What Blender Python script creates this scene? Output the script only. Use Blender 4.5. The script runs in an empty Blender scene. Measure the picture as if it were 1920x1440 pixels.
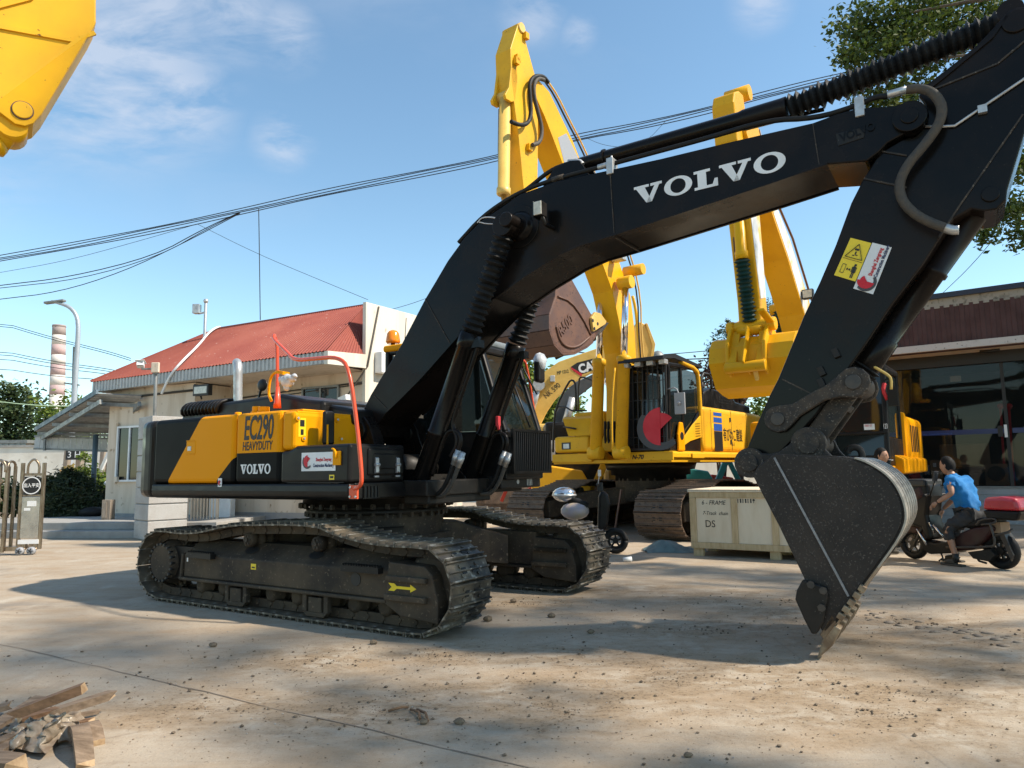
import bpy, bmesh, math, random
import numpy as np
from mathutils import Vector, Matrix
S=bpy.context.scene; COL=S.collection
rnd=random.Random(7)
# ---------------------------------------------------------------- camera
PW,PH=1920,1440
FPX,PITCH,ROLL,EYE=1344.66,.1182,-.0149,1.464
cp,sp=math.cos(PITCH),math.sin(PITCH); cr,sr=math.cos(ROLL),math.sin(ROLL)
CF=np.array([0,cp,sp]); CR=cr*np.array([1.,0,0])+sr*np.array([0,-sp,cp]); CU=-sr*np.array([1.,0,0])+cr*np.array([0,-sp,cp])
OE=np.array([0,0,EYE])
cd=bpy.data.cameras.new('camera'); cam=bpy.data.objects.new('camera',cd); COL.objects.link(cam)
cd.sensor_width=36; cd.lens=FPX/PW*36; cd.clip_start=.05; cd.clip_end=3000
cam.matrix_world=Matrix(((CR[0],CU[0],-CF[0],0),(CR[1],CU[1],-CF[1],0),(CR[2],CU[2],-CF[2],EYE),(0,0,0,1)))
S.camera=cam
# ---------------------------------------------------------------- light
SUN_AZ,SUN_EL=math.radians(103),math.radians(47)
SKY_STR,SUN_STR,EXPO=.145,3.3,1.08
W=bpy.data.worlds.new('World'); S.world=W; W.use_nodes=True
nt=W.node_tree; nt.nodes.clear()
def nd(nt,t,**k):
    n=nt.nodes.new(t)
    for a,b in k.items():
        if a.startswith('_'): n.inputs[a[1:].replace('_',' ')].default_value=b
        else: setattr(n,a,b)
    return n
out=nd(nt,'ShaderNodeOutputWorld'); bg=nd(nt,'ShaderNodeBackground'); sky=nd(nt,'ShaderNodeTexSky',sky_type='NISHITA',sun_disc=False)
sky.sun_elevation=SUN_EL; sky.sun_rotation=SUN_AZ; sky.air_density=1.0; sky.dust_density=.15; sky.ozone_density=1.6
bg.inputs[1].default_value=SKY_STR
tc=nd(nt,'ShaderNodeTexCoord'); sep=nd(nt,'ShaderNodeSeparateXYZ'); nt.links.new(tc.outputs['Generated'],sep.inputs[0])
add=nd(nt,'ShaderNodeMath',operation='ADD'); add.inputs[1].default_value=.12; nt.links.new(sep.outputs[2],add.inputs[0])
dv=nd(nt,'ShaderNodeVectorMath',operation='DIVIDE'); cmb=nd(nt,'ShaderNodeCombineXYZ')
for i in range(3): nt.links.new(add.outputs[0],cmb.inputs[i])
nt.links.new(tc.outputs['Generated'],dv.inputs[0]); nt.links.new(cmb.outputs[0],dv.inputs[1])
mp=nd(nt,'ShaderNodeMapping'); mp.inputs['Location'].default_value=(3.05,.55,0); mp.inputs['Rotation'].default_value=(0,0,.5); mp.inputs['Scale'].default_value=(1.0,1.5,1)
nt.links.new(dv.outputs[0],mp.inputs[0])
n1=nd(nt,'ShaderNodeTexNoise',_Scale=1.5,_Detail=7.,_Roughness=.62,_Distortion=.5); n2=nd(nt,'ShaderNodeTexNoise',_Scale=.55,_Detail=2.)
nt.links.new(mp.outputs[0],n1.inputs[0]); nt.links.new(mp.outputs[0],n2.inputs[0])
mul=nd(nt,'ShaderNodeMath',operation='MULTIPLY'); nt.links.new(n1.outputs[0],mul.inputs[0]); nt.links.new(n2.outputs[0],mul.inputs[1])
mr=nd(nt,'ShaderNodeMapRange',_From_Min=.31,_From_Max=.52,_To_Min=0.,_To_Max=.6); nt.links.new(mul.outputs[0],mr.inputs[0])
hz=nd(nt,'ShaderNodeMapRange',_From_Min=.02,_From_Max=.25); nt.links.new(sep.outputs[2],hz.inputs[0])
m2=nd(nt,'ShaderNodeMath',operation='MULTIPLY'); nt.links.new(mr.outputs[0],m2.inputs[0]); nt.links.new(hz.outputs[0],m2.inputs[1])
mx=nd(nt,'ShaderNodeMix',data_type='RGBA'); # soft cloud patches: a few wisps high on the left, a puff in the middle, faint veil elsewhere
acc=None
for px_,py_,r0,r1 in ((235,125,.03,.15),(330,185,.01,.09),(150,170,.02,.11),(535,65,.0,.06),(430,15,.0,.09),(300,10,.0,.08),(1000,20,.0,.055),(1085,62,.0,.03),(530,265,.0,.05),(1430,0,.0,.05),(-300,60,.05,.25),(-700,-300,.1,.4),(600,-600,.1,.35),(1800,-900,.1,.4)):
    dd=CF+CR*(px_-PW/2)/FPX+CU*(PH/2-py_)/FPX; dd=dd/np.linalg.norm(dd)
    ds=nd(nt,'ShaderNodeVectorMath',operation='DISTANCE'); ds.inputs[1].default_value=tuple(dd); nt.links.new(tc.outputs['Generated'],ds.inputs[0])
    rr=nd(nt,'ShaderNodeMapRange',interpolation_type='SMOOTHSTEP',_From_Min=r0,_From_Max=r1,_To_Min=1.,_To_Max=0.); nt.links.new(ds.outputs['Value'],rr.inputs[0])
    if acc is None: acc=rr.outputs[0]
    else:
        q_=nd(nt,'ShaderNodeMath',operation='MAXIMUM'); nt.links.new(acc,q_.inputs[0]); nt.links.new(rr.outputs[0],q_.inputs[1]); acc=q_.outputs[0]
n3=nd(nt,'ShaderNodeTexNoise',_Scale=5.5,_Detail=8.,_Roughness=.6,_Distortion=.35); nt.links.new(mp.outputs[0],n3.inputs[0])
q_=nd(nt,'ShaderNodeMapRange',_From_Min=.38,_From_Max=.62); nt.links.new(n3.outputs[0],q_.inputs[0])
a1_=nd(nt,'ShaderNodeMath',operation='MULTIPLY'); nt.links.new(acc,a1_.inputs[0]); nt.links.new(q_.outputs[0],a1_.inputs[1])
a2_=nd(nt,'ShaderNodeMath',operation='MULTIPLY'); a2_.inputs[1].default_value=.60; nt.links.new(a1_.outputs[0],a2_.inputs[0])
a3_=nd(nt,'ShaderNodeMath',operation='MULTIPLY_ADD'); a3_.inputs[1].default_value=.16; nt.links.new(m2.outputs[0],a3_.inputs[0]); nt.links.new(a2_.outputs[0],a3_.inputs[2])
nt.links.new(a3_.outputs[0],mx.inputs[0]); tint=nd(nt,'ShaderNodeMix',data_type='RGBA',blend_type='MULTIPLY'); tint.inputs[0].default_value=1; tint.inputs[7].default_value=(.70,.78,.72,1); nt.links.new(sky.outputs[0],tint.inputs[6]); nt.links.new(tint.outputs[2],mx.inputs[6]); mx.inputs[7].default_value=(2.4,2.6,3.0,1)
nt.links.new(mx.outputs[2],bg.inputs[0]); nt.links.new(bg.outputs[0],out.inputs[0])
sl=bpy.data.lights.new('sun','SUN'); so=bpy.data.objects.new('sun',sl); COL.objects.link(so)
sl.energy=SUN_STR; sl.angle=math.radians(1.6); sl.color=(1,.90,.76)
SUND=Vector((math.sin(SUN_AZ)*math.cos(SUN_EL),math.cos(SUN_AZ)*math.cos(SUN_EL),math.sin(SUN_EL)))
so.rotation_euler=SUND.to_track_quat('Z','Y').to_euler(); so.location=(20,-5,30)
vs=S.view_settings; vs.view_transform='Standard'; vs.look='None'; vs.gamma=1; vs.exposure=EXPO; vs.use_curve_mapping=False
S.cycles.max_bounces=6; S.cycles.diffuse_bounces=3; S.cycles.glossy_bounces=3; S.cycles.transmission_bounces=4; S.cycles.transparent_max_bounces=6
# ---------------------------------------------------------------- pixel geometry (photo pixel -> point on a known plane)
def ray(x,y): return CF+CR*(x-PW/2)/FPX+CU*(PH/2-y)/FPX
def ground(x,y,z=0.):
    d=ray(x,y); return Vector(OE+d*(z-EYE)/d[2])
def atY(x,y,Y):
    d=ray(x,y); return Vector(OE+d*Y/d[1])
class Fr:
    def __init__(s,X,Y,a): s.X,s.Y,s.a=X,Y,a; s.c,s.s=math.cos(a),math.sin(a); s.o=s.l(OE)
    def l(s,P): dx,dy=P[0]-s.X,P[1]-s.Y; return np.array([s.c*dx+s.s*dy,-s.s*dx+s.c*dy,P[2]])
    def w(s,q): return Vector((s.X+s.c*q[0]-s.s*q[1],s.Y+s.s*q[0]+s.c*q[1],q[2]))
    def d(s,x,y): d=ray(x,y); return np.array([s.c*d[0]+s.s*d[1],-s.s*d[0]+s.c*d[1],d[2]])
    def oy(s,p,v): d=s.d(*p); r=s.o+d*(v-s.o[1])/d[1]; return (r[0],v,r[2])
    def ox(s,p,v): d=s.d(*p); r=s.o+d*(v-s.o[0])/d[0]; return (v,r[1],r[2])
    def xz(s,ps,v): return [(q[0],q[2]) for q in (s.oy(p,v) for p in ps)]
    def line(s,ps,v): return [s.oy(p,v) for p in ps]
# ---------------------------------------------------------------- mesh builder
class M:
    def __init__(s): s.v=[];s.f=[];s.m=[];s.s=[]
    def add(s,vs,fs,m=0,sm=False):
        b=len(s.v); s.v+=[tuple(v) for v in vs]
        for f in fs: s.f.append([i+b for i in f]); s.m.append(m); s.s.append(sm)
        return s
    def box(s,x0,x1,y0,y1,z0,z1,m=0):
        return s.add([(x,y,z) for x in (x0,x1) for y in (y0,y1) for z in (z0,z1)],[(0,1,3,2),(4,6,7,5),(0,4,5,1),(2,3,7,6),(0,2,6,4),(1,5,7,3)],m)
    def obox(s,c,a,b,d,m=0):
        c,a,b,d=map(Vector,(c,a,b,d)); return s.add([c+a*i+b*j+d*k for i in (-1,1) for j in (-1,1) for k in (-1,1)],[(0,1,3,2),(4,6,7,5),(0,4,5,1),(2,3,7,6),(0,2,6,4),(1,5,7,3)],m)
    def bar(s,p,q,w,h,m=0,up=(0,0,1)):
        p,q=Vector(p),Vector(q); d=q-p
        if d.length<1e-6: return s
        u=Vector(up); 
        if abs(d.normalized().dot(u))>.98: u=Vector((1,0,0))
        x=d.cross(u).normalized(); u=x.cross(d).normalized()
        return s.obox((p+q)/2,d/2,x*w/2,u*h/2,m)
    def prism(s,poly,a,b,ax='y',m=0,me=None,sm=False):
        ar=sum(poly[i][0]*poly[(i+1)%len(poly)][1]-poly[(i+1)%len(poly)][0]*poly[i][1] for i in range(len(poly)))
        P=list(poly) if ar>0 else list(poly)[::-1]; n=len(P)
        mk={'y':lambda u,w,t:(u,t,w),'x':lambda u,w,t:(t,u,w),'z':lambda u,w,t:(u,w,t)}[ax]
        if ax!='y': a,b=b,a
        v=[mk(u,w,a) for u,w in P]+[mk(u,w,b) for u,w in P]
        s.add(v,[list(range(n)),list(range(2*n-1,n-1,-1))],m)
        bb=len(s.v)-2*n
        for i in range(n):
            j=(i+1)%n; s.f.append([bb+i,bb+n+i,bb+n+j,bb+j]); s.m.append(m if me is None else me); s.s.append(sm)
        return s
    def rev(s,p,q,prof,n=16,m=0,sm=True,caps=True):
        p,q=Vector(p),Vector(q); d=(q-p); L=d.length; d=d/L
        u=d.orthogonal().normalized(); w=d.cross(u); b=len(s.v)
        for t,r in prof:
            c=p+d*(t*L)
            for k in range(n):
                a=2*math.pi*k/n; s.v.append(tuple(c+u*(r*math.cos(a))+w*(r*math.sin(a))))
        for i in range(len(prof)-1):
            for k in range(n):
                k2=(k+1)%n; s.f.append([b+i*n+k,b+i*n+k2,b+(i+1)*n+k2,b+(i+1)*n+k]); s.m.append(m); s.s.append(sm)
        if caps:
            e=b+(len(prof)-1)*n
            s.f.append([b+k for k in range(n-1,-1,-1)]); s.m.append(m); s.s.append(False)
            s.f.append([e+k for k in range(n)]); s.m.append(m); s.s.append(False)
        return s
    def cyl(s,p,q,r,r1=None,n=16,m=0): return s.rev(p,q,[(0,r),(1,r if r1 is None else r1)],n,m)
    def bellows(s,p,q,r0,r1,k,n=16,m=0):
        pr=[]
        for i in range(k): pr+=[(i/k+.001,r0*(1+.05*math.sin(i*2.1))),((i+.5)/k,r1*(1+.07*math.sin(i*1.7+1)))]
        return s.rev(p,q,pr+[(1,r0)],n,m,sm=False)
    def tube(s,pts,r,n=8,m=0,smooth=0,close=False):
        P=[Vector(p) for p in pts]
        for _ in range(smooth):
            Q=[P[0]]
            for i in range(len(P)-1): Q+=[P[i]*.75+P[i+1]*.25,P[i]*.25+P[i+1]*.75]
            P=Q+[P[-1]]
        N=len(P); R=[r]*N if not isinstance(r,(list,tuple)) else [r[0]+(r[1]-r[0])*i/(N-1) for i in range(N)]
        b=len(s.v); u=None
        for i,p in enumerate(P):
            t=(P[min(i+1,N-1)]-P[max(i-1,0)])
            if t.length<1e-9: t=Vector((0,0,1))
            t.normalize()
            u=t.orthogonal().normalized() if u is None else (u-t*u.dot(t)).normalized()
            w=t.cross(u)
            for k in range(n):
                a=2*math.pi*k/n; s.v.append(tuple(p+u*(R[i]*math.cos(a))+w*(R[i]*math.sin(a))))
        for i in range(N-1):
            for k in range(n):
                k2=(k+1)%n; s.f.append([b+i*n+k,b+i*n+k2,b+(i+1)*n+k2,b+(i+1)*n+k]); s.m.append(m); s.s.append(True)
        e=b+(N-1)*n
        s.f.append([b+k for k in range(n-1,-1,-1)]); s.m.append(m); s.s.append(False)
        s.f.append([e+k for k in range(n)]); s.m.append(m); s.s.append(False)
        return s
    def sph(s,c,r,n=12,m=0,sc=(1,1,1)):
        c=Vector(c); k=n//2
        pr=[(max(0,math.sin(math.pi*i/k)),-math.cos(math.pi*i/k)) for i in range(k+1)]
        b=len(s.v)
        for a,z in pr:
            for j in range(n):
                t=2*math.pi*j/n; s.v.append((c.x+r*sc[0]*a*math.cos(t),c.y+r*sc[1]*a*math.sin(t),c.z+r*sc[2]*z))
        for i in range(k):
            for j in range(n):
                j2=(j+1)%n; s.f.append([b+i*n+j,b+i*n+j2,b+(i+1)*n+j2,b+(i+1)*n+j]); s.m.append(m); s.s.append(True)
        return s
    def quad(s,a,b,c,d,m=0): return s.add([a,b,c,d],[(0,1,2,3)],m)
    def rect(s,p0,ux,uy,w,h,t,m=0):  # thin plate: corner, unit right, unit up, width, height, thickness (outwards = ux x uy)
        p0,ux,uy=map(Vector,(p0,ux,uy)); n=ux.cross(uy)
        return s.obox(p0+ux*w/2+uy*h/2+n*t/2,ux*w/2,uy*h/2,n*t/2,m)
    def build(s,name,mats,parent=None,bev=0,seg=2,**kw):
        me=bpy.data.meshes.new(name); me.from_pydata(s.v,[],s.f)
        if not isinstance(mats,(list,tuple)): mats=[mats]
        for x in mats: me.materials.append(x)
        me.polygons.foreach_set('material_index',s.m); me.polygons.foreach_set('use_smooth',s.s); me.update()
        o=bpy.data.objects.new(name,me); COL.objects.link(o)
        if bev:
            b=o.modifiers.new('b','BEVEL'); b.width=bev; b.segments=seg; b.limit_method='ANGLE'; b.angle_limit=math.radians(38)
        if parent is not None: o.parent=parent
        for k,v in kw.items(): o[k]=v
        return o
def thing(name,label,cat,loc=(0,0,0),rz=0,group=None):
    o=bpy.data.objects.new(name,None); COL.objects.link(o); o.location=loc; o.rotation_euler=(0,0,rz); o.empty_display_size=.1
    o['label']=label; o['category']=cat
    if group: o['group']=group
    return o
def tag(o,label,cat,group=None):
    o['label']=label; o['category']=cat
    if group: o['group']=group
    return o
def copy_tree(o,parent=None):
    c=o.copy(); COL.objects.link(c)
    if parent is not None: c.parent=parent
    for ch in list(o.children): copy_tree(ch,c)
    return c
def inst(src,mat,parent):
    c=src.copy(); COL.objects.link(c); c.parent=parent; c.matrix_local=mat; return c
def text(name,body,size,mat,parent,p,ux,uy,sx=1,bold=0,shear=0,ext=.002,align='LEFT',space=1):
    cu=bpy.data.curves.new(name,'FONT'); cu.body=body; cu.size=size; cu.extrude=ext; cu.offset=bold; cu.shear=shear; cu.align_x=align; cu.space_character=space; cu.resolution_u=3
    cu.materials.append(mat)
    oc=bpy.data.objects.new(name,cu); me=bpy.data.meshes.new_from_object(oc); bpy.data.objects.remove(oc); me.name=name
    o=bpy.data.objects.new(name,me); COL.objects.link(o); o.parent=parent
    ux=Vector(ux).normalized(); uy=Vector(uy).normalized(); n=ux.cross(uy)
    uy=n.cross(ux)
    o.matrix_local=Matrix((( ux.x*sx,uy.x,n.x,p[0]),(ux.y*sx,uy.y,n.y,p[1]),(ux.z*sx,uy.z,n.z,p[2]),(0,0,0,1)))
    return o
# ---------------------------------------------------------------- materials
def mat(name,c,c2=None,sc=4.,lo=.4,hi=.65,rough=.5,metal=0.,bump=0.,bsc=40.,c3=None,sc3=60.,lo3=.62,hi3=.68,coat=0.,streak=None,det=6.,rv=.12,spec=None):
    m=bpy.data.materials.new(name); m.use_nodes=True; nt=m.node_tree; b=nt.nodes['Principled BSDF']; L=nt.links.new
    b.inputs['Base Color'].default_value=(*c,1); b.inputs['Roughness'].default_value=rough; b.inputs['Metallic'].default_value=metal
    if spec is not None: b.inputs['Specular IOR Level'].default_value=spec
    if coat: b.inputs['Coat Weight'].default_value=coat; b.inputs['Coat Roughness'].default_value=.12
    tc=nd(nt,'ShaderNodeTexCoord'); src=tc.outputs['Object']
    if streak:
        mp=nd(nt,'ShaderNodeMapping'); mp.inputs['Scale'].default_value=streak; L(src,mp.inputs[0]); src2=mp.outputs[0]
    else: src2=src
    col=None
    if c2:
        n=nd(nt,'ShaderNodeTexNoise',_Scale=sc,_Detail=det,_Roughness=.6); L(src2,n.inputs[0])
        r=nd(nt,'ShaderNodeMapRange',_From_Min=lo,_From_Max=hi); L(n.outputs[0],r.inputs[0])
        x=nd(nt,'ShaderNodeMix',data_type='RGBA'); x.inputs[6].default_value=(*c,1); x.inputs[7].default_value=(*c2,1); L(r.outputs[0],x.inputs[0]); col=x.outputs[2]
        if rv:
            rr=nd(nt,'ShaderNodeMapRange',_To_Min=max(.05,rough-rv*.4),_To_Max=min(1,rough+rv)); L(r.outputs[0],rr.inputs[0]); L(rr.outputs[0],b.inputs['Roughness'])
    if c3:
        n=nd(nt,'ShaderNodeTexNoise',_Scale=sc3,_Detail=2.); L(src,n.inputs[0])
        r=nd(nt,'ShaderNodeMapRange',_From_Min=lo3,_From_Max=hi3); L(n.outputs[0],r.inputs[0])
        x=nd(nt,'ShaderNodeMix',data_type='RGBA'); x.inputs[6].default_value=(*c,1); x.inputs[7].default_value=(*c3,1); L(r.outputs[0],x.inputs[0])
        if col: L(col,x.inputs[6])
        col=x.outputs[2]
    if col: L(col,b.inputs['Base Color'])
    if bump:
        n=nd(nt,'ShaderNodeTexNoise',_Scale=bsc,_Detail=4.); L(src,n.inputs[0]); bp=nd(nt,'ShaderNodeBump',_Strength=bump,_Distance=.01); L(n.outputs[0],bp.inputs['Height']); L(bp.outputs[0],b.inputs['Normal'])
    return m
def glassmat(name,c=(.02,.025,.028),rough=.04,alpha=None):
    m=bpy.data.materials.new(name); m.use_nodes=True; nt=m.node_tree; b=nt.nodes['Principled BSDF']
    b.inputs['Base Color'].default_value=(*c,1); b.inputs['Roughness'].default_value=rough; b.inputs['IOR'].default_value=1.5
    if alpha is not None: b.inputs['Alpha'].default_value=alpha
    return m
MB=mat('black_paint',(.0062,.0055,.0050),(.020,.0125,.0095),1.1,.44,.76,rough=.28,c3=(.05,.042,.034),sc3=55,lo3=.71,hi3=.79,spec=.17,rv=.22)  # reddish brown second tone paints in warm reflections together with dust and wear
MBL=mat('black_lower',(.010,.009,.008),(.022,.018,.014),5,rough=.5,c3=(.10,.09,.08),sc3=55,lo3=.70,hi3=.75,spec=.3)
MPL=mat('black_plastic',(.0075,.0072,.007),(.015,.013,.012),6,rough=.34,spec=.22)
MYV=mat('excavator_yellow',(.82,.33,.003),(.80,.31,.004),2,rough=.40,spec=.07)
MYK=mat('machine_yellow',(.78,.42,.018),(.54,.28,.025),1.1,.42,.85,rough=.45,c3=(.16,.07,.02),sc3=22,lo3=.70,hi3=.75,spec=.2)
MYK2=mat('deep_yellow',(.78,.40,.008),(.60,.28,.012),1.2,.42,.85,rough=.4,c3=(.2,.09,.02),sc3=30,lo3=.72,hi3=.77,spec=.2)
MYC=mat('pale_yellow',(.74,.48,.12),(.62,.38,.08),2,rough=.45,c3=(.2,.1,.03),sc3=24,lo3=.70,hi3=.75)
MOR=mat('safety_orange',(.75,.085,.02),(.66,.07,.02),4,rough=.35,coat=.2)
MTR=mat('track_steel',(.034,.031,.028),(.22,.175,.12),2.6,.40,.70,rough=.5,metal=.25,bump=.25,bsc=30,c3=(.42,.38,.32),sc3=11,lo3=.56,hi3=.70)
MTD=mat('track_frame_dusty',(.026,.020,.0155),(.105,.078,.050),2.0,.36,.70,rough=.68,c3=(.16,.12,.08),sc3=30,lo3=.62,hi3=.74,spec=.25)
MTK=mat('rusty_track_steel',(.12,.085,.062),(.21,.145,.10),6,rough=.7,metal=.2,bump=.3,c3=(.05,.03,.02),sc3=30,lo3=.6,hi3=.7)
MRU=mat('rusty_brown_paint',(.105,.052,.036),(.16,.075,.045),3,.4,.7,rough=.55,c3=(.06,.03,.022),sc3=20,lo3=.62,hi3=.68)
MBK=mat('bucket_steel',(.022,.018,.0155),(.045,.036,.029),2.2,rough=.6,c3=(.095,.08,.068),sc3=75,lo3=.60,hi3=.72,bump=.15,bsc=60,spec=.3)
MBK2=mat('link_steel',(.028,.024,.021),(.075,.056,.040),9,rough=.6,c3=(.17,.14,.11),sc3=70,lo3=.63,hi3=.69,bump=.3,spec=.3)
MPS=mat('polished_steel',(.30,.27,.23),(.44,.40,.34),3,.35,.7,rough=.45,metal=.6,streak=(1,.4,6))
MCR=mat('chrome',(.75,.75,.76),rough=.08,metal=1)
MSI=mat('silver_fitting',(.55,.55,.54),(.4,.4,.4),8,rough=.4,metal=.6)
MRB=mat('rubber',(.007,.007,.007),(.014,.013,.012),8,rough=.6,spec=.3)
MRG=mat('green_rubber',(.008,.045,.036),(.006,.03,.026),9,rough=.55)
MHO=mat('hose_wrap',(.05,.042,.034),(.08,.066,.05),30,rough=.7)
MWH=mat('white_paint',(.80,.80,.79),(.70,.70,.69),3,rough=.5)
MGY=mat('grey_decal',(.30,.31,.33),rough=.5)
MBLK=mat('black_print',(.012,.012,.012),rough=.5)
MRD=mat('red_print',(.55,.02,.03),rough=.5)
MRDB=mat('red_sticker',(.62,.012,.028),(.56,.012,.026),3,rough=.5)
MDG=mat('dark_grey_sticker',(.055,.052,.056),rough=.5)
MNV=mat('navy_print',(.02,.03,.10),rough=.5)
MBLU=mat('blue_sticker',(.02,.09,.36),rough=.4)
MYS=mat('yellow_sticker',(.85,.62,.02),rough=.4)
MGL=glassmat('dark_glass',(.012,.016,.016)); MGK=glassmat('tinted_glass',(.010,.014,.014),alpha=.86)
MGT=glassmat('cab_glass',(.010,.015,.015),alpha=.90)
MLN=mat('lamp_lens',(.62,.60,.52),(.45,.44,.38),20,rough=.2)
MAM=mat('amber_lens',(.85,.25,.01),rough=.15)
MPB=mat('clear_plastic_bag',(.62,.64,.66),(.40,.42,.44),9,rough=.25)
MRT=mat('red_cloth',(.55,.03,.035),(.4,.02,.03),8,rough=.8)
MBRS=mat('bore_pin_steel',(.045,.042,.04),(.09,.075,.06),10,rough=.5,metal=.4)
# ================================================================ GROUND
CENT=[(ground(px,py),r) for px,py,r in ((980,1130,1.1),(820,1230,.9),(1250,1270,1.6),(600,1240,1.2),(1050,1330,1.2),(1500,1130,1.2),(1700,1170,1.3),(700,1330,1.2),(1650,1340,1.3),(1320,1180,1.2),(380,1330,1.0),(1700,1300,1.2))]
gm=bpy.data.materials.new('yard_concrete'); gm.use_nodes=True; nt=gm.node_tree; L=nt.links.new; b=nt.nodes['Principled BSDF']
tc=nd(nt,'ShaderNodeTexCoord'); ob=tc.outputs['Object']
def noise(sc,det=6.,rough=.6,scl=None,dist=0.):
    n=nd(nt,'ShaderNodeTexNoise',_Scale=sc,_Detail=det,_Roughness=rough,_Distortion=dist)
    if scl:
        mp=nd(nt,'ShaderNodeMapping'); mp.inputs['Scale'].default_value=scl; mp.inputs['Rotation'].default_value=(0,0,.35); L(ob,mp.inputs[0]); L(mp.outputs[0],n.inputs[0])
    else: L(ob,n.inputs[0])
    return n.outputs[0]
def rng(s,a,b_,c=0.,d=1.):
    r=nd(nt,'ShaderNodeMapRange',_From_Min=a,_From_Max=b_,_To_Min=c,_To_Max=d); L(s,r.inputs[0]); return r.outputs[0]
def mixc(f,a,bb):
    x=nd(nt,'ShaderNodeMix',data_type='RGBA'); L(f,x.inputs[0])
    for s,i in ((a,6),(bb,7)):
        if isinstance(s,tuple): x.inputs[i].default_value=(*s,1)
        else: L(s,x.inputs[i])
    return x.outputs[2]
c=mixc(rng(noise(.35,5.),.35,.65),(.43,.355,.265),(.345,.285,.215))
c=mixc(rng(noise(1.1,8.,.65,(1,2.2,1)),.44,.66,0,.85),c,(.33,.235,.145))
c=mixc(rng(noise(6,8.,.7,dist=.6),.54,.74,0,.6),c,(.24,.18,.125)); c=mixc(rng(noise(.55,5.,.6,(1,1,1),.4),.60,.70,0,.55),c,(.13,.115,.10)); c=mixc(rng(noise(3.2,6.,.65,(.25,3.,1)),.56,.72,0,.5),c,(.27,.20,.135))
c=mixc(rng(noise(.8,6.,.6,(2.5,1,1)),.58,.72,0,.55),c,(.50,.45,.37))
c=mixc(rng(noise(90,2.),.58,.70,0,.5),c,(.20,.16,.12)); c=mixc(rng(noise(45,3.,.7),.60,.72,0,.35),c,(.55,.50,.42))
c=mixc(rng(noise(26,3.,.6),.64,.70,0,.7),c,(.17,.13,.095))
vor=nd(nt,'ShaderNodeTexVoronoi',feature='DISTANCE_TO_EDGE',_Scale=.11); L(ob,vor.inputs[0]); 
c=mixc(rng(vor.outputs[0],.0,.0016,.30,0.),c,(.13,.11,.09))
acc=None
SOIL=[(c_.x,c_.y,r_) for c_,r_ in CENT]+[(ground(px,py).x,ground(px,py).y,r_) for px,py,r_ in ((1150,1105,1.3),(1330,1120,1.4),(1480,1150,1.3),(1050,1230,1.0),(1200,1240,1.3),(1420,1260,1.3),(900,1290,.8),(1560,1300,1.2),(1750,1200,1.4),(1850,1260,1.4),(1150,1300,1.2))]
for x_,y_,r_ in SOIL:
    sb=nd(nt,'ShaderNodeVectorMath',operation='MULTIPLY_ADD'); sb.inputs[1].default_value=(.75,1.5,0); sb.inputs[2].default_value=(-.75*x_,-1.5*y_,0); L(ob,sb.inputs[0])
    ln_=nd(nt,'ShaderNodeVectorMath',operation='LENGTH'); L(sb.outputs[0],ln_.inputs[0]); v_=rng(ln_.outputs['Value'],r_*.05,r_*1.05,1.,0.)
    if acc is None: acc=v_
    else:
        q_=nd(nt,'ShaderNodeMath',operation='MAXIMUM'); L(acc,q_.inputs[0]); L(v_,q_.inputs[1]); acc=q_.outputs[0]
q_=nd(nt,'ShaderNodeMath',operation='MULTIPLY'); L(acc,q_.inputs[0]); L(rng(noise(3.5,9.,.72,(1,1.7,1),.5),.38,.66),q_.inputs[1])
c=mixc(rng(q_.outputs[0],.08,.55,0,.85),c,(.275,.195,.115))
q2_=nd(nt,'ShaderNodeMath',operation='MULTIPLY'); L(q_.outputs[0],q2_.inputs[0]); L(rng(noise(30,4.,.7),.50,.62),q2_.inputs[1])
c=mixc(rng(q2_.outputs[0],.1,.5,0,.8),c,(.15,.10,.06))
L(c,b.inputs['Base Color']); b.inputs['Roughness'].default_value=.85
bp=nd(nt,'ShaderNodeBump',_Strength=.5,_Distance=.025); L(noise(11,9.,.75),bp.inputs['Height']); L(bp.outputs[0],b.inputs['Normal'])
g=M(); g.quad((-400,-200,0),(400,-200,0),(400,900,0),(-400,900,0)); go=g.build('ground',gm); go['kind']='structure'
# joints between the cast slabs (packed with dirt)
jm=mat('joint_dirt',(.20,.155,.115),(.30,.24,.18),6,.4,.6,rough=.95)
def strip(pts,w,z=.004):
    m=M()
    for a,b_ in zip(pts,pts[1:]):
        a,b_=Vector(a),Vector(b_); n=max(2,int((b_-a).length/.25)); x=(b_-a).normalized().cross(Vector((0,0,1)))
        prev=None
        for i in range(n+1):
            p=a.lerp(b_,i/n)+x*rnd.uniform(-.012,.012); ww=w*rnd.uniform(.35,1.3); cur=(p+x*ww,p-x*ww)
            if prev: m.quad((prev[0].x,prev[0].y,z),(prev[1].x,prev[1].y,z),(cur[1].x,cur[1].y,z),(cur[0].x,cur[0].y,z))
            prev=cur
    return m
a,b_=ground(0,1208),ground(480,1320); d=(b_-a); o=strip([a-d*.8,a+d*1.9],.006).build('slab_joint',jm); o['kind']='structure'


# crawler print pressed in dirt at the right
m=M(); a,b_=ground(1560,1140),ground(1905,1205); d=(b_-a).normalized(); x=d.cross(Vector((0,0,1)))
for k in range(26):
    p=a+d*(k*.145)+x*rnd.uniform(-.03,.03); 
    if rnd.random()<.2: continue
    
    for j in range(5):
        q=p+x*rnd.uniform(-.22,.22)+d*rnd.uniform(-.02,.02); m.sph((q.x,q.y,.002),rnd.uniform(.02,.05),6,sc=(1.3,1,.22))
o=m.build('track_print_dirt',jm); o['kind']='stuff'
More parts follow.
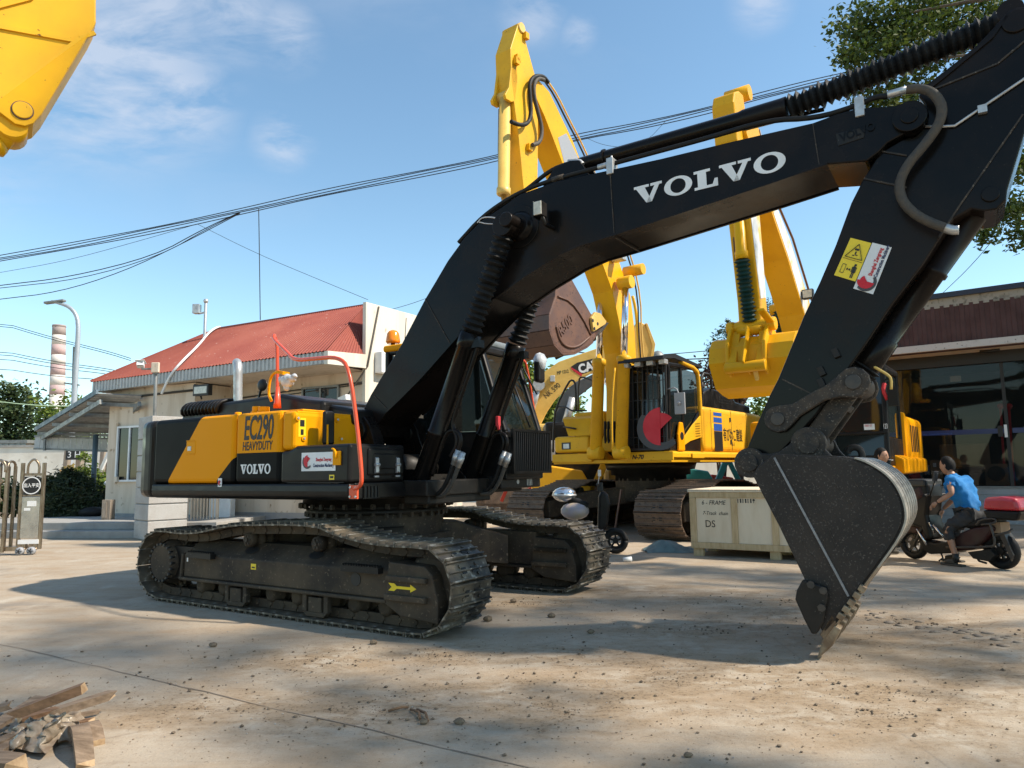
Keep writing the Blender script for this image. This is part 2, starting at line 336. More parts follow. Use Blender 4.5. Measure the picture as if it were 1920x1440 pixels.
# loose clods, grit and wood chips
def lumps(n,name,mt,gen,smin,smax):
    vs=[];fs=[]
    base=np.array([(1,0,0),(-1,0,0),(0,1,0),(0,-1,0),(0,0,1),(0,0,-1),(.6,.6,.5),(-.6,.6,.5),(.6,-.6,.5),(-.6,-.6,.5)])
    fc=[(0,6,8),(0,2,6),(2,7,6),(2,1,7),(1,9,7),(1,3,9),(3,8,9),(3,0,8),(4,6,7),(4,7,9),(4,9,8),(4,8,6),(0,5,2),(2,5,1),(1,5,3),(3,5,0)]
    for i in range(n):
        x,y=gen(); s=smin+(smax-smin)*rnd.random()**9; a=rnd.uniform(0,6.28); k=len(vs)
        for v in base:
            r=rnd.uniform(.6,1.25); vx,vy,vz=v*s*r; vs.append((x+vx*math.cos(a)-vy*math.sin(a),y+vx*math.sin(a)+vy*math.cos(a),max(0,.35*s+vz*.7)))
        fs+=[[q+k for q in f] for f in fc]
    me=bpy.data.meshes.new(name); me.from_pydata(vs,[],fs); me.materials.append(mt); o=bpy.data.objects.new(name,me); COL.objects.link(o); o['kind']='stuff'; return o
def gen1():
    if rnd.random()<.75:
        c,r=rnd.choice(CENT); return c.x+rnd.gauss(0,r*.7),c.y+rnd.gauss(0,r*.45)
    return rnd.uniform(-6,7),rnd.uniform(3,11)
mcl=mat('dirt_clod',(.115,.085,.058),(.20,.15,.10),10,rough=.95); mcl2=mat('grit',(.40,.37,.33),(.26,.22,.18),3,rough=.95)
def gen2():
    c,r=rnd.choice(CENT); a=rnd.uniform(0,6.28); q=rnd.random()**1.2*r*1.5; x=math.cos(a)*q*1.5+math.sin(q*5+a*3)*.12; return c.x+x,c.y+math.sin(a)*q*.6-.12*x
lumps(15000,'loose_soil',mat('loose_soil',(.17,.12,.075),(.25,.18,.115),6,rough=.95),gen2,.0012,.007)
lumps(4200,'dirt_clods',mcl,gen2,.0016,.016); lumps(1200,'dirt_clods',mcl,gen1,.0015,.012); lumps(3500,'grit',mcl2,gen1,.0015,.008)
LBL=['brown earth lump in front of the near track tip','brown earth lump right of the near track tip','earth lump between the two black tracks','earth lump below the rear of the near track','left of the two lumps beside the dry twigs','right of the two lumps beside the dry twigs','small lump at the bottom edge below the bucket','flat dark lump in the middle of the yard','earth lump below the middle of the near track']
for px,py,s in ((915,1165,.04),(1035,1158,.035),(963,1130,.035),(400,1213,.03),(862,1358,.028),(795,1358,.025),(1290,1420,.02),(1108,1188,.03),(700,1208,.03)):
    p=ground(px,py); m=M(); m.sph((0,0,0),s,8,sc=(1.2,.9,.75)); m.v=[(x*rnd.uniform(.75,1.2),y*rnd.uniform(.75,1.2),z*rnd.uniform(.8,1.1)) for x,y,z in m.v]; m.s=[False]*len(m.s)
    o=m.build('stone',mcl); o.location=(p.x,p.y,s*.6); tag(o,LBL.pop(0),'stone','lumps of earth on the yard')
# ================================================================ BLACK AND YELLOW EXCAVATOR (main)
V=Fr(-1.666,8.876,-.565)
EX=thing('excavator','big black and yellow crawler excavator with white lettering along its arched black boom','excavator',(V.X,V.Y,0),V.a)
def slab_letters(poly_fn): pass
# --- slab serif letters in unit height; each: list of (polygon, holes?) built from convex-ish polygons
def ring(cx,cy,rx,ry,tx,ty,n=28):
    o=[];i=[]
    for k in range(n):
        a=2*math.pi*k/n; o.append((cx+rx*math.cos(a),cy+ry*math.sin(a))); i.append((cx+(rx-tx)*math.cos(a),cy+(ry-ty)*math.sin(a)))
    return [[o[k],o[(k+1)%n],i[(k+1)%n],i[k]] for k in range(n)]
LET={'V':(1.04,[[(0,1),(.56,1),(.56,.86),(.0,.86)],[(.62,1),(1.04,1),(1.04,.86),(.62,.86)],[(.08,.86),(.41,.86),(.64,.0),(.44,0)],[(.44,0),(.64,0),(.94,.86),(.77,.86)]]),
 'O':(1.0,ring(.5,.5,.5,.52,.225,.13)),
 'L':(.80,[[(0,1),(.56,1),(.56,.86),(0,.86)],[(.12,.86),(.42,.86),(.42,.14),(.12,.14)],[(0,.14),(.80,.14),(.80,0),(0,0)],[(.62,.14),(.80,.14),(.80,.42),(.70,.42)]])}
def brand(name,word,p,ux,uy,width,mat_,parent,t=.004):
    tot=sum(LET[c][0] for c in word)+.07*(len(word)-1); sx=width/tot; x=0; m=M()
    p=Vector(p);ux=Vector(ux);uy=Vector(uy); n=ux.normalized().cross(uy.normalized())
    for ch in word:
        w,ps=LET[ch]
        for poly in ps:
            q=[p+ux.normalized()*((x+a)*sx)+uy*b for a,b in poly]
            k=len(q); m.add([v for v in q]+[v+n*t for v in q],[list(range(k,2*k))]+[[i,(i+1)%k,k+(i+1)%k,k+i] for i in range(k)])
        x+=w+.07
    return m.build(name,mat_,parent)
# ------------------------------------------------ tracks
def track(parent,yc,w,path,n,mshoe,mchain,name='track',ribs=3,pitchf=1.0,rh=.026,link=.07):
    P=[Vector((a,0,b)) for a,b in path]; N=len(P)
    L=[0]
    for i in range(N): L.append(L[-1]+(P[(i+1)%N]-P[i]).length)
    tot=L[-1]
    def at(s):
        s%=tot
        for i in range(N):
            if s<=L[i+1]: 
                t=(s-L[i])/max(1e-9,L[i+1]-L[i]); return P[i].lerp(P[(i+1)%N],t)
        return P[0]
    pt=tot/n
    ch=M()
    for i in range(n):
        p=at(i*pt); q=at((i+1)*pt); d=(q-p).normalized(); nn=Vector((-d.z,0,d.x)) # inward for ccw path
        for s in (-1,1):
            ch.obox(p+(q-p)/2+nn*link*.75+Vector((0,yc+s*.11,0)),d*pt*.47,Vector((0,.028,0)),nn*link*.62)
        ch.cyl(p+nn*link*.8+Vector((0,yc-.15,0)),p+nn*link*.8+Vector((0,yc+.15,0)),link*.36,n=7)
    to=ch.build(name,mchain,parent)
    sh=M(); h=pt*.485
    prof=[(-h,0),(h,0),(h,-.016)]
    step=2*h/(ribs-1) if ribs>1 else h
    # closed profile with ribs on the outside (local z negative = outwards)
    top=[]
    for k in range(ribs):
        x=h-.008-k*(2*h-.02)/(max(1,ribs-1)); r=rh if k in(0,ribs-1) else rh*.8
        top+=[(x+.008,-.016),(x+.006,-.016-r),(x-.007,-.016-r),(x-.010,-.016)]
    poly=[(-h,0),(h,0)]+top
    sh.prism(poly,-w/2,w/2,'y')
    for s in (-1,1):
        sh.box(-h*.3,h*.3,s*.07-.03,s*.07+.03,-.022,-.015,1); 
        for b in (-1,1): sh.cyl((b*h*.45,s*.12,-.016),(b*h*.45,s*.12,-.030),.017,n=6)
    src=None
    for i in range(n):
        p=at(i*pt); q=at((i+1)*pt); d=(q-p).normalized(); nn=Vector((-d.z,0,d.x)); c=(p+q)/2
        mt=Matrix(((d.x,0,nn.x,c.x),(0,1,0,yc),(d.z,0,nn.z,c.z),(0,0,0,1)))
        if src is None: src=sh.build('track_shoe',[mshoe,MBLK],to); src.matrix_local=mt
        else: inst(src,mt,to)
    return to
def arc(cx,cz,r,a0,a1,n):
    return [(cx+r*math.cos(math.radians(a0+(a1-a0)*i/n)),cz+r*math.sin(math.radians(a0+(a1-a0)*i/n))) for i in range(n+1)]
# ccw seen with x right, z up: bottom left->right, up round the front idler, top right->left, down round the sprocket
vp=[(-1.95,.045),(1.95,.045)]+arc(1.97,.425,.37,-80,75,9)+[(1.60,.775),(1.25,.80),(.90,.86),(.68,.925),(.40,.93),(.05,.925),(-.25,.91),(-.55,.905),(-.85,.865),(-1.2,.80),(-1.55,.775),(-1.9,.795)]+arc(-2.02,.425,.365,95,255,9)
for sy in (-1,1):
    yc=1.295*sy
    tk=track(EX,yc,.60,vp,52,MTR,MTD)
    fr=M()
    yo=yc-.24*1; yi=yc+.24
    # main side frame: flat outer wall, top sloping up inwards
    if sy<0: sec=[(yc-.235,.30),(yc-.235,.55),(yc-.02,.70),(yc+.22,.70),(yc+.22,.30)]
    else: sec=[(yc+.235,.30),(yc+.235,.55),(yc+.02,.70),(yc-.22,.70),(yc-.22,.30)]
    fr.prism(sec,-1.55,1.60,'x'); 
    fr.box(-1.60,1.56,yc-.27,yc+.25,.262,.298)
    fr.bar((-1.60,yc,.28),(-1.57,yc,.56),.5,.04)
    fo=fr.build('track_frame',MTD,tk,bev=.012)
    g=M(); # idler yoke cover with ribs
    g.prism([(1.56,.26),(1.60,.64),(2.02,.62),(2.10,.55),(2.17,.33),(2.17,.14),(1.74,.17)],yc-.27,yc+.20,'y')
    g.box(1.60,2.06,yc-.315,yc-.268,.475,.525); g.box(1.58,2.06,yc-.315,yc-.268,.305,.36)
    if sy>0: g.box(1.62,2.06,yc-.315,yc-.268,.475,.525)
    g.build('idler_guard',MTD,tk,bev=.01)
    idl=M(); idl.rev((1.97,yc-.13,.425),(1.97,yc+.13,.425),[(0,.25),(.1,.29),(.32,.29),(.36,.33),(.64,.33),(.68,.29),(.9,.29),(1,.25)],22); idl.build('idler_wheel',MTD,tk)
    sp=M(); sp.cyl((-2.02,yc-.06,.43),(-2.02,yc+.06,.43),.27,n=24)
    for k in range(21):
        a=2*math.pi*k/21; sp.obox((-2.02+.29*math.cos(a),yc,.43+.29*math.sin(a)),(.035*math.cos(a),0,.035*math.sin(a)),(-.026*math.sin(a),0,.026*math.cos(a)),(0,.035,0))
    spo=sp.build('drive_sprocket',MTD,tk)
    hb=M(); so_=-1 if sy<0 else 1
    hb.rev((-2.02,yc-so_*.02,.43),(-2.02,yc+so_*.24,.43),[(0,.26),(.45,.26),(.55,.235),(.9,.225),(1,.19)],28); 
    for k in range(20):
        a=2*math.pi*k/20; hb.cyl((-2.02+.213*math.cos(a),yc+so_*.19,.43+.213*math.sin(a)),(-2.02+.213*math.cos(a),yc+so_*.245,.43+.213*math.sin(a)),.017,n=6,m=1)
    hb.build('final_drive_hub',[MTD,MBLK],tk)
    mo=M(); mo.cyl((-2.0,yc-so_*.05,.43),(-2.0,yc-so_*.42,.43),.22,n=20); mo.box(-2.2,-1.5,yc-.15,yc+.15,.25,.62); mo.build('drive_motor',MBL,tk)
    for k in range(8):
        x=-1.35+k*.40; r=M(); r.rev((x,yc-.16,.20),(x,yc+.16,.20),[(0,.05),(.04,.085),(.3,.085),(.32,.11),(.42,.11),(.44,.08),(.56,.08),(.58,.11),(.68,.11),(.7,.085),(.96,.085),(1,.05)],14); r.build('bottom_roller',MTD,tk)
    for x in (-.60,.62):
        gd=M(); 
        for dx in (-.15,.15): gd.box(x+dx-.028,x+dx+.028,yc-.25,yc-.19,.10,.27)
        gd.prism([(x-.17,.10),(x+.17,.10),(x+.12,.055),(x-.12,.055)],yc-.25,yc-.19,'y'); gd.box(x-.09,x+.09,yc-.25,yc-.21,.1,.24)
        gd.build('chain_guide',MTD,tk,bev=.006)
    for x in (-.53,.54):
        r=M(); r.rev((x,yc-.17,.745),(x,yc+.14,.745),[(0,.03),(.02,.075),(.26,.08),(.28,.058),(.4,.058),(.42,.09),(.62,.09),(.64,.06),(.8,.06),(.82,.08),(1,.08)],18)
        r.box(x-.05,x+.05,yc+.02,yc+.2,.65,.76); 
        ro=r.build('carrier_roller',MTD,tk)
        cap=M(); 
        for k in range(6):
            a=k*math.pi/3; cap.cyl((x+.045*math.cos(a),yc-.172,.745+.045*math.sin(a)),(x+.045*math.cos(a),yc-.18,.745+.045*math.sin(a)),.012,n=6)
        cap.cyl((x,yc-.172,.745),(x,yc-.19,.745),.022,n=8); cap.build('bolt_cap',MBK2,tk)
    if sy<0:
        for x0,x1 in ((-1.42,-.98),(1.02,1.50)):
            st=M(); st.box(x0,x1,yc-.30,yc-.232,.525,.58)
            for k in range(14): 
                xx=x0+.02+k*(x1-x0-.04)/13; st.prism([(xx-.012,.58),(xx+.012,.58),(xx,.60)],yc-.30,yc-.24,'y')
            st.build('track_step',MBL,tk)
        for x in (-.50,.50): 
            hl=M(); c=Vector((x,yc-.125,.628)); u=Vector((.10,0,0)); w_=Vector((0,.045,.033)); hl.add([c+u*math.cos(a)+w_*math.sin(a)+Vector((0,-.004,.005)) for a in [2*math.pi*k/18 for k in range(18)]],[list(range(18))]); hl.build('frame_opening',MBLK,tk)
        hl=M(); hl.cyl((1.16,yc-.2353,.45),(1.16,yc-.242,.45),.062,n=18); hl.build('frame_opening',MBLK,tk)
        ar=M(); z=.42; ar.prism([(1.70,z-.012),(1.86,z-.012),(1.86,z-.034),(1.93,z),(1.86,z+.034),(1.86,z+.012),(1.70,z+.012),(1.67,z+.034),(1.60,z+.034),(1.64,z),(1.60,z-.034),(1.67,z-.034)],yc-.272,yc-.269,'y'); ar.build('arrow_sticker',MYS,tk)
        stc=M(); stc.box(-.37,-.29,yc-.238,yc-.235,.45,.51); sk=stc.build('caution_sticker',MYS,tk); stc=M(); stc.box(-.355,-.305,yc-.240,yc-.2375,.465,.480); stc.build('print',MBLK,sk)
        stc=M(); stc.box(-1.50,-1.475,yc-.238,yc-.235,.47,.53); stc.build('paper_tag',MWH,tk)
# centre frame
cf=M(); cf.cyl((0,0,.62),(0,0,.98),.80,n=40); cf.prism([(-.8,.60),(.8,.60),(.8,.74),(-.8,.74)],-.8,.8,'y')
for sx in (-1,1):
    for sy in (-1,1):
        p0=Vector((sx*.30,sy*.35,.70)); p1=Vector((sx*1.12,sy*1.10,.50))
        d=(p1-p0).normalized(); x=d.cross(Vector((0,0,1))).normalized()
        pts=[]
        for t,hw,zt,zb in ((0,.34,.86,.50),(.45,.27,.84,.48),(.8,.26,.72,.34),(1,.30,.66,.32)):
            c=p0.lerp(p1,t)
            pts.append([(c.x+x.x*hw,c.y+x.y*hw,zt),(c.x-x.x*hw,c.y-x.y*hw,zt),(c.x-x.x*hw,c.y-x.y*hw,zb),(c.x+x.x*hw,c.y+x.y*hw,zb)])
        for a,b in zip(pts,pts[1:]):
            cf.add(a+b,[(0,1,5,4),(1,2,6,5),(2,3,7,6),(3,0,4,7)])
cfo=cf.build('centre_frame',MTD,EX,bev=.012)
st=M(); st.rect((.93,.865,.565),Vector((.7,.68,0)).normalized()*1.0,(0,0,1),.06,.06,.003); st.build('paper_tag',MWH,cfo)
sw=M(); sw.rev((0,0,.98),(0,0,1.19),[(0,.84),(.25,.84),(.26,.80),(.45,.80),(.46,.88),(.8,.88),(.82,.94),(1,.94)],48)
swo=sw.build('slew_ring',MBL,EX)
for z,r,nn_ in ((1.00,.83,36),(1.10,.90,36)):
    b=M()
    for k in range(nn_):
        a=2*math.pi*k/nn_; b.box(r*math.cos(a)-.02,r*math.cos(a)+.02,r*math.sin(a)-.02,r*math.sin(a)+.02,z-.055,z)
    bo=b.build('ring_bolts',MBK2,swo); bo['kind']='stuff'
# ------------------------------------------------ upper structure
dk=M(); dk.box(-2.35,.93,-1.35,1.35,1.19,1.33); dk.box(.93,1.28,-.62,1.30,1.19,1.36); dk.box(.90,1.25,-.55,.62,1.10,1.2)
dko=dk.build('deck_frame',MBL,EX,bev=.015)
cw=M(); cw.prism([(-2.415,-1.44),(-2.60,-1.435),(-2.82,-1.36),(-3.0,-1.05),(-3.13,-.5),(-3.16,0),(-3.13,.5),(-3.0,1.05),(-2.82,1.36),(-2.60,1.435),(-2.415,1.44)],1.18,2.14,'z')
cw.build('counterweight',MPL,EX,bev=.09,seg=4)
# engine door: black with a yellow diagonal band (paint)
def twotone(name,rules,ca=(.0075,.0075,.0075),cb=(.84,.32,.003)):
    m=bpy.data.materials.new(name); m.use_nodes=True; nt=m.node_tree; L=nt.links.new; b=nt.nodes['Principled BSDF']
    b.inputs['Roughness'].default_value=.33; b.inputs['Specular IOR Level'].default_value=.07
    tc=nd(nt,'ShaderNodeTexCoord'); sep=nd(nt,'ShaderNodeSeparateXYZ'); L(tc.outputs['Object'],sep.inputs[0]); cur=None
    for kx,kz,c0 in rules:   # yellow where kx*x+kz*z>c0 for every rule
        a=nd(nt,'ShaderNodeMath',operation='MULTIPLY'); a.inputs[1].default_value=kx; L(sep.outputs[0],a.inputs[0])
        c=nd(nt,'ShaderNodeMath',operation='MULTIPLY_ADD'); c.inputs[1].default_value=kz; L(sep.outputs[2],c.inputs[0]); L(a.outputs[0],c.inputs[2])
        g=nd(nt,'ShaderNodeMath',operation='GREATER_THAN'); g.inputs[1].default_value=c0; L(c.outputs[0],g.inputs[0])
        if cur is None: cur=g.outputs[0]
        else:
            mm=nd(nt,'ShaderNodeMath',operation='MULTIPLY'); L(cur,mm.inputs[0]); L(g.outputs[0],mm.inputs[1]); cur=mm.outputs[0]
    n=nd(nt,'ShaderNodeTexNoise',_Scale=2.5,_Detail=5.); L(tc.outputs['Object'],n.inputs[0])
    x=nd(nt,'ShaderNodeMix',data_type='RGBA'); x.inputs[6].default_value=(*ca,1); x.inputs[7].default_value=(*cb,1); L(cur,x.inputs[0])
    r=nd(nt,'ShaderNodeMapRange',_To_Min=.36,_To_Max=.55); L(n.outputs[0],r.inputs[0]); L(r.outputs[0],b.inputs['Roughness'])
    L(x.outputs[2],b.inputs['Base Color']); return m
# line through (-1.46,2.11)-(-2.10,1.35): yellow to the right; line (-.80,1.67)-(-1.17,1.35): yellow to the left/above
MD1=twotone('door_paint',[(.76,-.64,.76*-1.46-.64*2.11),(-.32,.37,-.32*-.80+.37*1.67)])
d1=M(); d1.box(-2.40,-.825,-1.445,-1.05,1.352,2.135); d1o=d1.build('engine_door',MD1,EX,bev=.055,seg=3)
h=M(); h.box(-1.78+.06,-1.60+.06,-1.449,-1.44,1.70,1.85); ho=h.build('door_handle',MYV,d1o,bev=.02)
h=M(); h.box(-1.69,-1.62,-1.455,-1.447,1.735,1.79); h.build('latch',MSI,ho,bev=.006)
h=M(); h.box(-1.72,-1.56,-1.4515,-1.4485,1.69,1.70); h.box(-1.72,-1.56,-1.4515,-1.4485,1.85,1.86); h.build('latch',MYV,ho)
MD2=twotone('pump_door_paint',[(0,1,1.685)])
d2=M(); d2.box(-.812,-.055,-1.445,-1.05,1.352,2.135); d2o=d2.build('pump_door',MD2,EX,bev=.055,seg=3)
X=Vector((1,0,0)); Z=Vector((0,0,1))
p=V.oy((454,839),-1.447); q=V.oy((510,836),-1.447)
text('lettering','EC290',.37,MBLK,d2o,(p[0]+.02,-1.4465,1.835),(1,0,0),(0,0,1),sx=.50,bold=.007,shear=.12,space=.98)
text('lettering','HEAVYDUTY',.135,MBLK,d2o,(p[0]+.005,-1.4465,1.715),(1,0,0),(0,0,1),sx=.62,bold=.002,shear=.12,space=1.04)
brand('lettering','VOLVO',(-.70,-1.4465,1.455),X,Z*.105,.50,MWH,d2o,.003)
tkp=M(); tkp.box(-.042,.16,-1.445,-.45,1.70,2.115); 
tko=tkp.build('fuel_tank',MYV,EX,bev=.05,seg=3)
for (bx,by) in ((558,784),(569,822),(632,787),(639,823)):
    q=V.ox((bx,by),.161); b=M(); b.cyl(q,(q[0]+.012,q[1],q[2]),.03,n=12,m=0); b.cyl((q[0]+.012,q[1],q[2]),(q[0]+.02,q[1],q[2]),.014,n=6,m=1); b.build('bolt',[MYV,MSI],tko)
q=V.ox((561,800),.163); s=M(); s.box(.161,.164,q[1]-.01,q[1]+.09,1.84,2.04); so1=s.build('caution_sticker',MYS,tko); s=M(); s.box(.1635,.166,q[1]+.01,q[1]+.07,1.95,2.02); s.box(.1635,.166,q[1]+.02,q[1]+.06,1.86,1.92); s.build('print',MBLK,so1)
lp=M(); lp.prism([(-.045,1.352),(.975,1.352),(.975,1.742),(.19,1.742),(.13,1.715),(.06,1.695),(-.045,1.692)],-1.446,-.62,'y'); lpo=lp.build('tool_box',MPL,EX,bev=.035,seg=3)
fl=M(); fl.box(.955,.998,-1.20,-.66,1.42,1.70); flo=fl.build('lid',MPL,lpo,bev=.025,seg=3)
fl=M(); fl.box(.975,1.008,-1.14,-.72,1.48,1.65); fl.build('lid_panel',MPL,lpo,bev=.02)
for yy in (-1.10,-.78):
    l=M(); l.box(1.0,1.022,yy-.03,yy+.03,1.40,1.42); l.prism([(1.00,1.44),(1.03,1.45),(1.026,1.60),(1.0,1.61)],yy-.022,yy+.022,'y'); l.cyl((1.02,yy-.03,1.53),(1.02,yy+.03,1.53),.02,n=8); l.build('latch',MSI,lpo,bev=.004)
s=M(); s.box(.07,.90,-1.4505,-1.4455,1.355,1.36); s.build('seam',MBLK,lpo)
sg=M(); sg.box(.285,.80-.02,-1.4498,-1.4458,1.475,1.665); sgo=sg.build('company_sticker',MWH,lpo)
text('lettering','Shanghai Zengrang',.048,MRD,sgo,(.50,-1.4502,1.575),(1,0,0),(0,0,1),sx=.62,bold=.001)
text('lettering','Construction Machinery',.05,MNV,sgo,(.46,-1.4502,1.515),(1,0,0),(0,0,1),sx=.60,bold=.001)
def logo(parent,c,ux,uy,r,mr=MRDB,mg=MDG,t=.002,rx=None):
    c=Vector(c);ux=Vector(ux).normalized();uy=Vector(uy).normalized(); n=ux.cross(uy); rx=rx or r
    def fan(cx,cy,ra,rb,a0,a1,off,mm,inner=None,nm='emblem'):
        m=M(); K=20; ps=[(cx+ra*math.cos(math.radians(a0+(a1-a0)*i/K)),cy+rb*math.sin(math.radians(a0+(a1-a0)*i/K))) for i in range(K+1)]
        if inner: ps+=[(inner[0]+inner[2]*math.cos(math.radians(a1+(a0-a1)*i/K)),inner[1]+inner[3]*math.sin(math.radians(a1+(a0-a1)*i/K))) for i in range(K+1)]
        else: ps.append((cx,cy))
        if inner:
            q=[c+ux*x+uy*y+n*(off+t) for x,y in ps]; N=len(q); m.add(q,[[i,i+1,N-2-i,N-1-i] for i in range(K)])
        else:
            q=[c+ux*x+uy*y for x,y in ps]; N=len(q); m.add([v+n*off for v in q]+[v+n*(off+t) for v in q],[list(range(N,2*N))]+[[i,(i+1)%N,N+(i+1)%N,N+i] for i in range(N)])
        m.build(nm,mm,parent)
    fan(0,-.03*r,1.20*rx,1.18*r,140,315,.0005,mg,inner=(.12*rx,.05*r,.84*rx,.86*r))
    fan(.06*rx,.05*r,.92*rx,1.0*r,90,270,t*1.5,mr)
    fan(.06*rx,-.10*r,.80*rx,.86*r,40,90,t*1.5,mr)
    fan(.06*rx,-.08*r,.62*rx,.82*r,90,150,t*3,mr)
logo(sgo,(.375,-1.450,1.573),(1,0,0),(0,0,1),.062)
s=M(); s.box(.695,.765,-1.4498,-1.4458,1.385,1.435); s1=s.build('caution_sticker',MYS,lpo); s=M(); s.box(.708,.752,-1.4510,-1.4495,1.40,1.422); s.build('print',MBLK,s1)
q=V.oy((412,905),-1.452); s=M(); s.box(q[0]-.035,q[0]+.035,-1.4525,-1.4475,q[2]-.06,q[2]+.05); s1=s.build('round_sticker',MWH,d1o,bev=.001); logo(s1,(q[0],-1.4528,q[2]),(1,0,0),(0,0,1),.028)
sk=M(); sk.prism([(-1.405,1.178),(-1.45,1.215),(-1.456,1.27),(-1.45,1.345),(-1.30,1.345),(-1.30,1.178)],-2.40,.975,'x'); sko=sk.build('side_skirt',MPL,EX,bev=.02,seg=2)
fp=M(); fp.prism([(-1.38,1.19),(-.62,1.19),(-.62,1.30),(-.66,1.35),(-.80,1.35),(-1.38,1.35)],.94,.985,'x'); fpo=fp.build('front_panel',MPL,EX,bev=.01)
vt=M()
vt.box(.985,.99,-1.27,-1.05,1.20,1.315,1)
for k in range(5): vt.box(.988,1.0,-1.265+k*.05,-1.250+k*.05,1.20,1.315,0)
vt.box(.988,1.0,-1.28,-1.04,1.315,1.328,0); vt.box(.988,1.0,-1.28,-1.04,1.19,1.20,0); vt.build('vent_grille',[MPL,MBLK],fpo)
# yellow work lamp bracket + mirror on the tank front
q0=V.ox((609,820),.36); q1=V.oy((631,862),-1.46)
mm=M(); q=V.ox((617,800),.34); mm.box(.30,.36,q[1]-.075,q[1]+.075,q[2]-.20,q[2]+.17); mo=mm.build('side_mirror',MPL,EX,bev=.04,seg=3)
mm=M(); mm.tube([(q[0]+.02,q[1]-.04,q[2]+.02),(q[0]+.02,q[1]-.04,q[2]-.22),(q[0]+.04,q[1]-.05,q[2]-.30),(.55,-1.36,1.72),(q1[0]-.01,-1.47,1.69),(q1[0],-1.47,1.60)],.013,8,smooth=2); mm.box(q1[0]-.055,q1[0]+.055,-1.462,-1.447,1.53,1.67); mm.build('mirror_arm',MYV,mo,bev=.004)
# hand rail (orange)
za=V.oy((520,756),-.85); zb=V.oy((520,648),-.85); zt=V.oy((514,632),-.95)
rl=M(); a1=V.oy((552,676),-1.30); a2=V.oy((635,669),-1.42); a3=V.oy((655,690),-1.47); a4=V.oy((670,800),-1.49); a5=V.oy((679,895),-1.49); a6=V.oy((676,912),-1.49); a7=V.oy((665,917),-1.46)
a0=V.oy((538,660),-1.18)
rl.tube([za,(zb[0],-.85,zb[2]),(zb[0]-.01,-.88,zb[2]+.10),(zt[0],-.95,zt[2]+.03),(zt[0]+.05,-1.0,zt[2]-.04),a0,a1,((a1[0]+a2[0])/2,-1.37,(a1[2]+a2[2])/2),a2,a3,a4,a5,a6,a7],.021,10,smooth=2)
rl.rev((za[0],za[1],za[2]-.06),(za[0],za[1],za[2]+.2),[(0,.05),(.3,.04),(1,.022)],12)
rl.box(a7[0]-.06,a7[0]+.045,-1.475,-1.452,1.20,1.33)
rlo=rl.build('hand_rail',MOR,EX)
for dx in (-.045,.03):
    for zz in (1.22,1.31): b=M(); b.cyl((a7[0]+dx,-1.475,zz),(a7[0]+dx,-1.485,zz),.012,n=6); b.build('bolt',MSI,rlo)
# engine hood
hd=M(); hd.prism([(-3.02,2.10),(-.20,2.10),(-.20,2.30),(-.50,2.335),(-.95,2.43),(-2.0,2.40),(-2.75,2.36),(-2.98,2.26)],-.72,.95,'y'); hdo=hd.build('engine_hood',MPL,EX,bev=.05,seg=3)
for k in range(11):
    x0=-2.93+k*.075; lv=M(); lv.tube([(x0,-.60,2.24),(x0+.01,-.74,2.27),(x0+.05,-.775,2.34),(x0+.07,-.70,2.42),(x0+.07,-.5,2.44)],.026,8,smooth=1); lv.build('louvre',MPL,hdo)
ex_=M(); p0=V.oy((446,757),-.55); p1=V.oy((446,705),-.55); ex_.tube([p0,p1,(p1[0]+.0,-.55,p1[2]+.08),(p1[0]-.03,-.53,p1[2]+.16),(p1[0]-.10,-.5,p1[2]+.20)],.058,14,smooth=2); ex_.build('exhaust_pipe',MSI,hdo)
for px,py,r,hh in ((447,766,.05,.05),(482,762,.07,.10),(495,760,.08,.09)):
    q=V.oy((px,py),-1.05); c=M(); c.cyl((q[0],-1.05,2.10),(q[0],-1.05,2.10+.6*hh+.03),r,n=16); c.cyl((q[0],-1.05,2.10),(q[0],-1.05,2.15+hh),r*.8,n=16); c.build('filler_cap',MYV,EX,bev=.008)
tp=M(); tp.box(-2.38,.15,-1.40,-.60,2.05,2.12); tp.box(-.35,.12,-1.30,-.95,2.12,2.145); tp.build('body_top',MYV,EX,bev=.03)
md=M(); md.prism([(-1.3,2.3),(-.2,2.26),(.20,2.18),(.24,2.0),(-1.3,2.0)],-.62,.30,'y'); md.build('pump_cover',MPL,EX,bev=.05,seg=3)
# lamp in a plastic bag on a yellow post
q=V.oy((509,752),-1.0); l=M(); t=V.oy((512,700),-1.0); l.tube([q,V.oy((503,738),-1.0),V.oy((506,712),-1.0),t,V.oy((524,697),-1.0)],.017,8,smooth=2); l.obox(V.oy((530,699),-1.0),(.06,0,-.012),(0,.05,0),(.004,0,.018)); l.build('lamp_post',MYV,EX)
bgm=M(); c0=Vector(V.oy((538,711),-1.0))
for (dx,dz,r,sz) in ((-.06,0,.07,(1.1,.8,.8)),(.0,-.02,.085,(1,.8,1)),(.05,-.0,.07,(1.3,.7,.6)),(.0,-.09,.05,(.8,.6,1)),(.11,.02,.045,(1,.8,.7))): bgm.sph(c0+Vector((dx,rnd.uniform(-.02,.02),dz)),r,12,sc=sz)
bo=bgm.build('plastic_bag',MPB,EX); dm=bo.modifiers.new('d','DISPLACE'); tx=bpy.data.textures.new('crumple','CLOUDS'); tx.noise_scale=.05; dm.texture=tx; dm.strength=.05
q=V.oy((492,722),-.2); l=M(); l.sph(q,.10,14,sc=(1,.3,.85)); l.tube([q,V.oy((486,742),-.2),V.oy((484,757),-.2)],.018,6,smooth=1); l.build('round_mirror',[MPL],EX)
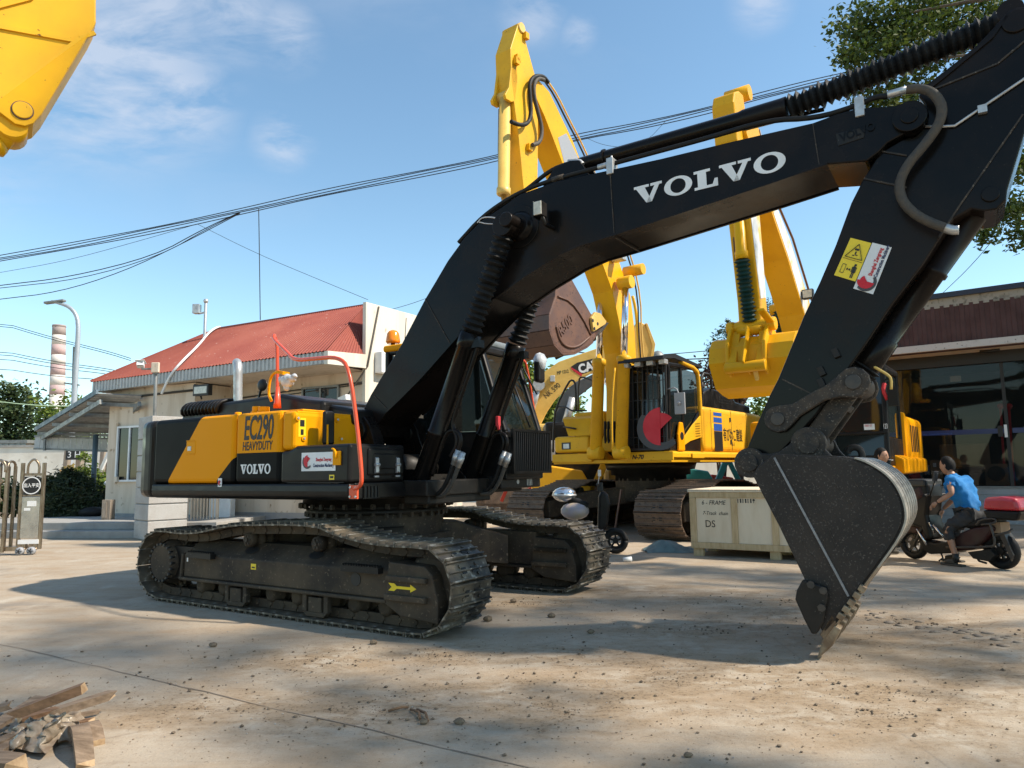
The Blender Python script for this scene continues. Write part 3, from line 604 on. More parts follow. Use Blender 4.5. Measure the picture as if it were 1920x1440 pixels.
# cab on the far side
CX0,CX1,CY0,CY1=-.40,1.52,.56,1.44
cb=M(); ft=[(CX0,1.36),(CX1,1.36),(CX1,1.92),(1.14,2.96),(.95,3.04),(CX0,3.08)]
def pil(a,b,y,w=.08,d=.07): 
    cb.bar((a[0],y,a[1]),(b[0],y,b[1]),d,w,up=(0,1,0))
cb.prism([(CX0,1.36),(CX1,1.36),(CX1,1.92),(CX0,1.95)],CY0,CY0+.06,'y'); cb.prism([(CX0,1.36),(CX1,1.36),(CX1,1.92),(CX0,1.95)],CY1-.06,CY1,'y'); cb.box(CX1-.06,CX1,CY0,CY1,1.36,1.93); cb.box(CX0,CX0+.06,CY0,CY1,1.36,2.2); cb.box(CX0,CX1,CY0,CY1,1.34,1.40)
for y in (CY0+.04,CY1-.04):
    pil((CX1-.03,1.90),(1.14,2.96),y,.09); pil((CX0+.04,1.9),(CX0+.04,3.06),y,.12); pil((.55,1.9),(.50,3.03),y,.09); pil((1.14,2.96),(CX0,3.05),y,.08)
cb.box(1.10,1.18,CY0,CY1,2.90,3.0)
cbo=cb.build('cab',MPL,EX,bev=.025,seg=2)
gl=M()
gl.quad((CX1-.03,CY0+.08,1.93),(CX1-.03,CY1-.08,1.93),(1.15,CY1-.08,2.92),(1.15,CY0+.08,2.92)); gl.build('windscreen',MGT,cbo)
for y in (CY0+.03,CY1-.03):
    g=M(); g.quad((CX0+.1,y,1.96),(.50,y,1.94),(.47,y,2.98),(CX0+.1,y,3.0)); g.build('side_window',MGT,cbo); g=M(); g.quad((.6,y,1.94),(CX1-.1,y,1.93),(1.10,y,2.90),(.55,y,2.96)); g.build('side_window',MGT,cbo)
rf=M(); rf.box(CX0-.04,.66,CY0-.02,CY1+.02,3.05,3.15); rf.build('roof',MYV,cbo,bev=.04,seg=3,label='yellow rear roof panel')
rf=M(); rf.box(.662,1.16,CY0,CY1,3.0,3.10); rf.build('roof_hatch',mat('grey_roof',(.20,.23,.25),(.12,.14,.15),6,rough=.4),cbo,bev=.04,seg=3)
q=V.oy((737,640),1.0); be=M(); be.cyl((q[0],1.0,3.14),(q[0],1.0,3.26),.03,n=10); be.rev((q[0],1.0,3.26),(q[0],1.0,3.46),[(0,.085),(.15,.105),(.3,.10),(.75,.085),(.92,.06),(1,.02)],18,m=1); be.build('beacon',[MPL,MAM],cbo)
an=M(); an.tube([(q[0]+.16,1.05,3.1),(q[0]+.20,1.05,3.62)],.006,5); an.build('antenna',MBLK,cbo)
se=M(); se.box(.15,.62,.78,1.22,1.72,1.86); se.box(.10,.24,.80,1.20,1.86,2.5); se.box(.12,.2,.88,1.12,2.52,2.72); se.build('seat',MRB,cbo,bev=.04,seg=2)
wb=M(); wb.tube([(CX1+.01,CY0+.55,1.98),(1.32,CY0+.50,2.55)],.012,6); wb.tube([(CX1-.02,CY1-.1,2.42),(1.25,CY1-.14,2.9)],.012,6); wb.build('wiper',MBLK,cbo)
gd=M(); gx=CX1+.10
for (a,b,c,d) in ((CY0-.02,CY1+.0,1.41,1.44),(CY0-.02,CY1+.0,1.91,1.94)): gd.box(gx-.02,gx+.02,a,b,c,d)
for y in (CY0-.02,CY1-.03): gd.box(gx-.02,gx+.02,y,y+.03,1.44,1.91)
gdo=gd.build('front_guard',MPL,cbo)
for k in range(19):
    b=M(); y=CY0+.04+k*(CY1-CY0-.08)/18; b.box(gx-.008,gx+.012,y-.007,y+.007,1.44,1.91); b.build('guard_bar',MBLK,gdo)
for y in (CY0+.05,CY1-.1): 
    b=M(); b.box(CX1,gx-.02,y,y+.04,1.5,1.54); b.box(CX1,gx-.02,y,y+.04,1.8,1.84); b.build('guard_bracket',MPL,gdo)
stp=M(); stp.box(1.25,1.46,CY0-.02,CY1+.02,1.235,1.385); sto=stp.build('cab_step',MBL,EX,bev=.015)
b=M(); b.cyl((1.46,CY0+.35,1.31),(1.464,CY0+.35,1.31),.028,n=12); 
for k in range(4): b.box(1.46,1.466,CY0+.56+k*.035,CY0+.575+k*.035,1.26,1.36)
b.build('step_slots',MSI,sto)
rt=M(); 
q=V.ox((934,790),gx-.04); rt.box(q[0]-.02,q[0]+.02,q[1]-.03,q[1]+.03,q[2]-.06,q[2]+.06); rt.tube([(q[0],q[1],q[2]),(q[0]+.02,q[1]-.02,q[2]-.1)],.02,6); rt.build('red_ribbon',MRT,cbo,bev=.01)
# far side mirror in plastic and red hand rail
q=V.ox((1011,690),1.35); mi=M(); mi.box(q[0]-.05,q[0]+.05,q[1]-.09,q[1]+.09,q[2]-.20,q[2]+.10); mio=mi.build('side_mirror',MPL,cbo,bev=.04,seg=2)
mi=M(); mi.sph((q[0],q[1]+.02,q[2]+.08),.11,10,sc=(.8,1,1.2)); o=mi.build('plastic_bag',MPB,cbo); dm=o.modifiers.new('d','DISPLACE'); dm.texture=tx; dm.strength=.06
hr=M(); hr.tube([V.ox(p_,1.35) for p_ in ((975,676),(984,676),(988,690),(997,740),(1008,820),(1014,880),(1014,890))],.017,8,smooth=1); hr.build('hand_rail',MOR,cbo)
# boom foot brackets
for y0,y1 in ((-.50,-.33),(.33,.50)):
    b=M(); b.prism([(-.15,1.32),(.62,1.32),(.42,1.78),(.33,2.0),(.24,2.10),(.05,2.10),(-.05,2.0)],y0,y1,'y'); b.cyl((.15,y0-.03,1.93),(.15,y1+.03,1.93),.13,n=20); b.build('boom_bracket',MB,EX,bev=.012)
    b=M(); b.prism([(.45,1.20),(1.12,1.20),(1.08,1.40),(.98,1.48),(.80,1.48),(.55,1.36)],y0,y1,'y'); b.build('cylinder_bracket',MB,EX,bev=.012)
mpump=M(); mpump.cyl((.55,-.3,1.5),(.55,.3,1.5),.16,n=16); mpump.box(.30,.95,-.33,.33,1.32,1.42); mpump.build('swing_motor',MBL,EX)
# ------------------------------------------------ boom
BY=.31
bo_top=[(680,770),(695,740),(722,695),(750,650),(797,560),(815,530),(839,489),(871,445),(902,414),(940,389),(975,364),(1002,358-4),(1048,339),(1144,318),(1240,297),(1380,263),(1524,230),(1567,214),(1606,203),(1677,198),(1704,190),(1722,198),(1733,219)]
bo_bot=[(1728,237),(1704,246),(1664,268),(1648,285),(1625,302),(1551,308),(1440,346),(1340,379),(1240,412),(1152,441),(1090,460),(1048,479),(1023,495),(986,518),(957,539),(927,560),(885,603),(845,648),(790,710),(750,750),(727,772),(707,797),(700,818),(684,832),(670,822),(667,800)]
bpoly=V.xz(bo_top+bo_bot,-BY)
bm_=M(); bm_.prism(bpoly,-BY,BY,'y'); bmo=bm_.build('boom',MB,EX,bev=.012)
fl=M(); bl=V.xz(bo_bot[5:21],-BY)
for a,b in zip(bl,bl[1:]): fl.bar((a[0],-BY-.012,a[1]),(b[0],-BY-.012,b[1]),.03,.022)
fl.build('flange_lip',MB,bmo); fl=M()
for a,b in zip(bl,bl[1:]): fl.bar((a[0],BY+.012,a[1]),(b[0],BY+.012,b[1]),.03,.022)
fl.build('flange_lip',MB,bmo)
for a,b in (((1144,322),(1152,441)),((1524,232),(1536,310)),((797,560),(845,646)),((702,742),(727,768))):
    wl=M(); wl.bar(V.oy(a,-BY-.003),V.oy(b,-BY-.003),.012,.008); wl.build('weld_seam',MBK2,bmo)
P=V.oy((1152,444),-BY); 
wl=M(); wl.bar((P[0],-BY+.02,P[2]-.006),(P[0]+.02,BY-.02,P[2]-.006),.012,.008); wl.build('weld_seam',MBK2,bmo)
p0=Vector(V.oy((1196,384),-BY-.002)); p1=Vector(V.oy((1468,318),-BY-.002)); pt=Vector(V.oy((1181,354),-BY-.002))
ux=(p1-p0).normalized(); uz=Vector((-ux.z,0,ux.x)); 
hgt=(pt-p0).dot(uz); sh=(pt-p0).dot(ux)
brand('lettering','VOLVO',p0-ux*.03,ux,uz*hgt,(p1-p0).length+.06,MWH,bmo,.004)
# raised maker plate on the boom nose
pl=V.xz([(1567,251),(1612,240),(1622,246),(1620,258),(1571,274)],-BY-.006); m=M(); m.prism(pl,-BY-.008,-BY,'y'); po=m.build('name_plate',MBL,bmo,bev=.003)
a=V.oy((1577,266),-BY-.009); b=V.oy((1614,252),-BY-.009); text('lettering','VOLVO',.10,MB,po,a,Vector(b)-Vector(a),(0,0,1),sx=.8,bold=.003,ext=.004)
def pin(frame,p,y0,y1,r,parent,mt=MB,name='pin',r2=None,n=22):
    q=frame.oy(p,y0); m=M(); m.cyl((q[0],y0,q[2]),(q[0],y1,q[2]),r,n=n)
    if r2: m.cyl((q[0],y0-.015,q[2]),(q[0],y0,q[2]),r2,n=n)
    return m.build(name,mt,parent,bev=.006)
pin(V,(1705,217),-BY-.05,BY+.05,.125,bmo,r2=.065,name='pivot_boss')
# cylinder pin boss of the boom
pb=V.oy((975,425),-BY); m=M(); m.cyl((pb[0],-BY-.01,pb[2]),(pb[0],BY+.01,pb[2]),.235,n=36); m.rev((pb[0],-BY-.01,pb[2]),(pb[0],-BY-.06,pb[2]),[(0,.17),(1,.12)],28); m.rev((pb[0],-.60,pb[2]),(pb[0],.60,pb[2]),[(0,.07),(.004,.078),(.2,.08),(.201,.11),(.8,.11),(.801,.08),(1,.07)],24); m.build('cylinder_boss',MB,bmo,bev=.006)
m=M(); m.tube([V.oy(p_,-.45) for p_ in ((895,418),(903,408),(920,407),(938,411))],.008,6,smooth=2); m.tube([V.oy(p_,-.45) for p_ in ((897,416),(912,420),(936,420))],.006,6,smooth=1); m.build('grease_line',MSI,bmo)
# work light
q=V.oy((1016,393),-BY-.16); m=M(); m.box(q[0]-.06,q[0]+.03,q[1]-.055,q[1]+.055,q[2]-.075,q[2]+.075); m.tube([(q[0],q[1],q[2]-.07),(q[0]+.02,q[1]+.03,q[2]-.15),(q[0]+.04,-BY,q[2]-.16)],.022,8); wo=m.build('work_light',MPL,bmo,bev=.015)
m=M(); m.box(q[0]-.075,q[0]-.058,q[1]-.07,q[1]+.07,q[2]-.085,q[2]+.085); m.build('rim',MPL,wo,bev=.008); m=M(); m.box(q[0]-.06,q[0]+.03,q[1]-.072,q[1]-.056,q[2]-.07,q[2]+.07); m.build('lens',MLN,wo,bev=.006)
# hoses along the boom
def hose(name,pts,y,r,mt,parent,smooth=2,dz=0):
    m=M(); m.tube([Vector(V.oy(p_,y))+Vector((0,0,dz)) for p_ in pts],r,8,smooth=smooth); return m.build(name,mt,parent)
hose('hydraulic_hose',[(905,414),(930,392),(985,358),(1030,320),(1065,306),(1085,304)],-.12,.024,MRB,bmo)
hose('hydraulic_hose',[(860,455),(905,405),(960,368),(1000,350),(1040,336),(1120,315),(1160,304),(1230,285),(1330,258),(1440,225),(1530,222),(1605,199),(1640,182),(1666,180)],-.26,.024,MRB,bmo)
hose('pipe',[(1085,304),(1140,302),(1240,283),(1380,244),(1500,215),(1545,205)],.1,.02,MRB,bmo)
hose('hose_fitting',[(1066,304),(1085,302),(1092,309)],-.12,.03,MSI,bmo,1); hose('hose_fitting',[(1122,314),(1143,308)],-.26,.03,MSI,bmo,0); hose('hose_fitting',[(1036,337),(1057,331)],-.26,.03,MBK2,bmo,0)
hose('hose_fitting',[(1664,178),(1700,168)],-.30,.032,MSI,bmo,0)
for a in ((1147,308),(1612,197)):
    q=V.oy(a,-.27); m=M(); m.box(q[0]-.035,q[0]+.035,-.33,-.2,q[2]-.12,q[2]+.05); m.cyl((q[0],-.27,q[2]+.03),(q[0],-.27,q[2]+.09),.012,n=6); m.build('hose_clamp',MSI,bmo,bev=.006)
# bracket for the stick cylinder
br=V.xz([(1022,352),(1042,320),(1072,304),(1090,303),(1100,318),(1110,333)],-.14)
for y0,y1 in ((-.19,-.13),(.13,.19)): m=M(); m.prism(br,y0,y1,'y'); m.build('cylinder_bracket',MB,bmo,bev=.006)
# boom cylinders (pair)
for sy in (-1,1):
    y=.455*sy; f0=Vector(V.oy((785,912),-.455)); t0=Vector(V.oy((951,425),-.455)); f0.y=t0.y=y; d=(t0-f0); L=d.length; d=d/L
    c=M(); c.rev(f0+d*.06,f0+d*(L*.60),[(0,.09),(.03,.10),(.32,.10),(.325,.107),(.34,.107),(.345,.10),(.90,.10),(.905,.112),(1,.118)],22); c.cyl(f0+Vector((0,-.09,0)),f0+Vector((0,.09,0)),.11,n=18); 
    co=c.build('boom_cylinder',MB,EX)
    bl_=M(); bl_.bellows(f0+d*(L*.605),t0-d*.10,.078,.115,16,18); bl_.build('rubber_bellows',MRB,co)
    rd=M(); rd.cyl(t0-d*.16,t0-d*.05,.06,n=14); rd.cyl(t0+Vector((0,-.10,0)),t0+Vector((0,.10,0)),.125,n=20); rd.build('rod_end',MB,co,bev=.006)
    nr=d.cross(Vector((0,1,0))).normalized(); nr=nr if nr.x>0 else -nr
    pp=M(); a=f0+d*(L*.575)+nr*.13; b=f0+d*(L*.30)+nr*.145; pp.tube([a-nr*.02,a+nr*.02,b,b-d*.12+nr*.02,b-d*.2+nr*.13,b-d*.30+nr*.16,b-d*.42+nr*.13],.024,8,smooth=2)
    b2=f0+d*(L*.22)+nr*.11; pp.tube([f0+d*(L*.06)+nr*.12,b2,b2+d*.08+nr*.06,b2+d*.10+nr*.16,b2+d*.02+nr*.23,b2-d*.08+nr*.23],.024,8,smooth=2)
    pp.box(a.x-.05,a.x+.05,y-.05,y+.05,a.z-.05,a.z+.03); pp.build('pipe',MB,co)
    e=b2-d*.08+nr*.23
    for o_ in (0,.07):
        s0=e+nr*o_; h_=M(); h_.rev(s0,s0-d*.17,[(0,.03),(.3,.03),(.31,.036),(.7,.036),(.71,.03),(1,.03)],8); h_.build('hose_fitting',MSI,co)
        h_=M(); h_.tube([s0-d*.16,s0-d*.42,s0-d*.6-nr*.10,Vector((.62,y*.30,1.38))],.024,8,smooth=2); h_.build('hydraulic_hose',MHO if o_ else MRB,co)
# ------------------------------------------------ stick cylinder on the boom
s0=Vector(V.oy((1085,312),0)); s1=Vector(V.oy((1476,203),0)); s2=Vector(V.oy((1893,40),0))
c=M(); d=(s1-s0).normalized(); c.rev(s0,s1,[(0,.08),(.02,.086),(.80,.088),(.82,.098),(.98,.102),(1,.106)],24)
for t in (.14,): c.rev(s0+(s1-s0)*t,s0+(s1-s0)*(t+.012),[(0,.102),(1,.102)],20)
co=c.build('arm_cylinder',MB,EX); b=M(); b.bellows(s1+d*.01,s2-d*.05,.078,.118,26,20); b.build('rubber_bellows',MRB,co)
r=M(); r.cyl(s2+Vector((0,-.17,0)),s2+Vector((0,.17,0)),.09,n=18); r.cyl(s2-d*.3,s2,.07,n=12); r.build('rod_end',MB,co)
# ------------------------------------------------ arm
AY=.25
apx=[(1889,21),(1905,13),(1925,12),(1944,22),(1956,60),(1952,120),(1921,250),(1889,356),(1887,374),(1870,392),(1846,396),(1820,392),(1788,410),(1768,438),(1730,497),(1672,572),(1630,636),(1593,689),(1560,734),(1530,778),(1500,812),(1468,844),(1440,868),(1425,885),(1407,892),(1390,882),(1386,866),(1398,848),(1405,830),(1420,793),(1442,743),(1459,710),(1508,590),(1537,529),(1567,459),(1596,380),(1619,335),(1648,287),(1690,262),(1716,255),(1735,237),(1739,217),(1733,195),(1722,180),(1733,161),(1775,129),(1825,90),(1852,63),(1873,40)]
am=M(); am.prism(V.xz(apx,-AY),-AY,AY,'y'); amo=am.build('arm',MB,EX,bev=.012)
rim=[(1888,30),(1860,70),(1775,140),(1740,168)]
for a,b in zip(rim,rim[1:]): m=M(); m.bar(V.oy(a,-AY-.01),V.oy(b,-AY-.01),.02,.02); m.build('weld_seam',MB,amo)
for a,b in (((1918,215),(1800,385)),((1800,385),(1760,445)),((1620,335),(1700,352)),((1640,282),(1700,292)),((1467,711),(1525,740)),((1930,70),(1870,120)),((1870,120),(1745,170))): m=M(); m.bar(V.oy(a,-AY-.004),V.oy(b,-AY-.004),.02,.012); m.build('weld_seam',MBK2,amo)
hose('grease_line',[(1735,237),(1768,237),(1790,236),(1843,200),(1920,148),(1940,136)],-AY-.02,.011,MSI,amo,0); q=V.oy((1842,204),-AY-.03); m=M(); m.box(q[0]-.03,q[0]+.03,-AY-.04,-AY,q[2]-.03,q[2]+.03); m.build('pipe_clip',MSI,amo)
hose('wrapped_hose',[(1700,168),(1728,165),(1752,175),(1768,200),(1762,232),(1735,270),(1700,310),(1685,345),(1690,375),(1712,400),(1745,418),(1772,427)],-AY-.14,.037,MHO,amo,3); hose('hose_fitting',[(1766,425),(1786,432),(1798,431)],-AY-.12,.036,MSI,amo,1)
pin(V,(1857,363),-AY-.02,AY+.02,.06,amo); pin(V,(1905,38),-AY-.02,AY+.02,.09,amo)
for a in ((1567,662),(1540,696),(1540,718)):
    q=V.oy(a,-AY-.02); m=M(); m.bar(V.oy((a[0]-4,a[1]-8),-AY-.02),V.oy((a[0]+4,a[1]+8),-AY-.02),.05,.05,up=(0,1,0)); m.build('pipe_clip',MBL,amo,bev=.004)
# stickers on the arm
def sheet(pxs,y,t,mt,name,parent,**kw):
    m=M(); m.prism(V.xz(pxs,y),y-t,y,'y'); return m.build(name,mt,parent,**kw)
ys=sheet([(1595,446),(1634,456),(1604,528),(1564,516)],-AY-.001,.004,MYS,'warning_sticker',amo)
def ongrid(c,u,v): # bilinear in px
    a,b,cc,d=c; return tuple((a[i]*(1-u)+b[i]*u)*(1-v)+(d[i]*(1-u)+cc[i]*u)*v for i in (0,1))
cY=[(1595,446),(1634,456),(1604,528),(1564,516)]
m=M(); yy=-AY-.007
def ln(a,b,w=.012): m.bar(V.oy(ongrid(cY,*a),yy),V.oy(ongrid(cY,*b),yy),w,.003,up=(0,1,0))
tri=[(.5,.10),(.90,.47),(.10,.47)]
for a,b in zip(tri,tri[1:]+tri[:1]): ln(a,b,.003) if 0 else m.bar(V.oy(ongrid(cY,*a),yy),V.oy(ongrid(cY,*b),yy),.003,.018,up=(0,1,0))
def blob(u,v,w,h): 
    q=[ongrid(cY,u-w,v-h),ongrid(cY,u+w,v-h),ongrid(cY,u+w,v+h),ongrid(cY,u-w,v+h)]; m.prism(V.xz(q,yy),yy-.002,yy,'y')
blob(.50,.24,.09,.025); blob(.5,.33,.03,.04); blob(.44,.40,.05,.012); blob(.57,.38,.05,.012)
blob(.72,.62,.05,.028); blob(.72,.74,.065,.085); blob(.69,.88,.022,.07); blob(.76,.88,.022,.07); blob(.63,.74,.015,.07); blob(.81,.74,.015,.07)
blob(.48,.76,.09,.010); blob(.42,.76,.02,.03); blob(.54,.76,.02,.03)
for u in (.16,.32): blob(u,.77,.008,.11)
for v in (.66,.88): blob(.24,v,.08,.006)
blob(.5,.52,.46,.004)
m.build('pictogram',MBLK,ys)
cW=[(1636,455),(1672,464),(1637,552),(1600,541)]
ws=sheet(cW,-AY-.001,.004,MWH,'company_sticker',amo)
e0=Vector(V.oy(ongrid(cW,.16,.98),yy)); e1=Vector(V.oy(ongrid(cW,.16,.02),yy)); uxs=(e1-e0).normalized(); a=Vector(V.oy(ongrid(cW,.20,.60),yy)); 
uys=Vector((-uxs.z,0,uxs.x))
text('lettering','Shanghai Zengrang',.040,MRD,ws,Vector(V.oy(ongrid(cW,.60,.66),yy)),uxs,uys,sx=.78,bold=.001)
text('lettering','Construction Machinery',.038,MNV,ws,Vector(V.oy(ongrid(cW,.86,.66),yy)),uxs,uys,sx=.72,bold=.001)
logo(ws,V.oy(ongrid(cW,.45,.80),-AY-.0062),uxs,uys,.065)
# ------------------------------------------------ bucket cylinder and linkage
b0=Vector(V.oy((1857,363),0)); b1=Vector(V.oy((1622,690),0)); b2=Vector(V.oy((1601,717),0)); d=(b1-b0).normalized(); L=(b1-b0).length
c=M(); c.rev(b0,b1,[(0,.09),(.06,.105),(.12,.092),(.42,.092),(.425,.105),(.445,.105),(.45,.092),(.82,.094),(.825,.108),(.99,.112),(1,.10)],22); c.cyl(b0+Vector((0,-.15,0)),b0+Vector((0,.15,0)),.10,n=18)
nr=Vector((d.z,0,-d.x)); nr=nr if nr.x<0 else -nr
co=c.build('bucket_cylinder',MB,EX)
pp=M(); pp.tube([b0+d*.30+nr*.12+Vector((0,-.05,0)),b0+d*(L*.80)+nr*.12+Vector((0,-.05,0))],.022,8); pp.tube([b0+d*.25+nr*.11+Vector((0,.05,0)),b0+d*(L*.55)+nr*.11+Vector((0,.05,0))],.02,8); pp.build('pipe',MB,co)
e=Vector(V.oy((1626,686),-.06)); pp=M(); pp.tube([V.oy(p_,-.08) for p_ in ((1628,682),(1650,694),(1665,703),(1671,710),(1671,730))],.012,6,smooth=1); pp.build('pipe',MYC,co)
pp=M(); pp.bellows(b1-d*.02,b2-d*.06,.10,.13,3,16); pp.cyl(b2-d*.1,b2,.06,n=12); pp.cyl(b2+Vector((0,-.13,0)),b2+Vector((0,.13,0)),.10,n=18); pp.build('rod_end',MRB,co)
for sy in (-1,1):
    y0,y1=(-AY-.075,-AY-.015) if sy<0 else (AY+.015,AY+.075)
    a=Vector(V.oy((1460,786),-AY-.04)); b=Vector(V.oy((1601,717),-AY-.04)); 
    dd=(b-a).normalized(); nn=Vector((-dd.z,0,dd.x)); LL=(b-a).length
    poly=[]
    def P_(t,h): q=a+dd*t+nn*h; poly.append((q.x,q.z))
    R1,R2=.115,.125
    for k in range(9): 
        an=math.radians(60+240*k/8); q=a+(dd*math.cos(an)+nn*math.sin(an))*R1; poly.append((q.x,q.z))
    P_(LL*.25,-.055); P_(LL*.6,-.03); P_(LL*.78,-.06)
    for k in range(9):
        an=math.radians(-120+240*k/8); q=b+(dd*math.cos(an)+nn*math.sin(an))*R2; poly.append((q.x,q.z))
    P_(LL*.70,.075); P_(LL*.5,.075); P_(LL*.25,.06)
    m=M(); m.prism(poly,y0,y1,'y'); lo=m.build('side_link',MBK2,EX,bev=.012)
    m=M(); yy0=y0-.02 if sy<0 else y1; m.cyl((a.x,yy0,a.z),(a.x,yy0+.02,a.z),.055,n=18); m.cyl((b.x,yy0,b.z),(b.x,yy0+.02,b.z),.06,n=18); m.build('pin',MBRS,lo,bev=.004)
m=M(); m.cyl((b.x,-.3,b.z),(b.x,.3,b.z),.10,n=18); 
h0=Vector(V.oy((1594,728),-.17)); h1=Vector(V.oy((1524,826),-.17)); dd=(h1-h0).normalized(); nn=Vector((-dd.z,0,dd.x))
for yy_ in (-.16,.16): 
    q0,q1=h0.copy(),h1.copy(); q0.y=q1.y=yy_; m.bar(q0,q1,.06,.17)
q0,q1=h0.copy(),h1.copy(); q0.y=q1.y=0; m.bar(q0+dd*.12,q1,.30,.05); m.bar(q0+dd*.12+nn*.0,q0+dd*.18,.3,.15); m.cyl((h1.x,-.2,h1.z),(h1.x,.2,h1.z),.09,n=16); m.build('bucket_link',MBK2,EX,bev=.01)
# ------------------------------------------------ bucket
KY=.62
_c=[(1573,858),(1600,862),(1620,868),(1653,887),(1672,906),(1685,930),(1692,955),(1692,980),(1677,1013),(1643,1060),(1593,1127),(1567,1165)]
for _ in range(2):
    _q=[_c[0]]
    for a,b in zip(_c,_c[1:]): _q+=[(a[0]*.75+b[0]*.25,a[1]*.75+b[1]*.25),(a[0]*.25+b[0]*.75,a[1]*.25+b[1]*.75)]
    _c=_q+[_c[-1]]
side=[(1450,852),(1457,851)]+_c+[(1549,1185),(1540,1182),(1507,1083),(1460,985),(1412,893),(1420,876)]
bk=M(); sp_=V.xz(side,-KY); bk.prism(sp_,-KY,-KY+.05,'y'); bk.prism(sp_,KY-.05,KY,'y')
bko=bk.build('bucket',MBK,EX,bev=.008)
def chaikin(P,n=2):
    for _ in range(n):
        Q=[P[0]]
        for a_,b_ in zip(P,P[1:]): Q+=[tuple(a_[i]*.75+b_[i]*.25 for i in (0,1)),tuple(a_[i]*.25+b_[i]*.75 for i in (0,1))]
        P=Q+[P[-1]]
    return P
outer=V.xz([(1452,850),(1520,852),(1573,856),(1602,860),(1622,866),(1655,885),(1675,905),(1689,930),(1697,957),(1696,982),(1680,1015),(1645,1063),(1595,1130),(1569,1168)],-KY)
cx_=sum(p_[0] for p_ in outer)/len(outer); cz_=sum(p_[1] for p_ in outer)/len(outer)
def shell(pts,y0,y1,t,mt,name,parent,t0=0):
    ctr=Vector(V.oy((1560,985),-KY)); o=[];i=[]
    for k,p_ in enumerate(pts):
        a=Vector((pts[max(k-1,0)][0],0,pts[max(k-1,0)][1])); b=Vector((pts[min(k+1,len(pts)-1)][0],0,pts[min(k+1,len(pts)-1)][1])); tt=(b-a).normalized(); n_=Vector((-tt.z,0,tt.x)); c_=Vector((p_[0],0,p_[1]))
        if n_.dot(c_-Vector((ctr.x,0,ctr.z)))<0: n_=-n_
        q=c_+n_*t0; o.append((q.x,q.z)); q=c_+n_*(t0+t); i.append((q.x,q.z))
    m=M(); N=len(o)
    for k in range(N-1): m.prism([o[k],o[k+1],i[k+1],i[k]],y0,y1,'y')
    return m.build(name,mt,parent)
shell(chaikin(outer),-KY+.01,KY-.01,.03,MBK,'bucket_shell',bko,t0=-.03)
shell(chaikin(outer[3:12]),-KY-.012,KY+.012,.012,MPS,'wear_plate',bko); shell(outer[11:],-KY-.012,KY+.012,.012,mat('rusty_wear_steel',(.20,.13,.075),(.34,.26,.18),7,rough=.5,metal=.5),'wear_plate',bko)
for k in range(5):
    y=-KY+.20+k*.21; shell(chaikin(outer[4:12],1),y-.003,y+.003,.002,MBK2,'wear_groove',bko,t0=.012)
ed=V.xz([(1569,1168),(1545,1200),(1537,1190),(1560,1150)],-KY); m=M(); m.prism(ed,-KY,KY,'y'); m.build('cutting_edge',mat('worn_brown_steel',(.14,.095,.06),(.26,.20,.13),8,rough=.5,metal=.4),bko,bev=.006)
for k in range(5):
    y=-KY+.075+k*(2*KY-.15)/4; m=M(); t=V.xz([(1562,1172),(1577,1180),(1560,1212),(1531,1238),(1540,1205),(1545,1190)],-KY); 
    m.prism(t,y-.07,y+.07,'y'); m.build('bucket_tooth',mat('tooth_steel',(.16,.11,.07),(.34,.27,.18),9,rough=.5,metal=.4) if k==0 else bpy.data.materials['tooth_steel'],bko,bev=.012)
wr=V.xz([(1582,1148),(1600,1128),(1622,1098),(1612,1112)],-KY)
for k in range(5):
    a=V.oy((1574+k*10,1160-k*13),-KY-.03); m=M(); m.bar(V.oy((1574+k*10,1160-k*13),-KY-.015),V.oy((1580+k*10,1150-k*13),-KY-.015),.05,.06,up=(0,1,0)); m.build('lip_block',bpy.data.materials['tooth_steel'],bko,bev=.006)
for sy in (-1,1):
    y0,y1=(-KY-.05,-KY-.005) if sy<0 else (KY+.005,KY+.05)
    sc_=V.xz([(1507,1085),(1553,1100),(1555,1118),(1546,1165),(1534,1186),(1524,1187),(1510,1160),(1493,1122),(1496,1105)],-KY); m=M(); m.prism(sc_,y0,y1,'y'); sco=m.build('side_cutter',MBL if sy<0 else MBK,bko,bev=.012)
    for px_ in ((1523,1094),(1546,1105),(1543,1137)):
        q=V.oy(px_,-KY); m=M(); yy0=y0-.02 if sy<0 else y1; m.cyl((q[0],yy0,q[2]),(q[0],yy0+.02,q[2]),.03,n=6); m.build('bolt',MBRS,sco)
m=M(); m.bar(V.oy((1452,858),-KY-.004),V.oy((1591,1118),-KY-.004),.016,.012,up=(0,1,0)); m.build('weld_line',mat('weld_grey',(.25,.25,.25),(.18,.18,.18),20,rough=.5),bko)
ear=[(1388,872),(1391,858),(1404,848),(1422,849),(1446,851),(1462,847),(1482,833),(1496,814),(1511,808),(1526,810),(1538,822),(1548,842),(1560,854),(1572,862),(1574,876),(1440,880),(1418,890),(1402,890),(1391,884)]
EY=.36
for y0,y1 in ((-EY-.04,-EY+.02),(EY-.02,EY+.04)):
    m=M(); m.prism(V.xz(ear,-EY),y0,y1,'y'); m.build('bucket_ear',MBK,bko,bev=.01)
for a,r in (((1407,868),.075),((1517,832),.085)):
    q=V.oy(a,-EY); m=M(); m.cyl((q[0],-EY-.065,q[2]),(q[0],EY+.065,q[2]),r,n=22); m.cyl((q[0],-EY-.045,q[2]),(q[0],-EY+.045,q[2]),r+.05,n=22); m.build('pin',MBK2,bko,bev=.006)
hk=M(); hk.tube([V.oy(p_,0) for p_ in ((1632,868),(1640,862),(1635,845),(1612,838),(1598,847),(1599,855))],.035,10,smooth=2) if 0 else hk.tube([V.oy(p_,.1) for p_ in ((1615,864),(1617,852),(1612,841),(1600,838),(1591,843),(1589,849))],.028,10,smooth=2); hk.build('lifting_hook',MBK,bko)
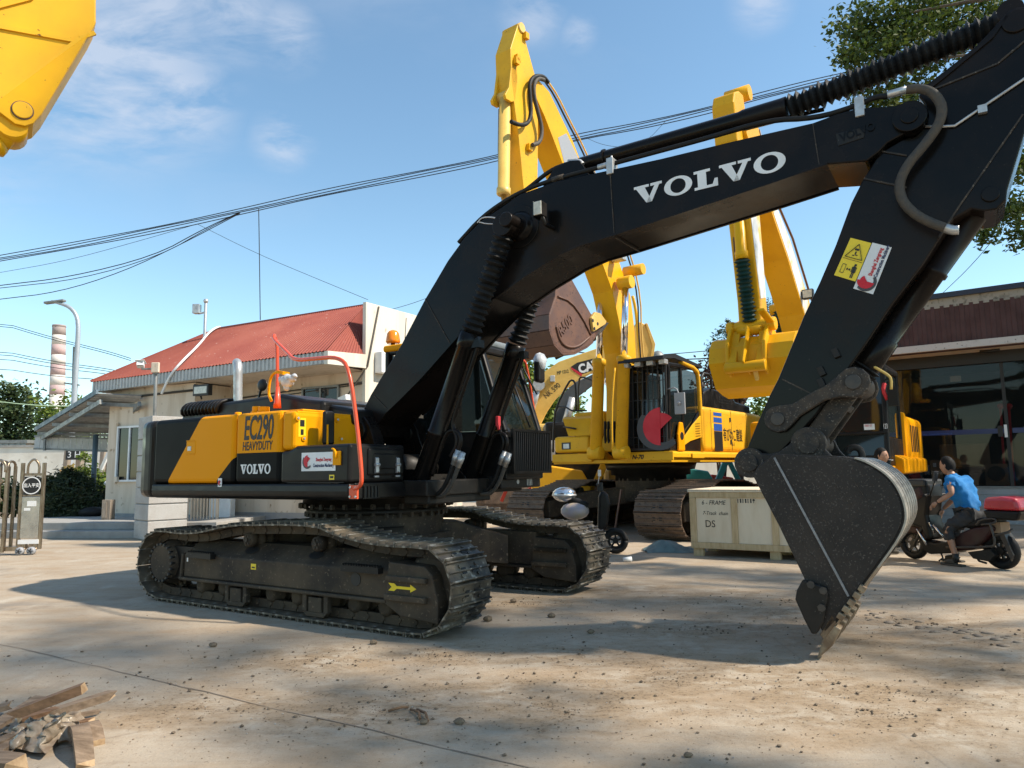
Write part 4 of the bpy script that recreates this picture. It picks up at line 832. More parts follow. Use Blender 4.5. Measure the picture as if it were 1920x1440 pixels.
for a,b in (((1450,945),(1463,980)),((1463,980),(1476,1000)),((1560,900),(1600,950)),((1480,900),(1500,960)),((1600,900),(1655,985)),((1540,960),(1570,1030)),((1500,1010),(1530,1050)),((1610,1010),(1640,1030))): sc1=M(); sc1.bar(V.oy(a,-KY-.001),V.oy(b,-KY-.001),.003,.004,up=(0,1,0)); sc1.build('scratch',MBK2,bko)
# ================================================================ GATEHOUSE
G=Fr(-4.3,16.6,-.4307)
MWL=mat('cream_render',(.66,.55,.43),(.45,.34,.23),1.3,.48,.78,rough=.85,c3=(.30,.21,.13),sc3=5,lo3=.66,hi3=.76,bump=.2,streak=(2.2,2.2,.3))
MWW=mat('white_render',(.70,.65,.55),(.54,.47,.37),1.2,.48,.78,rough=.85,c3=(.40,.33,.25),sc3=4,lo3=.68,hi3=.78,bump=.15,streak=(2,2,.25))
MSK=mat('grey_plinth',(.24,.245,.25),(.32,.30,.28),3,rough=.85)
MRF=mat('red_roof_sheet',(.31,.088,.062),(.26,.07,.055),.8,.4,.7,rough=.7,c3=(.42,.24,.20),sc3=11,lo3=.67,hi3=.76,spec=.2)
MFA=mat('white_corrugated',(.52,.52,.50),(.42,.42,.40),4,.4,.7,rough=.6,c3=(.25,.23,.2),sc3=9,lo3=.68,hi3=.78)
MCC=mat('concrete_grey',(.34,.33,.31),(.27,.26,.24),3,rough=.85,bump=.15)
MGR=mat('granite_block',(.44,.43,.41),(.37,.34,.31),2,.4,.7,rough=.7,c3=(.16,.14,.12),sc3=120,lo3=.60,hi3=.66)
MGS=mat('grey_steel',(.24,.25,.245),(.18,.185,.18),6,rough=.5,metal=.3)
MST=mat('stained_stainless',(.34,.28,.21),(.16,.11,.065),7,.4,.7,rough=.35,metal=.85,streak=(3,3,.6))
MSS=mat('stainless_panel',(.55,.55,.54),(.35,.33,.31),5,.4,.7,rough=.22,metal=.9)
GH=thing('gatehouse','cream gatehouse with a red corrugated roof and white ribbed eaves behind the black excavator','building',(G.X,G.Y,0),G.a)
XL=-8.28
m=M(); m.box(-7.95,-4.62,.32,5.2,.12,3.86); m.box(-4.62,-.05,1.5,5.2,.12,3.98); m.build('wall',MWL,GH)
m=M(); m.box(-7.97,-4.60,.30,.318,.0,.42); m.box(-4.62,-.05,1.48,1.498,.0,.42); m.build('plinth',MSK,GH)
m=M(); m.box(-4.0,-.02,1.40,1.5,2.66,2.74); m.build('string_course',MWL,GH)
m=M(); m.add([(XL,.02,3.80),(-.09,.02,4.0),(-.09,1.5,4.0),(XL,5.4,3.80)],[(0,1,2,3)]); m.build('soffit',MWL,GH)
# corrugated fascia (front and right return), each rib modelled
def corr(p0,p1,z0,z1,pitch,amp,name,mt,parent,flip=1,dz=0):
    p0,p1=Vector(p0),Vector(p1); d=p1-p0; L=d.length; d/=L; n=Vector((d.y,-d.x,0))*flip; vs=[];fs=[]; k=int(L/pitch)
    pr=[(0,0),(.30,0),(.42,1),(.80,1),(.92,0)]
    pts=[(i+a)*pitch for i in range(k) for a,_ in pr]+[L]; am=[b for i in range(k) for _,b in pr]+[0]
    m=M()
    for t,a in zip(pts,am):
        q=p0+d*min(t,L)+n*(a*amp); e=dz*min(t,L)/L; vs+= [(q.x,q.y,z0+e),(q.x,q.y,z1+e)]
    for i in range(len(pts)-1): fs.append((2*i,2*i+2,2*i+3,2*i+1))
    m.add(vs,fs); return m.build(name,mt,parent)
corr((XL,0,0),(-.08,0,0),3.79,4.07,.125,.035,'ribbed_fascia',MFA,GH,dz=.20)
corr((XL,5.3,0),(XL,0,0),3.80,4.10,.125,.035,'ribbed_fascia',MFA,GH)
m=M(); m.prism([(XL+.02,3.79),(-.05,3.99),(-.05,4.26),(XL+.02,4.06)],.03,.07,'y'); m.build('fascia_board',MFA,GH)
m=M(); m.prism([(-.03,3.97),(1.455,4.05),(1.455,4.40),(-.03,4.28)],-.09,.02,'x'); m.build('eave_block',MWW,GH)
# roof slopes with ribs
def slope(a,b,c,d,pitch,amp,name,mt,parent): # a-b eave, d-c ridge; ribs run a->d
    a,b,c,d=map(Vector,(a,b,c,d)); n=(b-a).cross(d-a).normalized(); k=max(2,int((b-a).length/pitch)); m=M(); vs=[];fs=[]
    pr=[(0,0),(.55,0),(.66,1),(.88,1)]
    for i in range(k):
        for t,h in pr:
            u=(i+t)/k; vs+=[a.lerp(b,u)+n*h*amp,d.lerp(c,u)+n*h*amp]
    vs+=[b,c]
    for i in range(len(vs)//2-1): fs.append((2*i,2*i+2,2*i+3,2*i+1))
    m.add(vs,fs); return m.build(name,mt,parent)
zr=5.88
slope((-8.32,-.04,4.07),(-.06,-.04,4.28),(-.85,2.6,zr+.14),(-6.4,2.6,zr-.02),.11,.018,'roof_slope',MRF,GH)
slope((-.06,-.02,4.27),(-.03,2.6,4.45),(-.85,2.6,zr+.12),(-.851,2.59,zr+.12),.12,.02,'roof_hip',MRF,GH)
slope((-8.32,5.3,4.1),(-8.32,-.04,4.08),(-6.4,2.6,zr-.02),(-6.4,2.7,zr-.02),.16,.03,'roof_hip',MRF,GH)
slope((-.9,5.3,4.14),(-8.32,5.3,4.1),(-6.4,2.62,zr-.02),(-.9,2.62,zr+.1),.2,.03,'roof_slope',MRF,GH)
m=M(); m.bar((-6.4,2.6,zr-.01),(-.85,2.6,zr+.12),.12,.05); m.build('ridge_cap',MRF,GH); m=M(); m.bar((-8.32,-.04,4.10),(-6.4,2.6,zr-.01),.1,.05); m.build('ridge_cap',MRF,GH)
m=M(); m.prism([(1.46,0),(1.46,5.76),(3.81,5.86),(6.5,5.9),(6.5,0)],-.10,-.005,'x'); m.build('tall_wall',MWW,GH)
m=M(); m.box(-.86,-.11,2.75,6.4,0,5.84); m.build('tall_block',MWW,GH)
# window in recess, left bay window
def window(parent,x0,x1,y,z0,z1,n=2,fr=MGS,depth=.06):
    m=M(); t=.05
    m.box(x0,x1,y-depth,y+.01,z0,z0+t); m.box(x0,x1,y-depth,y+.01,z1-t,z1); m.box(x0,x0+t,y-depth,y+.01,z0+t,z1-t); m.box(x1-t,x1,y-depth,y+.01,z0+t,z1-t)
    for k in range(1,n): xx=x0+(x1-x0)*k/n; m.box(xx-t/2,xx+t/2,y-depth*.8,y+.01,z0+t,z1-t)
    f=m.build('window',fr,parent)
    for k in range(n):
        a=x0+(x1-x0)*k/n+t*.6; b=x0+(x1-x0)*(k+1)/n-t*.6; m=M(); m.box(a,b,y-.012,y-.006,z0+t,z1-t); m.build('pane',MGL,f)
    return f
q0=G.oy((568,727),1.48); q1=G.oy((637,760),1.48); window(GH,q0[0],q1[0],1.48,1.75,q0[2],2)
q0=G.oy((223,800),.30); q1=G.oy((248,903),.30); window(GH,q0[0],q1[0]+.35,.30,q1[2],q0[2],2,MWH)
m=M(); m.box(q0[0]-.08,q0[0]-.0,.27,.32,q1[2]-.05,q0[2]+.1); m.box(q0[0]+.06,q0[0]+.18,.18,.24,q1[2],q1[2]+.14); m.build('window_reveal',MWL,GH)
# conduit over the roof, cables, flood light
pcw=[G.oy((303,742),-.02),G.oy((318,708),-.09),G.oy((340,682),.0),G.oy((372,651),.9),G.oy((390,628),1.9),G.oy((403,618),2.4),G.oy((412,616),2.65)]
m=M(); m.tube([(a,b,c+.05) for a,b,c in pcw],.032,8,smooth=2); tag(m.build('conduit',MWH,GH),'x','x'); o=COL.objects[-1]; del o['label']; del o['category']
q=G.oy((374,731),-.05); m=M(); m.box(q[0]-.27,q[0]+.27,-.02,.12,q[2]-.14,q[2]+.14); m.tube([(q[0]-.30,.05,q[2]+.16),(q[0]-.36,.2,q[2]+.17),(q[0]-.30,.3,q[2]-.2)],.025,6); fo=m.build('flood_light',MBLK,GH,bev=.02); m=M(); m.box(q[0]-.22,q[0]+.22,-.03,-.018,q[2]-.09,q[2]+.09); m.build('lens',MLN,fo)
m=M(); m.tube([(-7.9,.29,3.60),(-4.7,.29,3.66)],.03,6); m.tube([(-4.6,1.47,3.5),(-2.4,1.47,3.62),(-.1,1.46,3.7)],.02,6); m.tube([(-4.6,1.47,3.42),(-2,1.47,3.55),(-.1,1.46,3.66)],.014,6); m.build('cable',MHO,GH)
m=M(); a=G.ox((711,575),.03); b=G.ox((670,735),.05); m.tube([(.02,a[1],a[2]),(.03,1.5,4.1),(-.4,1.3,3.4),(-.9,1.25,2.2)],.022,6); m.build('cable',MHO,GH)
# camera on the recessed wall, wall mounted unit
q=G.oy((645,748),.9); m=M(); m.obox(q,(.16,-.05,.03),(.02,.07,0),(-.01,0,.07)); m.bar((q[0]+.05,.95,q[2]-.05),(q[0]+.05,1.4,q[2]-.1),.04,.04); m.build('wall_camera',MWH,GH,bev=.015)
q=G.ox((708,675),.02); m=M(); m.box(0,.22,q[1]-.1,q[1]+.3,q[2]-.35,q[2]+.2); m.build('wall_unit',MWH,GH,bev=.02)
# camera mast behind the ridge
p=atY(384,622,21); m=M(); m.cyl((0,0,-2.6),(0,0,.92),.045,n=10); m.sph((0,0,.93),.08,8); m.bar((-.22,0,.55),(.05,0,.60),.05,.05); m.box(-.36,-.16,-.10,.10,.55,.83); mo=m.build('camera_mast',[MSI],None,bev=.01); mo.location=p; tag(mo,'white camera box on a thin steel mast rising behind the red roof','camera')
# ---------------------------------------------------------------- gate pillar of granite blocks
pp=ground(277,1014); PI_=thing('gate_pillar','square pale granite block pillar left of the excavator counterweight','pillar',(pp.x+.0,pp.y+.55,0),math.radians(46))
hts=[0,.43,.80,1.17,1.53,1.90,2.27,2.80]; w=.43
first=None
for a,b in zip(hts,hts[1:]):
    k=rnd.uniform(-.004,.004); m=M(); m.box(-w+k,w+k,-w-k,w-k,a+.012,b-.012); m.build('granite_block',MGR,PI_,bev=.012)
m=M(); m.box(-w+.03,w-.03,-w+.03,w-.03,0,2.78); m.build('core',MCC,PI_)
q=Vector(atY(290,782,pp.y+.5)); q1=Vector(atY(289,690,pp.y+.5))
m=M(); m.cyl((q.x,q.y,q.z-.05),(q.x-.02,q.y,q1.z),.04,n=10); m.box(q.x-.06,q.x+.06,q.y-.07,q.y-.02,q1.z-.15,q1.z+.12); m.bar((q.x-.36,q.y,q1.z-.02),(q.x,q.y,q1.z-.02),.04,.04); po=m.build('camera_pole',MGS,None,bev=.006); tag(po,'short grey pole with a security camera on top of the granite pillar','camera')
m=M(); c=Vector((q.x-.36,q.y-.05,q1.z+.08)); m.obox(c,(.07,.03,0),(-.06,.14,-.02),(0,.01,.055)); m.obox(c+Vector((0,0,.065)),(.10,.03,0),(-.06,.17,-.02),(0,0,.008)); m.build('camera_head',MWH,po,bev=.01); m=M(); m.obox(c+Vector((.055,-.135,0)),(.05,.02,0),(0,.005,0),(0,0,.045)); m.build('lens',MBLK,po)
m=M(); m.box(q.x-.09,q.x+.09,q.y-.10,q.y-.03,q1.z-.12,q1.z+.12); m.build('junction_box',MWL,po,bev=.015)
# metal fence right of the pillar
p0=ground(323,1006)+Vector((0,.6,0)); p1=ground(398,1000)+Vector((0,.2,0)); FE=thing('bar_fence','low white barred steel fence panel between granite pillar and gatehouse wall','fence')
d=(p1-p0)
for z in (.22,1.02,1.5): m=M(); m.bar((p0.x,p0.y,z),(p1.x,p1.y,z),.04,.05); m.build('rail',MWL,FE)
for k in range(11):
    q=p0+d*(k/10); m=M(); m.bar((q.x,q.y,.02),(q.x,q.y,1.55),.025,.025); m.build('bar',MWL,FE)
m=M(); q=p0+d*1.03; m.bar((q.x,q.y,0),(q.x,q.y,1.6),.06,.06); m.build('post',MWL,FE)
m=M(); q=p0+d*.68+Vector((0,.8,0)); m.box(q.x-.28,q.x+.28,q.y,q.y+.35,.1,1.2); o=m.build('white_cabinet',MWH,None,bev=.02); tag(o,'small pale cabinet standing behind the barred fence','cabinet')
# ---------------------------------------------------------------- steps
a=ground(70,1010); b=ground(236,1010); dx=(b-a).normalized(); dy=Vector((-dx.y,dx.x,0))
ST=thing('entrance_steps','two wide grey concrete steps left of the granite pillar','steps',(a.x,a.y,0),math.atan2(dx.y,dx.x)); L_=(b-a).length
m=M(); m.box(-3.0,L_+2.0,0,8,0,.17); m.build('step',MCC,ST,bev=.012); m=M(); m.box(-3.0,L_+2.0,.42,8,.172,.34); m.build('step',MCC,ST,bev=.012)
# ---------------------------------------------------------------- canopy at the left side of the gatehouse
A=atY(182,738,19.6); B=atY(266,742,19.3); C_=atY(66,808,23.2); D_=atY(214,812,22.6)
CN=thing('canopy','grey corrugated lean-to canopy with steel purlins left of the gatehouse','canopy')
MCS=mat('grey_sheet',(.36,.36,.35),(.27,.26,.25),4,rough=.55,metal=.2)
MBT=mat('blue_grey_trim',(.10,.15,.19),(.08,.12,.15),4,rough=.5)
m=M(); vs=[];fs=[]; NU=76; 
for i in range(NU+1):
    u=i/NU
    for j in range(5):
        v=j/4; p=A.lerp(B,v).lerp(C_.lerp(D_,v),u); vs.append(p+Vector((0,0,.035*math.sin(u*NU*1.57))))
for i in range(NU):
    for j in range(4): fs.append((i*5+j,i*5+j+1,i*5+j+6,i*5+j+5))
m.add(vs,fs,0,True); m.build('roof_sheet',MCS,CN)
up=Vector((0,0,1))
m=M(); m.bar(A+up*.05,C_+up*.05,.06,.13); m.build('edge_trim',MBT,CN)
for u in (.14,.42,.70,.97):
    p,q=A.lerp(C_,u)-up*.11,B.lerp(D_,u)-up*.11; m=M(); m.bar(p+(q-p)*.02,q,.06,.10); m.build('purlin',MGS,CN)
for v in (.10,.96):
    p,q=A.lerp(B,v)-up*.22,C_.lerp(D_,v)-up*.22; m=M(); m.bar(p,q,.08,.13); m.build('rafter',MGS,CN)
a,b=C_-up*.05,D_-up*.05
for k in range(13):
    p,q=a.lerp(b,k/13+.004),a.lerp(b,(k+1)/13-.004); m=M(); m.bar((p+q)/2*1-(q-p)/2-up*.30,(q+p)/2+(q-p)/2-up*.30,.02,.42); m.build('valance_panel',MFA,CN)
m=M(); m.bar(a-up*.52,b-up*.52,.06,.06); m.bar(a-up*.12,b-up*.12,.06,.06); m.build('valance_rail',MGS,CN)
p=atY(179,830,22.2); m=M(); m.cyl((p.x,p.y,.3),(p.x,p.y,p.z+.25),.075,n=14); m.build('post',MBT,CN)
p=atY(84,830,23); m=M(); m.bar((p.x,p.y,p.z-.25),(p.x,p.y,p.z+.3),.06,.06); m.build('bracket',MGS,CN)
# ---------------------------------------------------------------- far boundary wall, shed, tarpaulin
WY=31
a=atY(-160,866,WY); b=atY(230,866,WY); m=M(); m.box(a.x,b.x+6,WY,WY+.25,0,a.z+.55); wo=m.build('boundary_wall',mat('whitewash',(.74,.70,.62),(.60,.55,.47),1,.45,.7,rough=.9,c3=(.4,.35,.28),sc3=3,lo3=.66,hi3=.76)); tag(wo,'long sunlit whitewashed boundary wall behind the dark shrubs','wall')
m=M(); m.box(a.x,b.x+6,WY-.05,WY+.3,a.z+.552,a.z+.65); m.build('coping',MCC,wo)
a=atY(-40,860,36); b=atY(48,840,36); SH=thing('blue_shed','pale blue corrugated sheet shed roofline behind the whitewashed wall','shed'); corr((a.x-3,36,0),(b.x,36,0),0,b.z+.25,.3,.05,'sheet',mat('pale_blue_sheet',(.30,.37,.42),(.24,.30,.34),3,rough=.6),SH); m=M(); m.box(a.x-3.2,b.x+.2,35.8,40,b.z+.25,b.z+.4); m.build('roof',MGS,SH)
MTP=mat('green_tarpaulin',(.012,.085,.05),(.02,.12,.07),2,rough=.55)
m=M(); vs=[];fs=[]
for i in range(17):
    for j in range(7):
        u,v=i/16,j/6; t=atY(46+62*u,841+6*math.sin(u*9)*0+3*math.sin(u*math.pi),34.5); bt=atY(46+62*u,866,34.5); p=t.lerp(bt,v); vs.append((p.x,p.y+.25*math.sin(u*14+v*2)-.2*v,p.z+.05*math.sin(u*11)))
for i in range(16):
    for j in range(6): fs.append((i*7+j,i*7+j+1,i*7+j+8,i*7+j+7))
m.add(vs,fs,0,True); o=m.build('tarpaulin',MTP); tag(o,'dark green tarpaulin draped behind the whitewashed wall','tarpaulin')
m=M(); m.tube([atY(px,py,33.9) for px,py in ((52,846),(62,856),(72,858),(80,848),(74,844),(70,850),(78,856),(82,868))],.05,6,smooth=2); o=m.build('white_hose',MWH); tag(o,'white hose looped over the dark green tarpaulin','hose')
# old timber props and tags
MTI=mat('weathered_timber',(.30,.25,.20),(.19,.155,.12),3,rough=.85,streak=(6,6,.7),bump=.2)
for i,(x0,y0,x1,y1,w) in enumerate(((122,868,128,842,.22),(146,930,152,838,.26),(187,905,195,838,.2),(200,905,203,838,.18),(208,905,210,838,.14))):
    p=atY(x0,y0,27.5+i*.3); q=atY(x1,y1,27.5+i*.3); m=M(); p.z=0; m.bar(p,q,w,w*.8); o=m.build('timber_prop',MTI,None,bev=.02); tag(o,['leaning weathered timber left of the white lamp post foot','thick weathered timber right of the small number board','weathered timber just right of the canopy post','thin timber behind the leaning white pole','timber nearest the gatehouse wall under the canopy'][i],'timber','timber props behind the canopy')
p=atY(178,905,26); q=atY(209,838,26); m=M(); m.bar(p,q,.10,.10); o=m.build('white_pole',MWH); tag(o,'white pole leaning diagonally behind the canopy post','pole')
p=atY(139,852,27.2); m=M(); m.box(p.x-.32,p.x+.34,p.y,p.y+.05,p.z-.2,p.z+.2); o=m.build('number_board',MBLK); tag(o,'small black board with white characters below the canopy','board'); text('lettering','3 H',.34,MWH,o,(p.x-.26,p.y-.004,p.z-.12),(1,0,0),(0,0,1))
p=atY(202,906,24); m=M(); m.sph(p,.13,10,sc=(1,.6,.7)); o=m.build('white_bowl',MWH); tag(o,'white round bowl among the bright green leaves beside the gatehouse wall','bowl')
p=ground(172,968,.34); m=M(); m.sph((0,0,.12),.28,10,sc=(1.3,1,.5)); o=m.build('black_sack',MRB); o.location=p; tag(o,'black sack slumped at the foot of the canopy post','sack')
p=ground(203,974,.34); m=M(); m.box(-.12,.1,-.12,.12,0,.5); m.box(-.10,.02,-.14,-.12,.05,.45); o=m.build('wooden_stool',MTI,None,bev=.01); o.location=p; tag(o,'small wooden stool against the gatehouse wall','stool')
# ---------------------------------------------------------------- street lamp and chimney
p=atY(137,870,30); t=atY(146,640,30); LMP=thing('street_lamp','tall grey curved street lamp left of the red roof','street lamp',(p.x,p.y,0))
Lz=lambda px,py: Vector(atY(px,py,30))-Vector((p.x,p.y,0))
m=M(); top=[Lz(136,800),Lz(141,720),Lz(146,640),Lz(147,605),Lz(142,588),Lz(130,575),Lz(110,568),Lz(97,565)]; base=Lz(136,800); m.tube([Vector((base.x,0,0)),base]+top[1:],[.13,.055],12,smooth=1); m.build('post',mat('galvanised',(.42,.45,.48),(.36,.39,.42),4,rough=.45,metal=.4),LMP)
m=M(); a=Lz(103,566); m.obox(a,(.42,0,.05),(0,.12,0),(0,0,.05)); m.build('lamp_head',MGS,LMP,bev=.03)
m=M(); a=Lz(137,690); m.bar(Lz(136,748),Lz(139,650),.07,.07); a=Lz(136,718); m.bar(a+Vector((-.35,0,0)),a+Vector((.3,0,-.1)),.06,.06); m.build('side_bracket',MGS,LMP)
CY=150; a=atY(93.5,756,CY); b=atY(120,756,CY); a2=atY(100,611,CY); b2=atY(122,611,CY)
CHM=thing('chimney','tall faded red and white banded industrial chimney on the left skyline','chimney',((a.x+b.x)/2,CY,0))
cr_=mat('faded_red_band',(.42,.29,.28),(.50,.37,.35),.4,rough=.8); cw_=mat('faded_white_band',(.62,.58,.54),(.54,.49,.45),.4,rough=.8); cg=mat('chimney_cap',(.30,.24,.22),(.36,.28,.26),.4,rough=.8)
z1=a2.z; zb=a.z; rb=(b.x-a.x)/2; rt=(b2.x-a2.x)/2; dxc=(a2.x+b2.x)/2-(a.x+b.x)/2
zz=[atY(110,py,CY).z for py in (611,629,647,666,684,704,723,741)]+[zb-8,zb-20]
R_=lambda z: rt+(rb-rt)*(z1-z)/(z1-zb)
for i,(u,l) in enumerate(zip(zz,zz[1:])):
    m=M(); m.cyl((dxc*(l-zb)/(z1-zb),0,l),(dxc*(u-zb)/(z1-zb),0,u),R_(l),R_(u),n=28); m.build('band',cg if i==0 else (cw_ if i%2 else cr_),CHM)
m=M(); m.cyl((dxc,0,z1-.3),(dxc,0,z1+.1),rt*1.04,n=28); m.build('rim',cg,CHM)
m=M(); m.cyl((0,0,-1),(0,0,zb-20),rb*1.1,n=20); m.build('shaft',cr_,CHM)
# ---------------------------------------------------------------- retractable stainless gate
gp=ground(45,1040); RG=thing('retractable_gate','stained stainless steel retractable gate with a round black sign on its end panel','gate',(gp.x,gp.y,0),math.radians(8))
GT=Fr(gp.x,gp.y,math.radians(8))
def gb(p,q,w=.05,mt=MST,nm='bar',h=None): m=M(); m.bar(p,q,w,h or w); return m.build(nm,mt,RG,bev=.006)
xl=GT.oy((41,960),0)[0]; xr=GT.oy((75,960),0)[0]
m=M(); m.box(xl,xr,-.03,.05,.30,1.08); pn=m.build('end_panel',MSS,RG,bev=.008)
m=M(); m.box(xl+.02,xr-.02,-.036,-.031,1.085,1.52) if 0 else m.box(xl+.03,xr-.03,-.038,-.03,1.12,1.46); sg=m.build('sign_board',MBLK,RG)
cxs=(xl+xr)/2; m=M(); 
for i in range(28):
    a0,a1=2*math.pi*i/28,2*math.pi*(i+1)/28
    m.add([(cxs+r*math.cos(a),-.042,1.29+r*math.sin(a)) for r,a in ((.145,a0),(.165,a0),(.165,a1),(.145,a1))],[(0,1,2,3)])
m.build('ring',MWH,sg)
text('lettering','出入平安',.085,MWH,sg,(cxs,-.042,1.262),(1,0,0),(0,0,1),align='CENTER',sx=.82,bold=.001)
for x in (xl-.03,xr+.03): gb((x,0,.10),(x,0,1.72),.05,h=.06)
for x,k in ((xl-.03,0),): pass
m=M(); m.tube([(xl+.06,0,1.5),(xl+.06,0,1.68),(xl+.11,0,1.76),(cxs,0,1.79),(xr-.11,0,1.76),(xr-.06,0,1.68),(xr-.06,0,1.5)],.022,8,smooth=1); m.build('arch',MST,RG); gb((xl,0,1.5),(xr,0,1.5),.05,nm='rail'); gb((xl,0,1.10),(xr,0,1.10),.04,nm='rail')
m=M(); m.box(xl-.02,xr+.02,-.04,.0,.20,.28); m.build('white_strip',MWH,RG)
m=M(); m.box(xl+.05,xr-.16,-.034,-.031,.82,.87); m.box(xr-.22,xr-.06,-.034,-.031,.90,1.0); m.build('paper_tag',MWH,RG)
for k,x in enumerate((xl+.05,xr-.07)):
    m=M(); m.rev((x,-.13,.075),(x,-.05,.075),[(0,.04),(.1,.07),(.9,.075),(1,.04)],16); wo=m.build('wheel',MGY,RG); m=M()
    for j in range(5): a=j*1.257; m.bar((x,-.135,.075),(x+.055*math.cos(a),-.135,.075+.055*math.sin(a)),.008,.014,up=(0,1,0))
    m.build('spokes',MBLK,wo); m=M(); m.cyl((x-.02,.0,.12),(x+.0,-.02,.16),.09,n=12); m.box(x-.08,x+.07,-.04,.06,.10,.22); m.build('wheel_housing',MST,RG,bev=.02)
for fx in (-.24,-.36,-.98,-1.1,-1.75,-1.87,-2.5):
    for y in (-.12,.16): gb((xl+fx,y,.06),(xl+fx,y,1.66),.05)
    m=M(); m.tube([(xl+fx,-.12,1.6),(xl+fx,-.10,1.72),(xl+fx,.02,1.76),(xl+fx,.14,1.72),(xl+fx,.16,1.6)],.024,8,smooth=1); m.build('arch',MST,RG)
for fx in (-.24,-.98,-1.75):
    m=M(); c=xl+fx; m.tube([(c-.24,-.14,1.55),(c-.24,-.14,1.68),(c-.17,-.14,1.77),(c-.08,-.14,1.77),(c-.02,-.14,1.68),(c-.02,-.14,1.55)],.026,8,smooth=1); m.build('arch',MST,RG)
for x0 in (-.4,-1.15,-1.9):
    for z0,z1 in ((.35,1.05),(.75,1.4)):
        gb((xl+x0-.75,-.17,z0),(xl+x0+.12,-.17,z1),.035,h=.07); gb((xl+x0-.75,-.20,z1),(xl+x0+.12,-.20,z0),.035,h=.07)
gb((xl-.45,-.05,.12),(xl+.0,-.05,.12),.08,nm='foot'); m=M(); m.cyl((xl-.55,-.2,.07),(xl-.55,-.1,.07),.07,n=14); m.build('wheel',MGY,RG)
# ---------------------------------------------------------------- overhead cables
def wire(name,label,pts,Y0,Y1,r,n=1,spread=.0,grp=None,mt=MBLK):
    for k in range(n):
        m=M(); Q=[]; K=len(pts)
        for i,(px,py) in enumerate(pts):
            Q.append(Vector(atY(px,py,Y0+(Y1-Y0)*i/(K-1)))+Vector((0,0,spread*(k-(n-1)/2)*(1+.6*math.sin(i*1.9+k)))))
        m.tube(Q,r,5,smooth=2); o=m.build(name,mt); tag(o,label[k] if isinstance(label,list) else label,'cable',grp)
bund=[(-1500,640),(-60,492),(0,486),(150,460),(300,427),(450,397),(620,361),(780,326),(930,296),(1080,260),(1200,236),(1330,204),(1420,183),(1570,146),(1760,105),(1990,60),(3400,-300)]
wire('overhead_cable',['lowest strand of the long cable bundle sagging across the whole sky','second lowest strand of the long cable bundle crossing the sky','second highest strand of the long cable bundle crossing the sky','highest strand of the long cable bundle crossing the whole sky'],bund,24,20,.015,4,.07,'strands of the long cable bundle')
wire('overhead_cable','black cable joining the main bundle from the lower left, uppermost of three',[(-1200,640),(-40,541),(0,535),(130,520),(290,480),(380,430),(450,398)],25,23,.016)
wire('overhead_cable','black cable joining the main bundle from the lower left, middle of three',[(-1200,650),(-40,545),(0,540),(150,524),(300,480),(390,428),(450,399)],25.5,23,.013)
wire('overhead_cable','black cable joining the main bundle from the lower left, lowest of three',[(-1200,665),(-40,566),(0,561),(110,548),(230,510),(340,458),(450,400)],25,23,.014)
wire('overhead_cable','thin grey cable just below the main bundle at far left',[(0,511),(120,490),(250,455),(370,420)],25,23,.008)
wire('drop_wire','plumb drop wire hanging straight down from the cable bundle to the red roof',[(485,392),(486,450),(488,600)],22,22,.014)
wire('stay_wire','thin wire slanting down from the cable bundle to the white tall wall',[(370,420),(480,475),(600,525),(690,562)],23,20,.007)
wire('stay_wire','thin wire slanting up from the white tall wall towards the boom',[(735,580),(770,570),(795,561)],20,20,.007)
for i,(y0,y1,nm) in enumerate(((600,668,'uppermost of the cables passing the banded chimney'),(604,672,'second cable from the top passing the banded chimney'),(656,697,'third cable from the top passing the banded chimney'),(661,701,'fourth cable from the top passing the banded chimney'),(670,706,'lowest thick cable passing the banded chimney'),(690,716,'faint lowest cable passing the banded chimney'))):
    wire('overhead_cable','thin dark '+nm,[(-1200,y0-40),(-20,y0-3),(100,y0+(y1-y0)*.42+5),(200,y0+(y1-y0)*.85),(245,y1+4)],48,44,.022)
wire('green_cable','pale green rope sagging in front of the left trees',[(-900,700),(-20,751),(60,760),(137,762)],27,29.5,.02,1,0,None,mat('pale_green',(.30,.42,.28),rough=.6))
wire('overhead_cable','thin loop of wire hanging below the cable bundle beside the tall yellow arm',[(1100,259),(1130,272),(1170,277),(1210,268),(1250,225)],20,20,.006)
wire('overhead_cable','long thin cable low in the sky behind the yellow cab',[(1180,668),(1260,664),(1390,652)],34,34,.02)
wire('overhead_cable','thicker black cable low in the sky behind the yellow cab',[(1000,650),(1180,672),(1300,675),(1400,664)],33,33,.028)
wire('overhead_cable','thin cable rising to the tree from the right roof edge',[(1765,552),(1830,490),(1900,400),(1960,330)],20,12,.008)
